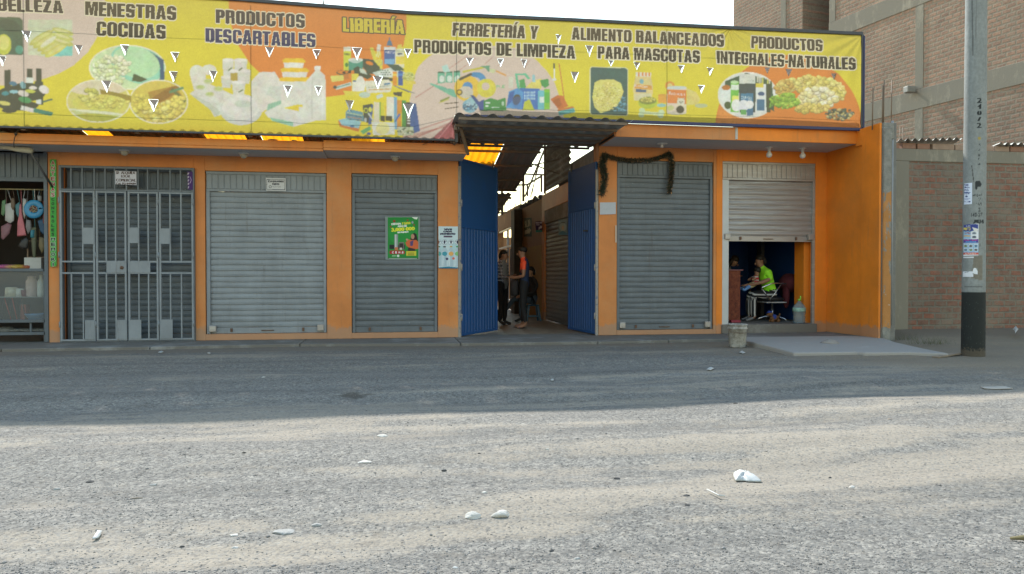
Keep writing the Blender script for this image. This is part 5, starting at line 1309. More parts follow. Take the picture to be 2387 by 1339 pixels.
# ---- street pole
pb = onZ(2268, 835)
PL = thing('street_pole', 'round concrete utility pole with a black painted foot and stencilled numbers', 'pole', (pb[0], pb[1], 0))
r_b = .5 * 49.5 / F * ((np.array([*pb, 0]) - EYE) @ FW); 
nz_, na = 620, 128
zz = np.linspace(.0, 8.5, nz_); th = np.linspace(0, 2 * np.pi, na)
rad_ = r_b * (1 - .023 * zz)
th0 = math.atan2(-D0 - pb[1], -pb[0])
PP = np.stack([pb[0] + rad_[:, None] * np.cos(th0 + np.pi + th)[None], pb[1] + rad_[:, None] * np.sin(th0 + np.pi + th)[None], np.broadcast_to(zz[:, None], (nz_, na))], -1)[::-1]
kx, ky = proj(PP)
front = np.cos(th - np.pi) > 0.02
kx = np.where(front[None], kx, -9999)
PC = Canvas(kx, ky, (150, 154, 152))
PC.grime(.3, (30, 200))
st = rng.random(na); st = np.convolve(np.concatenate([st, st]), np.ones(5) / 5, 'same')[:na]
PC.c *= (.92 + .16 * st)[None, :, None]
PC.c[PP[..., 2] < onY(2268, 680, pb[1])[1]] = lin((34, 38, 36))
sp = rng.random(PC.c.shape[:2]); PC.c[(PP[..., 2] < onY(2268, 680, pb[1])[1]) & (sp > .985)] = lin((70, 74, 70))
PC.c[(PP[..., 2] < .1 + .06 * rng.random((nz_, na)))] = lin((86, 78, 66))
SN = (52, 56, 56)
def pt_(s, cx, cy, w, h, bold=(.8, .6), c=SN): PC.text(s, (cx - w / 2, cy - h / 2), (cx + w / 2, cy - h / 2), (cx + w / 2, cy + h / 2), (cx - w / 2, cy + h / 2), c, bold)
for i, ch in enumerate('24072'): pt_(ch, 2283.4 - .2 * i, 234.5 + i * 14.5, 8.6, 10.5, (.9, .8), (36, 40, 40))
PC.ell(2283, 323, 3.5, 4, (170, 150, 80))
for i, ch in enumerate('nagra'): pt_(ch, 2282.5, 338 + i * 10.6, 5, 7, (.4, .3))
pt_('P', 2281, 433, 12, 17, (1.6, 1.3)); pt_('angea', 2278, 453, 21, 6.5, (.5, .4)); pt_('9', 2283.5, 464, 5, 7.5, (.4, .4)); pt_('250', 2281, 477, 15, 8, (.4, .4)); pt_('2', 2283, 489, 5, 7.5, (.4, .4)); pt_('148-27', 2277, 501, 26, 8.5, (.5, .5)); pt_('2024', 2281, 517, 24, 11, (.6, .6)); pt_('E', 2286, 571, 4, 8, (.5, .4))
for y in (661, 669): PC.line(2248, y, 2290, y, 1.2, (96, 98, 96))
PC.line(2265, 385, 2270, 425, 2.2, (84, 84, 80)); PC.line(2266, 0, 2268, 130, 3.5, (104, 106, 104)); PC.line(2276, 0, 2275, 90, 2, (120, 122, 120)); PC.poly([(2270, 598), (2290, 596), (2290, 655), (2264, 648)], (128, 122, 110)); 
ps = sheet('shaft', PP, PC, vcol('weathered_pole_concrete', .85, 0, .25, 30), PL)
def wrap(name, label, px0, px1, py0, py1, base, draw, cat, tilt=0.):
    """paper pasted round the pole"""
    n, m = 48, max(12, int(py1 - py0) + 2)
    zs_ = [onY(2268, py1, pb[1] - .15)[1], onY(2268, py0, pb[1] - .15)[1]]
    zc2 = (zs_[0] + zs_[1]) / 2
    P = np.zeros((m, n, 3))
    zv = np.linspace(zs_[1], zs_[0], m)
    rr_ = r_b * (1 - .023 * zv) + .004
    def ang(px):
        g = np.linspace(-1.55, 1.55, 400)
        X = pb[0] + (r_b * (1 - .023 * zc2) + .004) * np.cos(th0 - g); Y = pb[1] + (r_b * (1 - .023 * zc2) + .004) * np.sin(th0 - g)
        pxs = proj(np.stack([X, Y, np.full(400, zc2)], -1))[0]
        return g[np.argmin(abs(pxs - px))]
    a0_, a1_ = ang(px0), ang(px1)
    lo, hi = min(a0_, a1_), max(a0_, a1_)
    gA = np.linspace(a0_, a1_, n)
    for i in range(m):
        P[i, :, 0] = pb[0] + rr_[i] * np.cos(th0 - gA); P[i, :, 1] = pb[1] + rr_[i] * np.sin(th0 - gA); P[i, :, 2] = zv[i] - tilt * (np.arange(n) / n)
    cv = Canvas(*proj(P), base); draw(cv); cv.grime(.1)
    return top(sheet(name, P, cv, vcol('printed_paper')), label, cat)
def d1(c):
    for i, t in enumerate(('ALQUILA', 'TIENDA', 'AMPLIADO', 'AHORA')): c.text(t, (2248, 429.5 + i * 6), (2258 + (i % 2) * 2, 430 + i * 6), (2258 + (i % 2) * 2, 433.5 + i * 6), (2248, 433 + i * 6), (50, 60, 120), (.3, .3))
    c.line(2246, 449, 2263, 449, .8, (70, 90, 150)); c.text('INFORMES', (2247, 451), (2260, 451), (2260, 454), (2247, 454), (50, 60, 120)); c.ell(2253, 458.5, 3, 2, (60, 70, 120)); c.line(2248, 463, 2262, 463, 1, (110, 120, 170)); c.line(2248, 466, 2258, 466, 1, (110, 120, 170)); c.text('71 - 148', (2247, 469), (2262, 469), (2262, 472), (2247, 472), (50, 60, 120), (.2, .2))
wrap('sticker', 'white notice with blue print wrapped on the pole beside the large stencilled P', 2247.5, 2266, 425, 475, (214, 222, 238), d1, 'notice')
def d2(c):
    c.rect(2244, 523, 2280, 540, (60, 72, 140)); c.text('LA RIFA', (2250, 526), (2262, 526), (2262, 529), (2250, 529), (230, 230, 230), (.2, .2)); c.text('MOTO', (2246, 531), (2262, 531), (2262, 537), (2246, 537), (226, 206, 90), (.4, .3)); c.poly([(2266, 530), (2280, 534), (2279, 541), (2270, 538)], (224, 220, 214))
    c.rect(2246, 540, 2263, 557, (150, 190, 216)); c.text('5 SORTEOS', (2247, 542), (2262, 542), (2262, 546), (2247, 546), (170, 60, 70), (.2, .2)); c.rect(2247, 549, 2262, 552, (214, 170, 110)); c.rect(2265, 539, 2276, 548, (214, 218, 220)); c.ell(2271, 544, 5, 2.4, (120, 130, 140)); c.rect(2265, 550, 2276, 557, (206, 210, 214)); c.ell(2271, 553, 5, 2.4, (80, 90, 100))
    c.rect(2244, 558, 2281, 567, (70, 72, 150)); c.text('GRAN PREMIO', (2247, 559), (2278, 559), (2278, 562), (2247, 562), (220, 90, 150), (.2, .2)); c.rect(2251, 563, 2276, 566, (90, 150, 206)); c.rect(2244, 568, 2281, 590, (150, 186, 214))
    for i in range(3):
        for j in range(2): c.rect(2246 + i * 12, 570 + j * 9, 2256 + i * 12, 577 + j * 9, (206, 214, 220)); c.ell(2251 + i * 12, 574 + j * 9, 4, 2.2, random.choice([(90, 84, 84), (60, 110, 140), (110, 130, 80)]))
    c.rect(2244, 589, 2282, 594, (206, 96, 84)); c.text('BOLETOS', (2250, 590), (2276, 590), (2276, 593), (2250, 593), (236, 220, 210))
wrap('poster', 'blue and white raffle poster pasted on the pole below the stencilled numbers', 2246, 2281, 523, 597, (226, 228, 232), d2, 'poster', -.01)
wrap('sticker', 'torn white paper scrap low on the pole below the raffle poster', 2244.5, 2269, 633, 646, (222, 224, 230), lambda c: c.line(2248, 636, 2258, 634, 1.2, (120, 124, 130)), 'paper scrap')
wrap('sticker', 'small pointed white paper scrap on the pole, right of the torn one', 2267.5, 2279, 625, 640, (226, 228, 232), lambda c: (c.poly([(2266, 624), (2271, 624), (2266, 634)], (140, 142, 138)), c.poly([(2274, 624), (2281, 624), (2281, 636)], (140, 142, 138)), c.poly([(2266, 637), (2281, 641), (2266, 642)], (140, 142, 138))), 'paper scrap')
wrap('sticker', 'thin white paper strip on the pole at the foot of the raffle poster', 2245.5, 2270, 598.5, 601.5, (222, 224, 230), lambda c: None, 'paper scrap')
mb = MB(); mb.lathe(pb[0], pb[1], [(r_b + .10, -.03), (r_b + .07, .005), (r_b + .03, .02), (r_b + .004, .03)], 24)
mb.build('dirt_collar', pm('heaped_earth', (.2, .17, .13), .95, .3, 9, bump=.6), PL, True)

# ================================================================ SIGNS ON THE SHOP FRONTS
def rent(c):
    for s, y0, y1, x0, x1 in (('SE  ALQUILA', 400, 406, 271, 315), ('LOCAL', 408, 414, 283, 304), ('COMERCIAL', 417, 423.5, 271, 317), ('Cel. 951449689', 426, 430.5, 271, 317)):
        c.text(s, (x0, y0), (x1, y0 + .6), (x1, y1 + .6), (x0, y1), (84, 66, 62), (.25, .2))
poster('notice', 'white paper for rent notice tied to the top bars of the barred security gate', [(268.5, 398.5), (318, 400.5), (318.5, 432), (269, 430)], ZY - .03, rent, (196, 196, 206), .5, 'notice')
def rent2(c):
    for a in ((622, 419, 664, 419.5), (622, 442, 664, 443), (622, 419, 622, 442), (664, 419.5, 664, 443)): c.line(*a, 1.1, (70, 74, 80))
    c.text('SE ALQUILA/VENDE', (625, 421.5), (661, 422), (661, 425.5), (625, 425), (70, 72, 78), (.3, .3)); c.text('PUESTO', (635, 428), (651, 428.3), (651, 431.5), (635, 431.3), (70, 72, 78), (.3, .3)); c.ell(630, 436, 3.2, 3.2, (70, 74, 80)); c.ell(630, 436, 2, 2, (206, 208, 210)); c.text('952 507 210', (635, 434), (654, 434.3), (654, 437.4), (635, 437), (110, 112, 118), (.2, .2))
poster('notice', 'small white framed notice on the header of the pale grey shutter', [(619.5, 415), (666, 416), (666.5, 446), (620.5, 445)], .0, rent2, (200, 202, 206), .5, 'notice')
def green(c):
    G = (36, 134, 58)
    c.poly([(896, 505), (980, 505), (980, 606), (896, 606)], (128, 140, 140)); c.poly([(904, 507), (975, 507), (975, 604), (904, 604)], G); c.ell(940, 545, 34, 30, (44, 150, 66), 0, .6); c.poly([(960, 507), (974, 507), (972, 512), (966, 511)], (224, 230, 224))
    for x, y, r in ((919, 516, 3), (950, 514, 2), (911, 529, 2), (965, 525, 1.8)): c.ell(x, y, r, r, (150, 60, 40))
    c.text('DESTAPA', (913, 521), (935, 520), (935, 524), (913, 525), (226, 232, 226), (.4, .3)); c.text('Y GANA', (937, 519), (957, 517.5), (957, 522.5), (937, 524), (214, 214, 60), (.5, .4)); c.text('MÁS DE', (928, 526), (948, 525), (948, 529), (928, 530), (226, 232, 226), (.4, .3)); c.ell(961.5, 519, 2.5, 3, (150, 150, 160))
    c.text('3,000 000', (913, 532.5), (966, 529.5), (966, 536.5), (913, 540), (226, 226, 60), (.8, .5)); c.text('EN PREMIOS', (927, 541), (952, 539.5), (952, 542.5), (927, 544), (226, 232, 226), (.3, .3))
    c.rect(908, 571, 944, 581, (40, 44, 44)); c.rect(919, 547, 928, 580, (140, 150, 150)); c.rect(921, 547, 924, 580, (200, 206, 206)); c.rect(930, 565, 942, 582, (120, 116, 110)); c.rect(931, 568, 940, 580, (56, 50, 46)); c.rect(920, 577, 928, 584, (196, 120, 80)); c.rect(932, 578, 937, 583, (210, 206, 196))
    c.poly([(957, 556), (961, 546), (966, 543), (971, 547), (974, 562), (972, 566), (956, 564)], (44, 34, 34)); c.ell(962, 552, 4, 6, (190, 140, 116)); c.poly([(945, 566), (952, 559), (961, 560), (970, 560), (975, 564), (975, 580), (962, 583), (948, 574)], (206, 104, 60)); c.poly([(956, 564), (964, 560), (962, 574), (956, 574)], (90, 70, 116)); c.ell(949, 559, 3, 2.4, (196, 146, 120)); c.poly([(952, 577), (968, 581), (968, 587), (950, 587)], (46, 46, 46))
    c.rect(911, 584.5, 941, 593, (170, 40, 44)); c.ell(911, 588.8, 3, 4, (170, 40, 44)); c.ell(941, 588.8, 3, 4, (170, 40, 44))
    for i, ch in enumerate('CEMS'): c.text(ch, (914 + i * 7.6, 587), (917.5 + i * 7.6, 587), (917.5 + i * 7.6, 591), (914 + i * 7.6, 591), (226, 226, 226), (.3, .3))
    c.rect(947, 586, 970, 597, (206, 196, 60)); [c.line(951, 588.5 + i * 2.3, 966, 588.5 + i * 2.3, .9, (90, 100, 50)) for i in range(4)]; c.ell(928, 597, 3, 3, (216, 226, 216)); c.line(914, 597, 923, 597, 1.2, (190, 214, 190)); c.rect(904, 601.5, 975, 604, (20, 80, 40)); c.line(906, 602.6, 972, 602.6, 1, (190, 206, 190))
poster('poster', 'green prize poster taped on the dark grey shutter', [(897.5, 505.5), (979.5, 505), (978.5, 606), (898.5, 606)], .06, green, (124, 136, 136), .5)
def water(c):
    D = (52, 48, 76)
    c.text('VIVE', (1035, 533.5), (1053, 533.5), (1053, 537), (1035, 537), D, (.8, .5)); c.text('CADA', (1034, 538.5), (1053.5, 538.5), (1053.5, 542), (1034, 542), D, (.8, .5)); c.text('MOMENTO', (1027, 544), (1061, 544), (1061, 547.5), (1027, 547.5), D, (.9, .5)); c.rect(1034, 550, 1053, 554, (90, 72, 96)); c.poly([(1053, 550), (1055, 552), (1053, 554)], (90, 72, 96))
    c.ell(1030, 590, 14, 16, (150, 200, 206), 0, .5); c.ell(1062, 580, 10, 14, (150, 200, 206), 0, .5)
    for x, cap, lab in ((1023, (50, 110, 80), (90, 160, 160)), (1036.5, (60, 56, 60), (70, 150, 170)), (1051.5, (196, 160, 70), (226, 170, 100)), (1066.5, (60, 150, 90), (130, 190, 130))):
        c.ell(x, 565, 6.2, 6.2, (120, 136, 156)); c.ell(x, 565, 5.5, 5.5, (214, 226, 234)); c.text('1', (x - 1.5, 561.5), (x + 1, 561.5), (x + 1, 568), (x - 1.5, 568), D, (.4, .3)); c.line(x + 2, 563, x + 5, 563, 1, D); c.line(x - 5, 563, x - 3, 563, .8, D)
        c.poly([(x - 2, 577), (x + 2, 577), (x + 6, 584), (x + 6, 622), (x - 6, 622), (x - 6, 584)], (176, 196, 208)); c.line(x - 4, 585, x - 4, 620, 1.5, (214, 226, 234)); c.line(x + 2, 586, x + 2, 620, 1.2, (150, 174, 190)); c.ell(x, 592, 5.8, 5, lab); c.rect(x - 3, 574, x + 3, 577, cap)
    c.ell(1042, 604, 3, 3, (70, 60, 96)); c.ell(1057, 603, 3, 3, (214, 110, 100)); c.poly([(1022, 624), (1044, 622), (1068, 624), (1068, 627), (1022, 627)], (40, 120, 150))
poster('poster', 'pale blue bottled water poster on the orange pier beside the blue gate', [(1022, 528), (1067.5, 528.5), (1067.5, 626.5), (1022.5, 626)], -.012, water, (196, 214, 222), .5)
poster('notice', 'blank white paper sheet on the orange pier under the hanging tinsel', [(1398, 472.5), (1435.5, 472), (1435.5, 499.5), (1398, 501)], -.012, lambda c: c.line(1402, 490, 1430, 486, 1, (176, 178, 184)), (182, 186, 196), .8, 'notice')
poster('sticker', 'narrow white paper strip on the edge of the orange pier beside the grey shutter', [(1434.5, 526), (1437, 526), (1437, 566), (1434.5, 566)], -.012, lambda c: None, (196, 190, 180), .5, 'paper scrap')
poster('sticker', 'purple sticker with white lettering at the upper right corner of the security gate', [(437, 400), (449, 401), (449.5, 443), (438, 442)], ZY - .026, lambda c: [c.poly([(437, 404 + i * 8), (441, 402 + i * 8), (441, 406 + i * 8), (437, 409 + i * 8)], (170, 160, 180)) for i in range(5)] + [c.line(443, 412, 446, 420, 1.4, (170, 150, 190)), c.line(446, 420, 443, 428, 1.4, (170, 150, 190))], (72, 42, 104), .5, 'sticker')
def vert(c):
    c.poly([(116, 618), (121, 624), (116, 628)], (150, 96, 46)); c.poly([(132, 618), (128.5, 624), (133, 628)], (150, 96, 46)); c.rect(121, 622, 129, 628, (150, 96, 46))
    y = 402.
    for i, ch in enumerate('ANTENAS'): yy = 380 + i * 12.4 ; c.text(ch, (119.5, yy - 4), (127.5, yy - 4), (127.5, yy + 4), (119.5, yy + 4), (150, 38, 48), (.7, .5), (196, 206, 190), 1)
    for i, ch in enumerate('CONTROLES'): yy = 465 + i * 10.2; c.text(ch, (120.5, yy - 3), (126.5, yy - 3), (126.5, yy + 3), (120.5, yy + 3), (28, 44, 34), (.6, .5))
    for i, ch in enumerate('MEMORI'): yy = 558 + i * 11.8; c.text(ch, (119.5 if ch != 'I' else 123, yy - 3.5), (128.5 if ch != 'I' else 125, yy - 3.5), (128.5 if ch != 'I' else 125, yy + 3.5), (119.5 if ch != 'I' else 123, yy + 3.5), (28, 40, 34), (.7, .6), (170, 200, 170), 1)
poster('sign', 'narrow green vertical sign listing antennas, remotes and memory cards on the orange pier', [(116.5, 372), (131.5, 372), (132.5, 623), (117.5, 623)], -.02, vert, (66, 156, 66), .5, 'sign')
# signs in the passage, on planes across or along it
def xposter(name, label, px0, px1, py0, py1, X, draw, base, cat):
    a, b = onX(px0, py0, X), onX(px1, py0, X); c_, d = onX(px1, py1, X), onX(px0, py1, X)
    P = quadgrid((X, *a), (X, *b), (X, *c_), (X, *d), int((px1 - px0) * 2) + 3, int((py1 - py0) * 1.5) + 3)
    cv = Canvas(*proj(P), base); draw(cv); cv.grime(.15)
    return top(sheet(name, P, cv, vcol('printed_paper')), label, cat)
def salida(c):
    c.text('SALIDA', (1223.5, 516), (1236, 512), (1236, 527), (1223.5, 531), (190, 180, 130), (.5, .5)); c.poly([(1223, 538), (1233, 534), (1233, 531), (1238, 537), (1233, 547), (1233, 544), (1223, 547)], (196, 176, 130)); c.rect(1229, 532, 1231, 534, (190, 180, 140))
xposter('sign', 'dark green exit sign with an arrow on the passage wall', 1221.5, 1239.5, 508, 552, PX0 - .02, salida, (64, 76, 40), 'sign')
def purple(c):
    c.rect(1246, 537, 1268, 542, (60, 130, 120)); c.text('PAGA AQUÍ', (1249, 518.5), (1265, 517.5), (1265, 520.5), (1249, 521.5), (206, 196, 214), (.3, .3)); c.text('con', (1250, 523), (1257, 523), (1257, 525.5), (1250, 525.5), (206, 196, 214), (.2, .2)); c.text('plin', (1256, 528), (1265, 525), (1265, 531), (1256, 534), (214, 206, 220), (.3, .3))
poster('sign', 'purple payment sign hanging beside the passage shutter', [(1247.5, 517), (1268.5, 516), (1268, 541), (1249, 542.5)], 5.25, purple, (62, 34, 84), .4, 'sign')
def blue_l(c):
    c.rect(1302, 513, 1323, 548, (120, 150, 166)); c.ell(1312, 530, 8, 10, (160, 184, 190)); c.ell(1312, 531, 3, 5, (196, 176, 150)); c.poly([(1302, 545), (1312, 538), (1323, 545), (1323, 549), (1302, 549)], (70, 130, 160)); c.rect(1308, 518, 1317, 520, (60, 60, 70))
xposter('poster', 'pale blue poster on the shutter inside the passage', 1302, 1322.5, 512, 548, PX0 - .015, blue_l, (130, 156, 166), 'poster')

# ================================================================ LAMPS, GARLAND
zs_l = 3.2
for i, (px, py, lab) in enumerate(((290, 346, 'white ceiling lamp under the canopy above the security gate'), (568, 361, 'white ceiling lamp under the canopy above the pale grey shutter'), (921, 370, 'white ceiling lamp under the canopy above the shutter with the green poster'))):
    z = 3.198 if i < 2 else 3.21
    y = -.38; x = onY(px, py, y)[0]
    L = thing('ceiling_lamp', lab, 'lamp', (x, y, z), 'round lamps under the left canopy')
    MB().lathe(x, y, [(.088, z), (.088, z - .012), (.07, z - .02)], 20).build('base', M_white, L, True)
    MB().lathe(x, y, [(.068, z - .018), (.06, z - .045), (.042, z - .075), (.012, z - .088)], 20).build('lamp_shade', pm('yellowed_glass', (.42, .4, .33), .3, .06), L, True)
y = -.45; x = onY(1543, 338, y)[0]
L = thing('ceiling_lamp', 'empty white lamp socket under the canopy above the shutter with tinsel', 'lamp', (x, y, 3.55))
MB().lathe(x, y, [(.1, 3.552), (.1, 3.54), (.06, 3.53)], 18).build('base', M_white, L, True)
MB().lathe(x, y, [(.03, 3.53), (.028, 3.48), (.02, 3.475)], 12).build('socket', M_white, L, True)
for px, lab in ((1793, 'hanging white light bulb nearer the gate, above the half open shutter'), (1871, 'hanging white light bulb nearer the side wall, above the half open shutter')):
    y = -.42; x = onY(px, 350, y)[0]; z = 3.551
    L = thing('light_bulb', lab, 'lamp', (x, y, z), 'bulbs under the right canopy')
    MB().lathe(x, y, [(.07, z), (.07, z - .012), (.03, z - .02), (.028, z - .075)], 16).build('socket', M_white, L, True)
    MB().lathe(x, y, [(.022, z - .073), (.03, z - .095), (.052, z - .13), (.055, z - .155), (.042, z - .185), (.01, z - .198)], 18).build('bulb', pm('frosted_bulb', (.66, .66, .66), .25, .03), L, True)
wp = [(63, 299), (48, 300), (40, 306), (37, 313), (34, 322), (32, 334), (33, 345)]
top(MB().tube([(onY(a, b, -.84)[0], -.84, onY(a, b, -.84)[1]) for a, b in wp], .006, 6).ell((onY(37, 312, -.85)[0], -.85, onY(37, 312, -.85)[1]), (.025, .015, .03), 0, 8, 6).build('cable', M_black, None, True), 'thin black cable with a knot hanging over the canopy edge at the left', 'cable')
wp = [(1040, 334), (1052, 322), (1060, 310)]
top(MB().tube([(onY(a, b, -.86)[0], -.86, onY(a, b, -.86)[1]) for a, b in [(985, 338), (1000, 332), (1018, 322), (1035, 314), (1055, 306)]], .004, 5).build('cable', M_black, None, True), 'thin wire sagging from the banner frame beside the gate canopy', 'cable')
# tinsel: bristles round a drooping wire
def path(pts, n):
    out = []
    for (a, b) in zip(pts[:-1], pts[1:]):
        for k in range(n): out.append(tuple(a[i] + (b[i] - a[i]) * k / n for i in range(3)))
    return out + [pts[-1]]
gp = [(1404, 452, -.07), (1410, 410, -.07), (1404, 385, -.08), (1409, 362, -.06), (1430, 369, -.04), (1462, 374, -.03), (1490, 375, -.03), (1520, 373, -.03), (1548, 365, -.04), (1562, 359, -.05), (1567, 385, -.05), (1564, 420, -.05), (1560, 449, -.05)]
GP = [(*onY(px, py, y)[:1], y, onY(px, py, y)[1]) for px, py, y in gp]
vs, fs, ci = [], [], []
gl = path(GP, 26)
for i, p in enumerate(gl):
    seg = i // 26
    drop = seg < 3 or seg > 8
    r = .08 if seg < 3 else (.058 if drop else .042)
    for k in range(30 if drop else 20):
        d = Vector((random.gauss(0, 1), random.gauss(0, .75), random.gauss(0, 1))).normalized()
        o = Vector(p) + Vector((random.uniform(-.03, .03), 0, random.uniform(-.03, .03)))
        e = o + d * r * random.uniform(.55, 1.)
        e.y = min(e.y, -.004)
        s = Vector((random.gauss(0, 1), random.gauss(0, 1), random.gauss(0, 1))).normalized() * .004
        n = len(vs); vs += [o - s, o + s, e + s, e - s]; fs.append((n, n+1, n+2, n+3))
        ci.append(0 if random.random() < (.8 if seg < 3 else .6) else (1 if random.random() < .75 else 2))
mb = MB(); mb.v = [tuple(v) for v in vs]; mb.f = fs; mb.m = ci
o = mb.build('garland', [pm('dark_green_tinsel', (.03, .045, .028), .55, .3), pm('brown_tinsel', (.10, .065, .045), .5, .3), pm('copper_tinsel', (.45, .26, .14), .3, .2, metal=.6)], None, norm=False)
top(o, 'brown and green tinsel garland draped over the grey shutter and the orange pier', 'garland')
for (p, q) in ((3, 4), (9, 10)): pass

# ================================================================ PEOPLE
def skin(verts, edges, radii, sub=2, root=0):
    me = bpy.data.meshes.new('tmp'); me.from_pydata([tuple(v) for v in verts], edges, [])
    o = bpy.data.objects.new('tmp', me); C.objects.link(o)
    o.modifiers.new('s', 'SKIN').use_smooth_shade = True
    for i, r in enumerate(radii):
        d = me.skin_vertices[0].data[i]; r = r if isinstance(r, tuple) else (r, r); d.radius = r; d.use_root = (i == root)
    k = o.modifiers.new('d', 'SUBSURF'); k.levels = sub; k.render_levels = sub
    dg = bpy.context.evaluated_depsgraph_get(); dg.update()
    out = bpy.data.meshes.new_from_object(o.evaluated_get(dg))
    bpy.data.objects.remove(o); bpy.data.meshes.remove(me)
    return out
BASE = dict(pelvis=((0, 0, .95), (.145, .11)), waist=((0, 0, 1.08), (.135, .10)), chest=((0, .01, 1.27), (.155, .11)), collar=((0, .01, 1.41), (.09, .075)), neck=((0, -.005, 1.49), .055), jaw=((0, -.03, 1.55), (.066, .078)), head=((0, -.012, 1.62), (.076, .094)), crown=((0, .0, 1.68), (.055, .065)),
            sh=((.165, .01, 1.385), .062), sleeve=((.205, .015, 1.25), .052), elbow=((.235, .03, 1.11), .042), wrist=((.235, -.08, .9), .027), palm=((.235, -.11, .83), (.035, .018)),
            hip=((.085, 0, .9), .098), knee=((.095, -.02, .49), .062), hem=((.095, .0, .16), .05), ankle=((.095, .015, .085), .04), ball=((.105, -.1, .03), (.04, .028)), toe=((.11, -.17, .022), (.035, .02)))
CH = [('pelvis', 'waist', 'shirt'), ('waist', 'chest', 'shirt'), ('chest', 'collar', 'shirt'), ('collar', 'neck', 'skin'), ('neck', 'jaw', 'skin'), ('jaw', 'head', 'skin'), ('head', 'crown', 'skin')]
SIDE = [('collar', 'sh', 'shirt'), ('sh', 'sleeve', 'shirt'), ('sleeve', 'elbow', 'arm'), ('elbow', 'wrist', 'arm'), ('wrist', 'palm', 'skin'), ('pelvis', 'hip', 'legs'), ('hip', 'knee', 'legs'), ('knee', 'hem', 'legs'), ('hem', 'ankle', 'foot'), ('ankle', 'ball', 'shoe'), ('ball', 'toe', 'shoe')]
def person(label, loc, rot, scale, pose, mats, hair, group=None, extra=None, only=None, fingers=True):
    """one continuous skinned body; pose overrides joints as name, or name.L / name.R"""
    T = thing('person', label, 'person', loc, group)
    J, rad = {}, {}
    for k, (p, r) in BASE.items():
        if k in ('sh', 'sleeve', 'elbow', 'wrist', 'palm', 'hip', 'knee', 'hem', 'ankle', 'ball', 'toe'):
            for s, n in ((1, 'L'), (-1, 'R')):
                J[k + n] = Vector((p[0] * s, p[1], p[2])); rad[k + n] = r
        else: J[k] = Vector(p); rad[k] = r
    for k, v in pose.items():
        if k.startswith('r_'): rad[k[2:]] = v
        else: J[k] = Vector(v)
    E = [(a, b, m) for a, b, m in CH] + [(a if a in J else a + n, b + n, m) for n in 'LR' for a, b, m in SIDE]
    if only: E = [e for e in E if only(e[0]) and only(e[1])]
    if fingers:
        for n in 'LR':
            if only and not only('palm' + n): continue
            w, pm_ = J['wrist' + n], J['palm' + n]; d = (pm_ - w).normalized()
            side = d.cross(Vector((0, 0, 1)) if abs(d.z) < .8 else Vector((0, 1, 0))).normalized(); up = side.cross(d).normalized()
            for i, (o, L) in enumerate(((-.026, .062), (-.009, .075), (.009, .07), (.026, .055))):
                a, b = f'k{i}{n}', f't{i}{n}'
                J[a] = pm_ + d * (.028 + L * .4) + side * o * 1.15 - up * .004; rad[a] = .0085
                J[b] = pm_ + d * (.028 + L * .8) + side * o * 1.2 - up * .022; rad[b] = .007
                E += [('palm' + n, a, 'skin'), (a, b, 'skin')]
            J['q' + n] = pm_ - d * .02 - side * .045 - up * .012; rad['q' + n] = .0095
            J['z' + n] = pm_ + d * .022 - side * .052 - up * .026; rad['z' + n] = .008
            E += [('palm' + n, 'q' + n, 'skin'), ('q' + n, 'z' + n, 'skin')]
    names = []
    for a, b, _ in E:
        for q in (a, b):
            if q not in names: names.append(q)
    root = names.index('pelvis') if 'pelvis' in names else 0
    Mt = Matrix.Translation(Vector(loc)) @ Matrix.Rotation(rot, 4, 'Z') @ Matrix.Scale(scale, 4)
    sv = lambda r: r if isinstance(r, tuple) else (r, r)
    me = skin([J[n] for n in names], [(names.index(a), names.index(b)) for a, b, _ in E], [sv(rad[n]) for n in names], 2, root)
    keys = list(dict.fromkeys(m for _, _, m in E))
    for k in keys: me.materials.append(mats[k])
    A = np.array([J[a][:] for a, _, _ in E]); B = np.array([J[b][:] for _, b, _ in E]); D = B - A; L2 = (D ** 2).sum(1) + 1e-9
    rr = np.array([(sv(rad[a])[0] + sv(rad[b])[0]) / 2 for a, b, _ in E])
    mi = []
    for p in me.polygons:
        c = np.array(p.center[:]); t = np.clip(((c - A) * D).sum(1) / L2, 0, 1)
        q = np.sqrt(((A + D * t[:, None] - c) ** 2).sum(1)) - rr * .9
        e = int(np.argmin(q)); m = E[e][2]
        if extra: m = extra(c, m, E[e]) or m
        if m not in keys: keys.append(m); me.materials.append(mats[m])
        mi.append(keys.index(m))
    me.polygons.foreach_set('material_index', mi)
    me.polygons.foreach_set('use_smooth', [True] * len(mi))
    me.transform(Mt)
    body = put('body', me, T)
    # hair and face
    hd, cr, jw = J['head'], J['crown'], J['jaw']
    upv = (cr - J['neck']).normalized(); fwd = Vector(pose.get('look', (0, -1, 0))); fwd = (fwd - upv * fwd.dot(upv)).normalized(); rt = fwd.cross(upv).normalized()
    HM = Matrix(((rt.x, -fwd.x, upv.x, hd.x), (rt.y, -fwd.y, upv.y, hd.y), (rt.z, -fwd.z, upv.z, hd.z), (0, 0, 0, 1)))
    mb = MB(); mb.ell((0, .028, .048), (.082, .092, .072), 0, 16, 10, .04)
    if hair == 'bun': mb.ell((0, .125, -.01), (.05, .05, .06), 0, 10, 7, .08)
    if hair == 'tail': mb.ell((0, .11, -.03), (.035, .04, .08), 0, 10, 7, .08)
    if hair == 'long': mb.ell((0, .06, -.06), (.085, .06, .13), 0, 12, 8, .05)
    if hair == 'short': mb.ell((0, .01, .07), (.074, .09, .045), 0, 14, 8, .12)
    mb.v = [tuple((Mt @ HM) @ Vector(v)) for v in mb.v]
    mb.build('hair', mats.get('hair', M_hair), T, True)
    mb = MB()
    for s in (-1, 1): mb.ell((s * .03, -.086, -.012), (.009, .005, .0045), 0, 8, 5)
    mb.v = [tuple((Mt @ HM) @ Vector(v)) for v in mb.v]; mb.build('eyes', M_black, body, True)
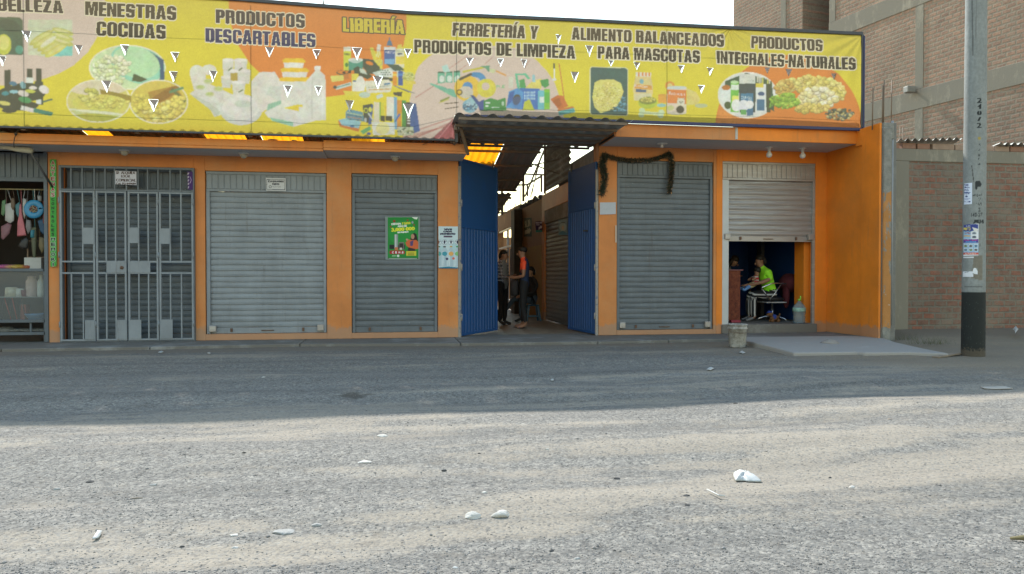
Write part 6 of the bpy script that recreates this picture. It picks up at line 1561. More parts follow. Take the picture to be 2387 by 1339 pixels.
    mb = MB().ell((0, -.1, -.035), (.013, .018, .024), 0, 8, 6)
    for s in (-1, 1): mb.ell((s * .078, .012, -.02), (.012, .022, .032), 0, 8, 6)
    mb.v = [tuple((Mt @ HM) @ Vector(v)) for v in mb.v]; mb.build('nose_and_ears', mats['skin'], body, True)
    mb = MB().ell((0, -.094, -.072), (.024, .007, .006), 0, 8, 5)
    mb.v = [tuple((Mt @ HM) @ Vector(v)) for v in mb.v]; mb.build('mouth', pm('lips', (.2, .07, .06), .6, .1), body, True)
    return T, body, Mt
M_hair = pm('black_hair', (.012, .01, .009), .6, .3, 60)
M_skin = pm('brown_skin', (.30, .155, .095), .55, .08, 20, coord='obj'); M_skin2 = pm('warm_skin', (.36, .2, .13), .55, .08, 20, coord='obj')
M_blk = pm('black_trousers', (.014, .014, .017), .85, .3, 10); M_nav = pm('navy_shirt', (.014, .03, .085), .8, .15, 10); M_neon = pm('neon_orange_shirt', (.95, .10, .035), .7, .06, 10)
M_greyt = pm('grey_tee', (.25, .26, .27), .85, .1, 10); M_shoe = pm('dark_shoe', (.03, .03, .032), .6, .2); M_dkcloth = pm('dark_jacket', (.02, .018, .02), .85, .3, 10)
M_lime = pm('lime_shirt', (.34, .86, .03), .75, .06, 10)
def plaid():
    t = NT('plaid_shirt'); P = t.pos(); s = t.n('SeparateXYZ'); t.l(P, s.inputs[0])
    a = t.math('GREATER_THAN', t.math('SINE', t.math('MULTIPLY', s.outputs[2], 85.)), .5); b = t.math('GREATER_THAN', t.math('SINE', t.math('MULTIPLY', t.math('ADD', s.outputs[0], s.outputs[1]), 85.)), .55)
    c = t.mix(a, (.07, .08, .12), (.34, .36, .42)); t.col(t.mix(t.math('MULTIPLY', b, .6), c, (.45, .4, .42))); return t.done(.85)
def stripes():
    t = NT('striped_trousers'); P = t.pos(); s = t.n('SeparateXYZ'); t.l(P, s.inputs[0])
    v = t.math('ADD', t.math('MULTIPLY', s.outputs[1], .8), t.math('MULTIPLY', t.math('SUBTRACT', s.outputs[0], t.math('MULTIPLY', s.outputs[2], .0)), 1.))
    w = t.n('Attribute', attribute_name='leg'); 
    a = t.math('GREATER_THAN', t.math('SINE', t.math('MULTIPLY', w.outputs['Fac'], 75.)), .35); t.col(t.mix(a, (.012, .012, .014), (.5, .5, .48))); return t.done(.85)
M_plaid = plaid(); M_strip = stripes()
FZ = .05
mx, my = onZ(1222, 765, FZ)
man_shirt = lambda c, m, e: (('neon' if (c[1] < .025 and c[2] > 1.16) or abs(c[0]) > .155 else 'shirt') if m == 'shirt' else None)
T, body, Mt = person('man in an orange and navy shirt, back turned in the passage', (mx, my, FZ), R(-108), 1.0,
    dict(jaw=(.0, -.06, 1.535), head=(.0, -.05, 1.605), crown=(0, -.03, 1.67), neck=(0, -.015, 1.48), look=(.12, -.85, -.45), elbowL=(.24, .02, 1.1), wristL=(.16, -.2, 1.06), palmL=(.13, -.27, 1.08), elbowR=(-.24, .02, 1.1), wristR=(-.17, -.2, 1.06), palmR=(-.13, -.27, 1.08),
         hemL=(.11, .04, .16), ankleL=(.11, .05, .085), ballL=(.12, -.07, .03), toeL=(.125, -.14, .022), hemR=(-.1, -.05, .16), ankleR=(-.1, -.04, .085), ballR=(-.11, -.15, .03), toeR=(-.115, -.22, .022), r_hemL=.045, r_hemR=.045),
    dict(skin=M_skin, shirt=M_nav, neon=M_neon, arm=M_skin, legs=M_blk, foot=M_skin, shoe=M_skin, hair=M_hair), 'short', None, man_shirt)
mb = MB()
for s, y in ((1, -.05), (-1, -.13)): mb.ell((s * .115, y, .008), (.05, .14, .01), 0, 12, 5); mb.tube([(s * .115 - .04, y - .03, .012), (s * .115, y - .05, .06), (s * .115 + .04, y - .03, .012)], .009, 6, 1)
mb.v = [tuple(Mt @ Vector(v)) for v in mb.v]
mb.build('sandals', [M_black, pm('purple_strap', (.09, .04, .2), .5, .1)], body, True)
mb = MB().prism([(-.02, .72), (.02, .69), (.24, .69), (.28, .73), (.26, .97), (.2, 1.0), (.05, 1.0), (0, .96)], -.26, -.12, 'y'); mb.tube([(.2, -.15, .95), (.17, -.05, 1.2), (.08, 0, 1.44), (-.05, .1, 1.3)], .012, 6)
mb.v = [tuple(Mt @ Vector(v)) for v in mb.v]
top(mb.build('shoulder_bag', M_dkcloth, None, True), 'black shoulder bag carried by the man in the orange and navy shirt', 'bag')
wx, wy = onZ(1176, 757, FZ)
tee = lambda c, m, e: ('tee' if m == 'shirt' and c[1] < -.03 and abs(c[0]) < .095 and e[0] in ('pelvis', 'waist', 'chest') else None)
person('woman in an open plaid shirt and black trousers half hidden behind the blue gate', (wx - .05, wy, FZ), R(48), .98,
    dict(jaw=(.02, -.055, 1.54), head=(.02, -.05, 1.61), crown=(.01, -.03, 1.675), look=(.12, -.9, -.4), elbowL=(.25, .02, 1.12), wristL=(.12, -.22, 1.12), palmL=(.07, -.28, 1.15), elbowR=(-.25, .02, 1.12), wristR=(-.09, -.22, 1.1), palmR=(-.02, -.27, 1.12), r_waist=(.165, .125), r_pelvis=(.17, .125), r_hipL=.112, r_hipR=.112, r_hemL=.065, r_hemR=.065, r_chest=(.165, .12)),
    dict(skin=M_skin2, shirt=M_plaid, tee=M_greyt, arm=M_plaid, legs=M_blk, foot=M_blk, shoe=M_shoe, hair=M_hair), 'tail', None, tee)
def sit(hz, fw=.42, spread=.1): 
    d = {}
    for s, n in ((1, 'L'), (-1, 'R')):
        d.update({'hip' + n: (s * .09, -.02, hz), 'knee' + n: (s * spread, -fw, hz + .03), 'hem' + n: (s * spread, -fw + .0, .14), 'ankle' + n: (s * spread, -fw + .02, .085), 'ball' + n: (s * spread, -fw - .1, .035), 'toe' + n: (s * spread, -fw - .17, .025)})
    return d
def torso(hz, lean=0.):
    dz = hz - .9; f = lambda p: (p[0], p[1] - lean * max(0, (p[2] - .95)), p[2] + dz)
    return {k: f(BASE[k][0]) for k in ('pelvis', 'waist', 'chest', 'collar', 'neck', 'jaw', 'head', 'crown')} | {k + n: f((BASE[k][0][0] * s, *BASE[k][0][1:])) for k in ('sh', 'sleeve') for s, n in ((1, 'L'), (-1, 'R'))}
sx_, sy_ = 3.4, 4.55
po = torso(.5, .1) | sit(.5, .4); po.update(elbowL=(.22, -.1, .72), wristL=(.12, -.3, .62), palmL=(.08, -.37, .6), elbowR=(-.22, -.1, .72), wristR=(-.12, -.3, .62), palmR=(-.08, -.37, .6), look=(-.1, -1, .05), kneeR=(-.12, -.46, .55), hemR=(-.12, -.68, .3), ankleR=(-.12, -.72, .25), ballR=(-.12, -.82, .25), toeR=(-.12, -.88, .28))
person('woman in dark clothes sitting on a blue plastic stool in the passage', (sx_, sy_, FZ), R(-68), 1.0, po, dict(skin=M_skin2, shirt=M_dkcloth, arm=M_dkcloth, legs=pm('blue_jeans', (.05, .08, .12), .85, .15), foot=M_shoe, shoe=M_shoe, hair=M_hair), 'tail')
M_stool = pm('blue_plastic_stool', (.02, .09, .16), .4, .1)
ST2 = thing('stool', 'blue plastic stool under the woman sitting in the passage', 'stool', (sx_, sy_, FZ))
MB().lathe(sx_, sy_, [(.165, FZ + .4), (.17, FZ + .385), (.15, FZ + .37)], 4 * 5).build('seat', M_stool, ST2, True)
for s in (-1, 1):
    for q in (-1, 1): MB().bar((sx_ + s * .11, sy_ + q * .11, FZ + .375), (sx_ + s * .17, sy_ + q * .17, FZ), .045, .045).build('leg', M_stool, ST2, bev=.006)
mb = MB()
for s in (-1, 1): mb.bar((sx_ + s * .15, sy_ - .13, FZ + .12), (sx_ + s * .15, sy_ + .13, FZ + .12), .02, .03).bar((sx_ - .13, sy_ + s * .15, FZ + .12), (sx_ + .13, sy_ + s * .15, FZ + .12), .02, .03)
mb.build('stretcher', M_stool, ST2)

# ---- open shop: woman with a child on a salon chair
GZ = .226
chx, chy = onY(1797, 700, .95)[0], .95
po = torso(.52, .36) | sit(.53, .42, .11)
po.update(elbowL=(.22, -.28, .80), wristL=(.1, -.5, .74), palmL=(.05, -.57, .74), elbowR=(-.24, -.26, .78), wristR=(-.1, -.46, .68), palmR=(-.04, -.54, .68), look=(0, -1, -.2), r_chest=(.175, .14), r_waist=(.165, .135), r_pelvis=(.18, .14), r_hipL=.115, r_hipR=.115, r_kneeL=.075, r_kneeR=.075, r_hemL=.07, r_hemR=.07, r_collar=(.11, .09), r_shL=.075, r_shR=.075)
T, body, Mt = person('woman in a lime green shirt and striped trousers seated on the salon chair', (chx, chy, GZ), R(-94), 1.0, po, dict(skin=M_skin, shirt=M_lime, arm=M_skin, legs=M_strip, foot=M_skin, shoe=pm('grey_sneaker', (.16, .16, .165), .7, .2), hair=M_hair), 'tail')
me = body.data; ca = me.attributes.new('leg', 'FLOAT', 'POINT')
co = np.empty(len(me.vertices) * 3); me.vertices.foreach_get('co', co); co = co.reshape(-1, 3)
inv = np.array(Mt.inverted()); lc = co @ inv[:3, :3].T + inv[:3, 3]
ca.data.foreach_set('value', (np.where(lc[:, 2] < .46, lc[:, 1] * 1. + lc[:, 0] * .6, lc[:, 2] * 1.1 + lc[:, 0] * .5)).astype(np.float32))
# baby
bpse = {k: Vector(p) for k, p in ()}
BT = thing('person', 'baby in a red and white top on the lap of the woman in lime', 'person', (chx - .35, chy, GZ + .75))
q = lambda x, y, z: Mt @ Vector((x, y, z))
nm = ['pel', 'che', 'nek', 'hea', 'cro', 'aL', 'hL', 'aR', 'hR', 'kL', 'fL', 'tL', 'kR', 'fR', 'tR']
pv = [q(.02, -.36, .74), q(.02, -.33, .87), q(.02, -.31, .95), q(.02, -.31, 1.02), q(.02, -.30, 1.08), q(.1, -.38, .88), q(.12, -.46, .84), q(-.07, -.38, .88), q(-.09, -.46, .83), q(.09, -.5, .72), q(.1, -.6, .64), q(.1, -.66, .66), q(-.06, -.5, .72), q(-.07, -.6, .66), q(-.07, -.66, .68)]
ed = [(0, 1), (1, 2), (2, 3), (3, 4), (1, 5), (5, 6), (1, 7), (7, 8), (0, 9), (9, 10), (10, 11), (0, 12), (12, 13), (13, 14)]
me = skin(pv, ed, [.08, .075, .035, .07, .05, .035, .022, .035, .022, .045, .03, .032, .045, .03, .032], 2)
def redstripe():
    t = NT('red_white_knit'); P = t.pos(); s = t.n('SeparateXYZ'); t.l(P, s.inputs[0])
    t.col(t.mix(t.math('GREATER_THAN', t.math('SINE', t.math('MULTIPLY', s.outputs[2], 90.)), .45), (.5, .02, .045), (.6, .55, .52))); return t.done(.85)
bm = [redstripe(), M_skin, pm('cream_cloth', (.5, .45, .25), .85, .1), pm('blue_baby_shoe', (.12, .28, .6), .7, .1)]
for m in bm: me.materials.append(m)
A = [(pv[a], pv[b]) for a, b in ed]; mm = [0, 1, 1, 1, 0, 1, 0, 1, 2, 3, 3, 2, 3, 3]
for p in me.polygons:
    best = min(range(len(A)), key=lambda i: (p.center - (A[i][0] + (A[i][1] - A[i][0]) * max(0, min(1, (p.center - A[i][0]).dot(A[i][1] - A[i][0]) / (A[i][1] - A[i][0]).length_squared)))).length)
    p.material_index = mm[best]; p.use_smooth = True
put('body', me, BT)
MB().ell(q(.02, -.295, 1.05), (.078, .078, .07), 0, 12, 8, .03).build('hair', M_hair, BT, True)
# salon chair
M_chrome = pm('chrome_tube', (.6, .6, .62), .18, .03, metal=.9)
CHR = thing('salon_chair', 'chrome salon chair with black cushion under the woman in lime', 'chair', (chx, chy, GZ))
def cq(a, b, z): return (chx + a, chy + b, GZ + z)
MB().ell(cq(.02, 0, .455), (.25, .24, .06), 0, 18, 8).build('seat', M_black, CHR, True)
MB().box(chx - .2, chx + .24, chy - .2, chy + .2, GZ + .375, GZ + .398).build('seat_plate', M_alum, CHR, bev=.005)
MB().tube([cq(.03, 0, .375), cq(.03, 0, .25), cq(.03, 0, .249), cq(.03, 0, .08)], [.02, .02, .032, .032], 12).build('gas_column', M_chrome, CHR, True)
for i in range(5):
    t = R(20 + i * 72); MB().tube([cq(.03, 0, .1), cq(.03 + .14 * math.cos(t), .14 * math.sin(t), .09), cq(.03 + .27 * math.cos(t), .27 * math.sin(t), .05), cq(.03 + .31 * math.cos(t), .31 * math.sin(t), .01)], [.018, .016, .014, .012], 8).build('foot', M_chrome, CHR, True)
for s in (-1, 1):
    MB().tube([cq(-.13, s * .26, .40), cq(-.36, s * .28, .68), cq(-.34, s * .28, .70), cq(-.12, s * .28, .78), cq(.18, s * .28, .77)], .014, 8).tube([cq(-.17, s * .26, .44), cq(-.06, s * .27, .57), cq(.08, s * .28, .77)], .011, 8).build('armrest', M_chrome, CHR, True)
MB().ell(cq(.32, .02, .66), (.05, .2, .2), 0, 14, 8).build('backrest', M_black, CHR, True)
mb = MB().ell(cq(.4, -.02, .78), (.2, .26, .2), 0, 16, 10, .05); mb.ell(cq(.28, -.1, .52), (.07, .1, .26), 0, 12, 8, .06)
top(mb.build('jacket', pm('maroon_jacket', (.07, .006, .012), .85, .25, 9), None, True), 'maroon padded jacket hung over the back of the salon chair', 'jacket')
# counter with patterned cloth, and the person behind it
kx0, kx1 = onY(1700, 650, .6)[0], onY(1726, 650, .6)[0]
ztop_c = onY(1712, 629, .6)[1]
CN = thing('shop_counter', 'narrow counter draped in rust red patterned cloth inside the open shop', 'counter', ((kx0 + kx1) / 2, 1.2, GZ))
def rustcloth():
    t = NT('rust_patterned_cloth'); P = t.pos()
    a = t.ramp(t.noise(P, 14, 7, .75), [(.3, (.03, .012, .008)), (.5, (.17, .04, .02)), (.75, (.28, .1, .04))]); t.col(a); return t.done(.8)
MB().box(kx0 - .35, kx1, .6, 1.6, GZ + .04, ztop_c - .02).build('cabinet', rustcloth(), CN, bev=.01)
MB().box(kx0 - .38, kx1 + .05, .57, 1.63, ztop_c - .018, ztop_c).build('counter_top', pm('pink_edge', (.3, .12, .13), .5, .1), CN, bev=.004)
top(MB().box(kx0, kx1 - .04, .5, .58, GZ + .001, GZ + .05).build('box', pm('red_box', (.3, .03, .06), .5, .1), None, bev=.006), 'small red box on the shop floor at the foot of the counter', 'box')
hx = onY(1718, 605, 1.15)[0]
person('person with tousled hair bending behind the patterned counter', (hx - .1, 1.95, GZ), R(52), .97, dict(waist=(0, .12, 1.02), chest=(0, -.1, 1.16), collar=(0, -.25, 1.22), neck=(0, -.33, 1.24), jaw=(0, -.4, 1.21), head=(0, -.42, 1.28), crown=(0, -.4, 1.34), shL=(.165, -.22, 1.2), shR=(-.165, -.22, 1.2), sleeveL=(.2, -.25, 1.08), sleeveR=(-.2, -.25, 1.08), elbowL=(.22, -.28, .98), elbowR=(-.22, -.28, .98), wristL=(.15, -.42, .95), wristR=(-.15, -.42, .95), palmL=(.12, -.48, .96), palmR=(-.12, -.48, .96), look=(.2, -1, -.3)),
       dict(skin=M_skin2, shirt=M_greyt, arm=M_skin2, legs=M_blk, foot=M_blk, shoe=M_shoe, hair=pm('brown_hair', (.02, .012, .006), .6, .3, 50)), 'long')
# plush dog, water bottle
tx_, ty_ = onZ(1805, 751, GZ)
ty_ = max(ty_, .02); 
TOY = thing('plush_toy', 'brown plush dog in a blue cap and vest on the shop floor', 'toy', (tx_, ty_, GZ))
M_pl = pm('brown_plush', (.16, .075, .03), .95, .2, 60)
mb = MB().ell((tx_, ty_, GZ + .085), (.1, .06, .06), 0, 12, 8).ell((tx_ - .1, ty_ - .01, GZ + .16), (.055, .05, .05), 0, 12, 8).ell((tx_ - .15, ty_ - .01, GZ + .145), (.03, .03, .022), 0, 10, 6)
for a, b in ((-.06, -.04), (-.06, .04), (.07, -.045), (.07, .045)): mb.ell((tx_ + a, ty_ + b, GZ + .03), (.04, .026, .032), 0, 10, 6)
mb.tube([(tx_ + .09, ty_, GZ + .1), (tx_ + .12, ty_, GZ + .17)], .018, 8).ell((tx_ - .085, ty_ + .045, GZ + .15), (.025, .012, .035), 0, 8, 6).ell((tx_ - .085, ty_ - .055, GZ + .15), (.025, .012, .035), 0, 8, 6)
mb.build('body', M_pl, TOY, True)
MB().ell((tx_ - .01, ty_, GZ + .095), (.06, .066, .062), 0, 12, 8).build('vest', pm('blue_felt', (.02, .05, .25), .9, .1), TOY, True)
MB().ell((tx_ - .1, ty_ - .005, GZ + .2), (.055, .05, .03), 0, 12, 6).box(tx_ - .17, tx_ - .1, ty_ - .04, ty_ + .03, GZ + .185, GZ + .195).build('cap', pm('blue_felt', (.02, .05, .25), .9, .1), TOY, True)
bx_, by_ = onZ(1864, 757, GZ)
by_ = .12; bx_ = onY(1863, 730, by_)[0]
WB = thing('water_bottle', 'large clear plastic water bottle with green cap beside the orange door jamb', 'bottle', (bx_, by_, GZ))
MB().lathe(bx_, by_, [(.095, GZ + .002), (.115, GZ + .02), (.108, GZ + .09), (.12, GZ + .12), (.105, GZ + .15), (.12, GZ + .2), (.12, GZ + .3), (.1, GZ + .35), (.045, GZ + .405), (.026, GZ + .44)], 24).build('bottle', glass('bluish_plastic', (.62, .76, .86), .06, .2), WB, True)
MB().lathe(bx_, by_, [(.1215, GZ + .235), (.123, GZ + .24), (.123, GZ + .3), (.1215, GZ + .305)], 24).build('label', pm('green_white_label', (.25, .42, .36), .5, .5, 18), WB, True)
MB().ell((bx_, by_, GZ + .46), (.035, .035, .022), 0, 10, 6).ell((bx_ + .025, by_, GZ + .5), (.016, .02, .045), 0, 8, 6).build('cap', pm('lime_cap', (.25, .55, .05), .5, .1), WB, True)
# bucket on the pavement
bkx, bky = onZ(1719, 805, .03)
BK = thing('bucket', 'dirty white paint bucket stained with cement standing at the kerb', 'bucket', (bkx, bky, 0))
M_bk = pm('cement_stained_bucket', (.42, .41, .38), .8, .15, 9, dirt=(.2, .185, .16), dk=.44)
MB().lathe(bkx, bky, [(.128, .0), (.132, .01), (.146, .29), (.156, .295), (.156, .315), (.149, .32), (.15, .35), (.158, .352), (.158, .372), (.148, .376), (.140, .37), (.128, .02), (.0, .018)], 28).build('pail', M_bk, BK, True)
MB().tube([(bkx - .157, bky, .3), (bkx - .15, bky - .1, .25), (bkx, bky - .175, .235), (bkx + .15, bky - .1, .25), (bkx + .157, bky, .3)], .004, 6).build('handle', M_tube, BK, True)

# ================================================================ LEFT SHOP
SH = thing('variety_shop', 'small variety shop with open front at the left end of the market', 'shop', (-6.5, .5, .05))
xa, xb = XA(-60), XA(113)
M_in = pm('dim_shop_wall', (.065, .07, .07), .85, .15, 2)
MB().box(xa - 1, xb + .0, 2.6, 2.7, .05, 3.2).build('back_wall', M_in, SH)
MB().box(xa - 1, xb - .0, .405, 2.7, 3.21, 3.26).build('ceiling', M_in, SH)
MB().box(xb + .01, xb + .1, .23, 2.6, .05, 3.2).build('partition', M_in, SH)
h = MB().box(xa, xb - .06, .05, .1, 2.75, 3.18)
for i in range(13): x = xb - .1 - i * .085; h.box(x - .035, x + .03, .035, .049, 2.78, 3.16)
h.box(xa, xb - .06, .03, .11, 2.71, 2.75)
h.build('header_panel', M_steel_d, SH)
MB().box(xb - .058, xb - .002, -.02, .12, .06, 3.19).build('guide_rail', M_steel_d, SH, bev=.004)
def pz(px, py, Y): return onY(px, py, Y)
mb = MB()
for px, l in ((-10, 0), (55, 0)): pass
zr_ = pz(60, 442, .3)[1]
MB().tube([(xa, .3, zr_), (xb - .08, .3, zr_)], .012, 8).build('hanging_rail', pm('brass_rail', (.28, .24, .13), .5, .1), SH, True)
# awning bundle and its strut
a = pz(3, 344, -.5); b = pz(76, 352, -.5)
AW = thing('awning', 'rolled cream awning with a dark strut under the canopy at the left edge', 'awning', ((a[0] + b[0]) / 2, -.5, a[1]))
MB().tube([(a[0] - .4, -.5, a[1] + .02), (a[0] + .1, -.5, a[1]), ((a[0] + b[0]) / 2, -.5, (a[1] + b[1]) / 2), (b[0] - .04, -.5, b[1] + .005), (b[0], -.5, b[1] - .01)], [.03, .035, .045, .05, .04], 10).build('cloth_roll', pm('cream_canvas', (.42, .41, .33), .85, .15, 8), AW, True)
b2 = pz(76, 358, -.48); c = pz(123, 437, -.02)
MB().tube([(b2[0] - .02, -.48, b2[1]), (c[0], -.02, c[1])], .017, 8).build('strut', M_dkfr, AW, True)
# counter: frame, glass, shelves
zc_t, zc_b = pz(60, 630, .05)[1], .12
G = thing('display_counter', 'grey framed glass display counter in the small shop at the left edge', 'counter', ((xa + xb) / 2, .3, .05))
mb = MB()
zsh = pz(60, 749, .05)[1]; zs2 = pz(60, 778, .05)[1]
for z in (zc_t, zsh, zs2): mb.box(xa, xb - .065, .04, .08, z - .025, z + .025)
mb.box(xb - .1, xb - .065, .04, .62, .06, zc_t + .025); mb.box(pz(69, 760, .05)[0] - .015, pz(69, 760, .05)[0] + .015, .082, .11, zs2, zsh)
mb.build('frame', M_steel_d, G, bev=.004)
MB().box(xa, xb - .105, .085, .6, zc_t - .012, zc_t + .02).build('counter_top', pm('grey_laminate', (.2, .22, .22), .3, .1), G)
MB().box(xa, xb - .105, .085, .6, zsh - .02, zsh).build('shelf', M_steel_d, G); MB().box(xa, xb - .105, .085, .6, zs2 - .02, zs2).build('shelf', M_steel_d, G)
zmid = pz(60, 692, .3)[1]
MB().box(xa, xb - .105, .25, .6, zmid - .012, zmid).build('shelf', glass('shelf_glass', (.8, .85, .85), .05, .3), G)
MB().box(xa, xb - .105, .055, .062, zsh + .026, zc_t - .026).build('pane', glass('display_glass', (.9, .93, .93), .03, .07), G)
def obj1(name, label, cat, mb, mat, group=None, smooth=True): return top(mb.build(name, mat, None, smooth), label, cat, group)
def at(px, py, Y): a = onY(px, py, Y); return a[0], Y, a[1]
cl_ = lambda n, c, r=.6, v=.2: pm(n, c, r, v, 12)
# goods in the case
x, y, z = at(74, 690, .4); obj1('jar', 'large pale jar with reddish lid on the glass shelf of the display counter', 'jar', MB().lathe(x, y, [(.075, zmid), (.085, zmid + .02), (.085, zmid + .26), (.06, zmid + .3), (.06, zmid + .35)], 18), cl_('pink_jar', (.42, .32, .3)))
x, y, z = at(96, 690, .4); obj1('bottle', 'white bottle right of the pale jar on the glass shelf', 'bottle', MB().lathe(x, y, [(.05, zmid), (.06, zmid + .02), (.06, zmid + .24), (.03, zmid + .3), (.025, zmid + .36)], 16), cl_('white_bottle', (.45, .47, .46), .4, .1))
x, y, z = at(27, 690, .4); obj1('bowl', 'cream plastic tub on the glass shelf at the left', 'tub', MB().lathe(x, y, [(.1, zmid), (.09, zmid + .15), (.07, zmid + .16)], 18), cl_('cream_tub', (.45, .42, .34), .4, .1))
x, y, z = at(46, 690, .42); obj1('bowl', 'smaller white tub beside the cream tub on the glass shelf', 'tub', MB().lathe(x, y, [(.07, zmid), (.065, zmid + .13), (.05, zmid + .14)], 18), cl_('white_tub', (.5, .5, .48), .4, .1))
x, y, z = at(56, 690, .36); obj1('cup', 'dark red cup between the tubs and the jar', 'cup', MB().lathe(x, y, [(.035, zmid), (.045, zmid + .11), (.04, zmid + .11)], 14), cl_('dark_red_cup', (.12, .02, .03)))
x, y, z = at(88, 748, .35); obj1('basin', 'blue plastic basin on the lower shelf of the display counter', 'basin', MB().lathe(x, y, [(.12, zsh + .002), (.19, zsh + .1), (.2, zsh + .11), (.185, zsh + .1), (.11, zsh + .02)], 24), cl_('blue_basin', (.1, .22, .42), .4, .1))
mb = MB()
for px0, px1 in ((8, 4), (10, 26), (28, 40), (48, 46), (50, 60), (27, 22)): a, b = at(px0, 692, .3), at(px1, 748, .3); mb.tube([(a[0], .3, zmid - .02), (b[0], .3, zsh + .01)], .008, 6, random.choice((0, 1)))
o = mb.build('skewer_bundle', [M_black, cl_('red_stick', (.25, .03, .02))], None, True); top(o, 'dark and red sticks leaning on the lower shelf of the display counter', 'sticks')
x, y, z = at(55, 700, .45); obj1('box', 'dark red carton on the lower shelf of the display counter', 'box', MB().box(x - .05, x + .05, .42, .55, zsh, zsh + .26), cl_('red_carton', (.2, .035, .025)), None, False)
mb = MB()
for i in range(9): x, y, z = at(8 + i * 12, 770, .3); mb.ell((x, .3, zs2 + .04), (.09, .12, .035 + .03 * (i < 2)), 0, 10, 6, .1)
obj1('cloth_bundle', 'grey cloth bundle lying on the bottom shelf of the counter', 'cloth', mb, cl_('grey_cloth', (.15, .16, .16), .9))
# goods on the counter
def rainbow():
    t = NT('rainbow_cloth'); P = t.pos(); s = t.n('SeparateXYZ'); t.l(P, s.inputs[0])
    f = t.math('ADD', t.math('MULTIPLY', t.math('SUBTRACT', s.outputs[0], xa), .85), t.math('MULTIPLY', t.noise(P, 6, 4), .25))
    t.col(t.ramp(t.math('FRACT', f), [(0, (.05, .2, .4)), (.25, (.05, .25, .12)), (.4, (.4, .08, .25)), (.6, (.4, .3, .04)), (.75, (.3, .04, .05)), (1., (.1, .05, .15))])); return t.done(.8)
mb = MB(); x0_, x1_ = at(-20, 620, .3)[0], at(68, 620, .3)[0]
for i in range(12): x = x0_ + (x1_ - x0_) * i / 11; mb.ell((x, .3 + .03 * (i % 2), zc_t + .05), (.09, .2, .045), 0, 10, 6, .08)
obj1('cloth_bundle', 'rainbow coloured cloth piled on the display counter', 'cloth', mb, rainbow())
x, y, z = at(86, 615, .35); obj1('basket', 'white plastic basket on the display counter', 'basket', MB().prism([(x - .13, .2), (x + .13, .2), (x + .13, .5), (x - .13, .5)], zc_t + .021, zc_t + .21), cl_('white_basket', (.36, .37, .36), .5, .12), None, False)
mb = MB().bar(at(65, 632, .45), at(65, 560, .45), .02, .02).bar(at(108, 632, .45), at(108, 560, .45), .02, .02)
for py in (600, 562): mb.bar(at(65, py, .45), at(110, py, .45), .015, .015)
obj1('display_rack', 'thin metal display rack on the counter of the small shop', 'rack', mb, M_tube, None, False)
# goods hanging from the rail
def hang(px, top_py, pts, mat, name, label, cat, th=.05, group='goods hanging in the small shop'):
    """soft goods hanging from the rail: outline given in photo pixels, rounded front and back"""
    Y = .3; c = np.array([onY(a, b, Y) for a, b in pts]); m = c.mean(0)
    mb = MB(); k = len(c)
    rings = ((.55, -th * .5), (.9, -th * .32), (1., 0), (.9, th * .32), (.55, th * .5)); vs = []
    for s, y in rings:
        for p in c: q = m + (p - m) * s; vs.append((q[0], Y + y + random.uniform(-.008, .008), q[1]))
    fs = [(r*k+i, r*k+(i+1) % k, (r+1)*k+(i+1) % k, (r+1)*k+i) for r in range(4) for i in range(k)] + [tuple(range(k)), tuple(range(5*k-1, 4*k-1, -1))]
    mb.add(vs, fs); t = onY(px, top_py, Y); j = c[np.argmax(c[:, 1])]
    mb.tube([(t[0], Y, zr_ - .01), (j[0], Y, j[1] - .02)], .004, 5)
    return top(mb.build(name, mat, None, True), label, cat, group)
clear = glass('clear_bag', (.75, .76, .76), .25, .45)
hang(14, 445, [(5, 468), (14, 465), (13, 495), (8, 505), (3, 500)], cl_('green_pack', (.1, .2, .1)), 'plastic_bag', 'green packet hanging at the left edge of the small shop', 'packet')
hang(18, 445, [(12, 475), (28, 472), (33, 490), (33, 515), (25, 522), (12, 515)], clear, 'plastic_bag', 'clear bag of white goods hanging in the small shop', 'bag')
hang(14, 500, [(3, 528), (18, 520), (27, 524), (22, 545), (8, 560), (3, 556)], cl_('dusty_pink_case', (.2, .1, .12)), 'zip_case', 'dusty pink case hanging low at the left edge of the small shop', 'case')
hang(40, 446, [(36, 478), (46, 470), (48, 490), (44, 510), (38, 500)], cl_('blue_green_pack', (.06, .17, .2)), 'plastic_bag', 'blue green packet hanging left of the blue ring', 'packet')
hang(49, 446, [(45, 475), (50, 475), (52, 500), (62, 550), (40, 552), (41, 520), (46, 500)], cl_('pink_strips', (.45, .14, .17)), 'cloth_bundle', 'bundle of pink strips hanging below the rail', 'cloth')
hang(62, 540, [(50, 560), (62, 552), (67, 560), (65, 580), (55, 582), (42, 574)], M_black, 'zip_case', 'black case hanging below the pink strips', 'case')
hang(104, 446, [(100, 470), (107, 468), (108, 500), (106, 530), (100, 525)], cl_('red_pack', (.2, .05, .04)), 'plastic_bag', 'dull red packet hanging at the right end of the rail', 'packet')
hang(92, 515, [(88, 515), (100, 510), (106, 530), (104, 550), (94, 540)], cl_('deep_blue_pack', (.02, .07, .14)), 'plastic_bag', 'deep blue packet hanging below the blue ring', 'packet')
hang(76, 520, [(72, 530), (84, 528), (86, 560), (84, 600), (78, 610), (74, 580)], cl_('olive_bag', (.09, .1, .06)), 'plastic_bag', 'long olive bag hanging in front of the metal rack', 'bag')
hang(78, 540, [(74, 537), (82, 536), (82, 555), (73, 556)], cl_('turquoise_pack', (.04, .2, .26)), 'plastic_bag', 'small turquoise packet on the olive bag', 'packet', .12)
hang(30, 446, [(27, 462), (34, 462), (36, 482), (31, 492), (26, 484)], cl_('brown_pouch', (.13, .09, .06)), 'plastic_bag', 'small brown pouch hanging high on the rail of the small shop', 'pouch')
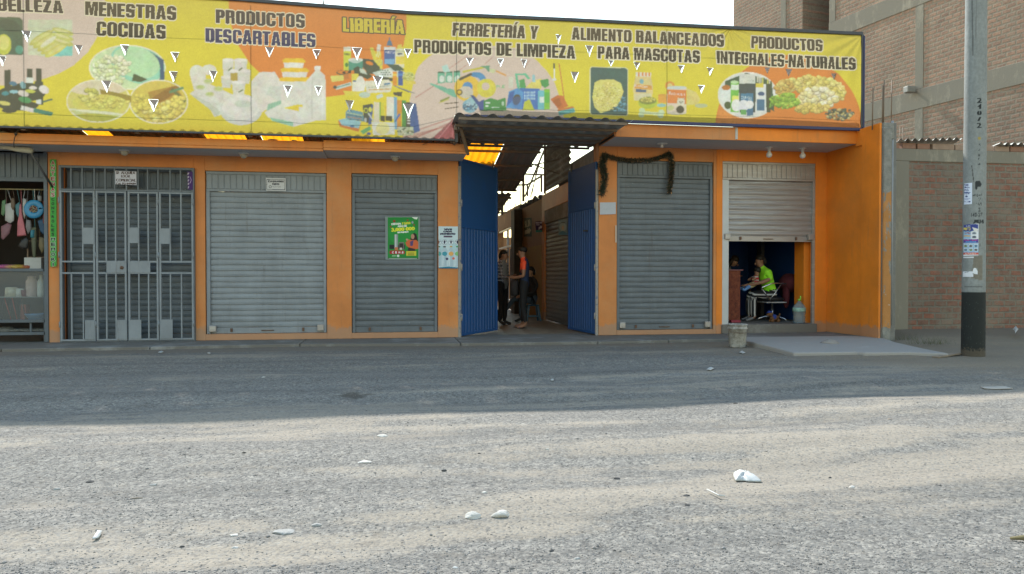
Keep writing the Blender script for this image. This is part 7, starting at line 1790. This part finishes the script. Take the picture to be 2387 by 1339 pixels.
hang(58, 446, [(54, 462), (62, 464), (61, 500), (57, 512), (53, 495)], clear, 'plastic_bag', 'narrow clear bag hanging between the pink strips and the blue ring', 'bag')
hang(92, 446, [(88, 456), (97, 457), (97, 470), (89, 470)], cl_('silver_card', (.3, .31, .32)), 'plastic_bag', 'pale packet card hanging above the right edge of the blue ring', 'packet')
hang(66, 500, [(62, 512), (72, 514), (74, 535), (66, 548), (60, 530)], cl_('grey_cap', (.16, .16, .17)), 'cloth_bundle', 'grey cloth cap hanging below the blue ring', 'cap')
hang(97, 540, [(92, 552), (104, 554), (105, 580), (98, 592), (90, 575)], cl_('tan_pouch', (.15, .12, .06)), 'plastic_bag', 'tan packet hanging low beside the right guide rail of the small shop', 'packet')
rx_, _, rz_ = at(79, 488, .24)
RG = thing('blue_ring', 'round blue tray of beads hanging in the small shop', 'tray', (rx_, .24, rz_), 'goods hanging in the small shop')
mb = MB(); n = 28
for i in range(n): pass
mb.tube([(rx_ + .105 * math.cos(2 * math.pi * i / n), .24, rz_ + .105 * math.sin(2 * math.pi * i / n)) for i in range(n + 2)], .052, 10); mb.v = [(a, .24 + (b - .24) * .35, c) for a, b, c in mb.v]
mb.build('rim', cl_('sky_blue_plastic', (.03, .22, .42), .4, .08), RG, True)
mb = MB(); mcs = [0, 1, 2, 3]
for i in range(90): t, r = random.uniform(0, 6.28), .062 * math.sqrt(random.random()); mb.ell((rx_ + r * math.cos(t), .225, rz_ + r * math.sin(t)), (.009, .009, .009), random.choice(mcs), 6, 4)
mb.build('beads', [cl_('bead_gold', (.25, .17, .06)), cl_('bead_green', (.05, .14, .08)), cl_('bead_red', (.22, .04, .04)), cl_('bead_pale', (.35, .32, .28))], RG, True)
MB().tube([(rx_, .26, zr_), (rx_ + .02, .24, rz_ + .14)], .004, 5).build('string', M_white, RG)

# ================================================================ THINGS LYING ON THE STREET
M_wrock = pm('white_rock', (.72, .72, .69), .95, .12, 30, bump=.6, bs=50, dirt=(.5, .47, .42), dk=.56)
M_drock = pm('dark_rock', (.06, .058, .055), .95, .3, 30, bump=.5)
M_trock = pm('tan_rock', (.28, .23, .18), .95, .25, 30, bump=.5)
M_grock = pm('grey_rock', (.33, .32, .295), .95, .2, 30, bump=.6)
def rock(px, py, w, h, m, label, d=1., cat='stone', name='stone', group='stones on the street'):
    x, y = onZ(px, py + h * .4); dep = (np.array([x, y, 0]) - EYE) @ FW; k = dep / F
    b = bmesh.new(); bmesh.ops.create_icosphere(b, subdivisions=3, radius=1.)
    sd_ = [Vector((random.gauss(0, 1), random.gauss(0, 1), random.gauss(0, 1))).normalized() for _ in range(9)]
    hh = h * k * .5
    for v in b.verts:
        n = v.co.normalized()
        cut = 1.
        for s in sd_: cut = min(cut, .72 / max(.3, n.dot(s)) if n.dot(s) > .6 else 1.)
        v.co = n * cut * (1 + random.uniform(-.03, .03))
        v.co.x *= w * k / 2 * 1.12; v.co.y *= w * k / 2 * .8 * d; v.co.z *= hh
        if v.co.z < 0: v.co.z *= .4
    me = bpy.data.meshes.new(name); b.to_mesh(me); b.free(); me.materials.append(m)
    o = put(name, me); o.location = (x, y, gz(x, y) + hh * .05)
    return prop(o, label, cat, group)
rock(1103, 1187, 36, 28, M_wrock, 'left one of two white broken rocks near the middle of the street')
rock(1168, 1186, 44, 24, M_wrock, 'right one of two white broken rocks near the middle of the street')
rock(210, 1106, 17, 8, M_drock, 'flat dark stone at left on the sunlit street'); rock(359, 1113, 18, 9, M_grock, 'grey stone casting a shadow right of the flat dark stone'); rock(1035, 1085, 12, 9, M_drock, 'small dark stone in the sun behind the two white rocks')
rock(424, 1262, 13, 9, M_drock, 'black stone near the bottom left of the street'); rock(1285, 1269, 12, 9, M_drock, 'dark stone in front of the right white rock'); rock(1345, 1290, 14, 9, M_grock, 'dark grey stone near the bottom of the view')
rock(662, 1224, 48, 12, M_grock, 'broad flat grey stone half sunk in the street'); rock(545, 1234, 22, 7, M_wrock, 'pale flat stone left of the broad grey stone'); rock(740, 1210, 26, 10, M_grock, 'low grey lump right of the broad grey stone'); rock(548, 1263, 15, 8, M_wrock, 'small white stone near the black stone at bottom left')
rock(1438, 1101, 18, 7, M_drock, 'dark sliver of stone left of the white plastic sheet'); rock(1935, 1099, 7, 6, M_drock, 'tiny black stone right of the white plastic sheet'); rock(1986, 1126, 14, 7, M_wrock, 'small white stone right of the white plastic sheet')
rock(1715, 942, 10, 5, M_drock, 'small stone lying just at the shadow edge'); rock(893, 1009, 26, 9, M_wrock, 'cream flat stone just out of the shadow'); rock(2074, 981, 12, 6, M_trock, 'brown stone at the right on the sunlit street'); rock(1275, 1044, 10, 6, M_wrock, 'small white stone at left of the middle of the street')
rock(318, 1143, 26, 6, M_trock, 'tan splinter lying on the left of the street', .3); rock(133, 1122, 18, 8, M_grock, 'pale grey stone at the left edge of the sunlit street', .5); rock(850, 1070, 30, 8, M_wrock, 'pale crumbled lump in the sun'); rock(1130, 1142, 12, 8, M_wrock, 'small pale stone just above the two white rocks'); rock(1060, 1317, 14, 7, M_wrock, 'pale stone at the bottom edge of the view'); rock(614, 880, 8, 4, M_wrock, 'pale pebble in the shade'); rock(1600, 1152, 16, 6, M_drock, 'dark pebble below the white plastic sheet'); rock(1602, 1174, 14, 6, M_drock, 'dark chip nearest below the white plastic sheet')
x, y = onZ(1935, 800, .075); dep = (np.array([x, y, 0]) - EYE) @ FW
mb = MB(); mb.lathe(x, y, [(.165, .07), (.14, .09), (.09, .115), (.035, .135)], 16); mb.v = [(a + random.uniform(-.008, .008) - .0, y + (b - y) * .8 + random.uniform(-.008, .008), c + random.uniform(-.003, .003)) for a, b, c in mb.v]
top(mb.build('sand_heap', pm('dry_cement_heap', (.27, .24, .21), .95, .15, 20, bump=.5), None, True), 'low heap of dried cement on the cement apron', 'heap')
def flat(name, label, cat, px_pts, m, z0=.012, wav=.02, th=.004, group=None):
    q = [onZ(a, b, z0) for a, b in px_pts]; c = np.mean(q, 0); mb = MB()
    k = len(q)
    q = [q[i] if t == 0 else tuple(np.array(q[i]) * (1 - t) + np.array(q[(i + 1) % k]) * t + np.random.default_rng(i).normal(0, .004, 2)) for i in range(k) for t in (0, .33, .67)]; k = len(q)
    vs = [(c[0], c[1], float(gz(c[0], c[1])) + z0 + wav)]; rings = (.25, .5, .75, .92, 1.)
    for s in rings:
        for p in q: p = c + (np.array(p) - c) * s; vs.append((p[0], p[1], float(gz(p[0], p[1])) + z0 + wav * (1 - s ** 3) * random.uniform(.55, 1.15) + random.uniform(0, .004)))
    fs = [(0, 1 + i, 1 + (i + 1) % k) for i in range(k)] + [(1 + r*k + i, 1 + (r+1)*k + i, 1 + (r+1)*k + (i + 1) % k, 1 + r*k + (i + 1) % k) for r in range(len(rings) - 1) for i in range(k)]
    mb.add(vs, fs); o = mb.build(name, m, None, True, solid=th)
    return top(o, label, cat, group)
M_plast = pm('white_plastic_film', (.46, .46, .435), .5, .04, 8)
flat('plastic_bag', 'crumpled white plastic bag lying on the sunlit street', 'bag', [(1711, 1087), (1725, 1086), (1745, 1089), (1758, 1098), (1775, 1111), (1752, 1110), (1735, 1108), (1715, 1109), (1711, 1100)], M_plast, .006, .035)
flat('cardboard', 'flattened pale cardboard piece at the edge of the shadow on the right', 'cardboard', [(2286, 908), (2345, 907), (2362, 913), (2330, 914), (2295, 912)], pm('pale_cardboard', (.42, .37, .31), .9, .1, 9), .008, .006)
flat('paper_scrap', 'long white paper scrap near the bottom left of the street', 'paper scrap', [(226, 1231), (238, 1231), (230, 1246), (214, 1250)], M_plast, .01, .012)
flat('paper_scrap', 'white litter scrap in the shade below the bucket', 'paper scrap', [(1722, 822), (1730, 819), (1738, 823), (1730, 825)], M_plast, .012, .015); flat('paper_scrap', 'pale litter scrap in the shade in front of the half open shutter', 'paper scrap', [(1647, 868), (1655, 863), (1665, 866), (1655, 870)], M_plast, .012, .015)
flat('paper_scrap', 'white litter scrap by the kerb below the pale grey shutter', 'paper scrap', [(482, 824), (488, 822), (492, 825), (486, 826)], M_plast, .01, .012); flat('paper_scrap', 'small white litter scrap by the kerb below the security gate', 'paper scrap', [(368, 822), (376, 819), (382, 821), (374, 823)], M_plast, .01, .012); flat('paper_scrap', 'white litter scrap in the middle of the shaded street', 'paper scrap', [(1283, 880), (1290, 879), (1290, 883), (1284, 883)], M_plast, .01, .01); flat('paper_scrap', 'crumpled white scrap at the foot of the brick wall right of the pole', 'paper scrap', [(2360, 778), (2368, 774), (2374, 778), (2366, 784)], M_plast, .13, .03)
a = onZ(2180, 833, .03); b = onZ(2238, 825, .05)
top(MB().bar((a[0], a[1], .03), (b[0], b[1], .06), .09, .022).build('plank', pm('weathered_plank', (.24, .19, .14), .9, .25, 12, stretch=(.3, 1, 1)), None, bev=.004), 'short weathered plank leaning from the cement apron to the pole', 'plank')
a = onZ(2355, 1258, .01); b = onZ(2420, 1266, .02)
top(MB().tube([(a[0], a[1], .015), ((a[0] + b[0]) / 2, (a[1] + b[1]) / 2, .03), (b[0], b[1], .02)], [.006, .012, .014], 7).build('stick', pm('dry_stick', (.14, .12, .06), .9, .2, 20), None, True), 'dry stick lying at the right edge of the street', 'stick')
a = [onZ(*q, .01) for q in ((1648, 1142), (1664, 1150), (1675, 1156), (1690, 1157))]
top(MB().tube([(*p, .012) for p in a], .004, 6).build('string', M_plast, None, True), 'short piece of white string on the gravel below the plastic bag', 'string')
# dry weeds and twigs at the foot of the brick wall
mb = MB()
for cx_, cy_, n in ((2185, 800, 60), (2150, 800, 30), (2110, 790, 40)):
    x, y = onZ(cx_, cy_, .06)
    for k in range(n):
        p = Vector((x + random.gauss(0, .12), y + random.gauss(0, .07), .04)); t = random.uniform(0, 6.28); L = random.uniform(.05, .16)
        e = p + Vector((math.cos(t) * L * .6, math.sin(t) * L * .6, L)); s = Vector((.004, .002, 0))
        mb.add([p - s, p + s, e], [(0, 1, 2)])
o = mb.build('weeds', pm('dry_weeds', (.08, .085, .035), .9, .3, 20), None, norm=False)
prop(o, 'sparse dry weeds at the foot of the brick wall', 'weeds', None, 'stuff')
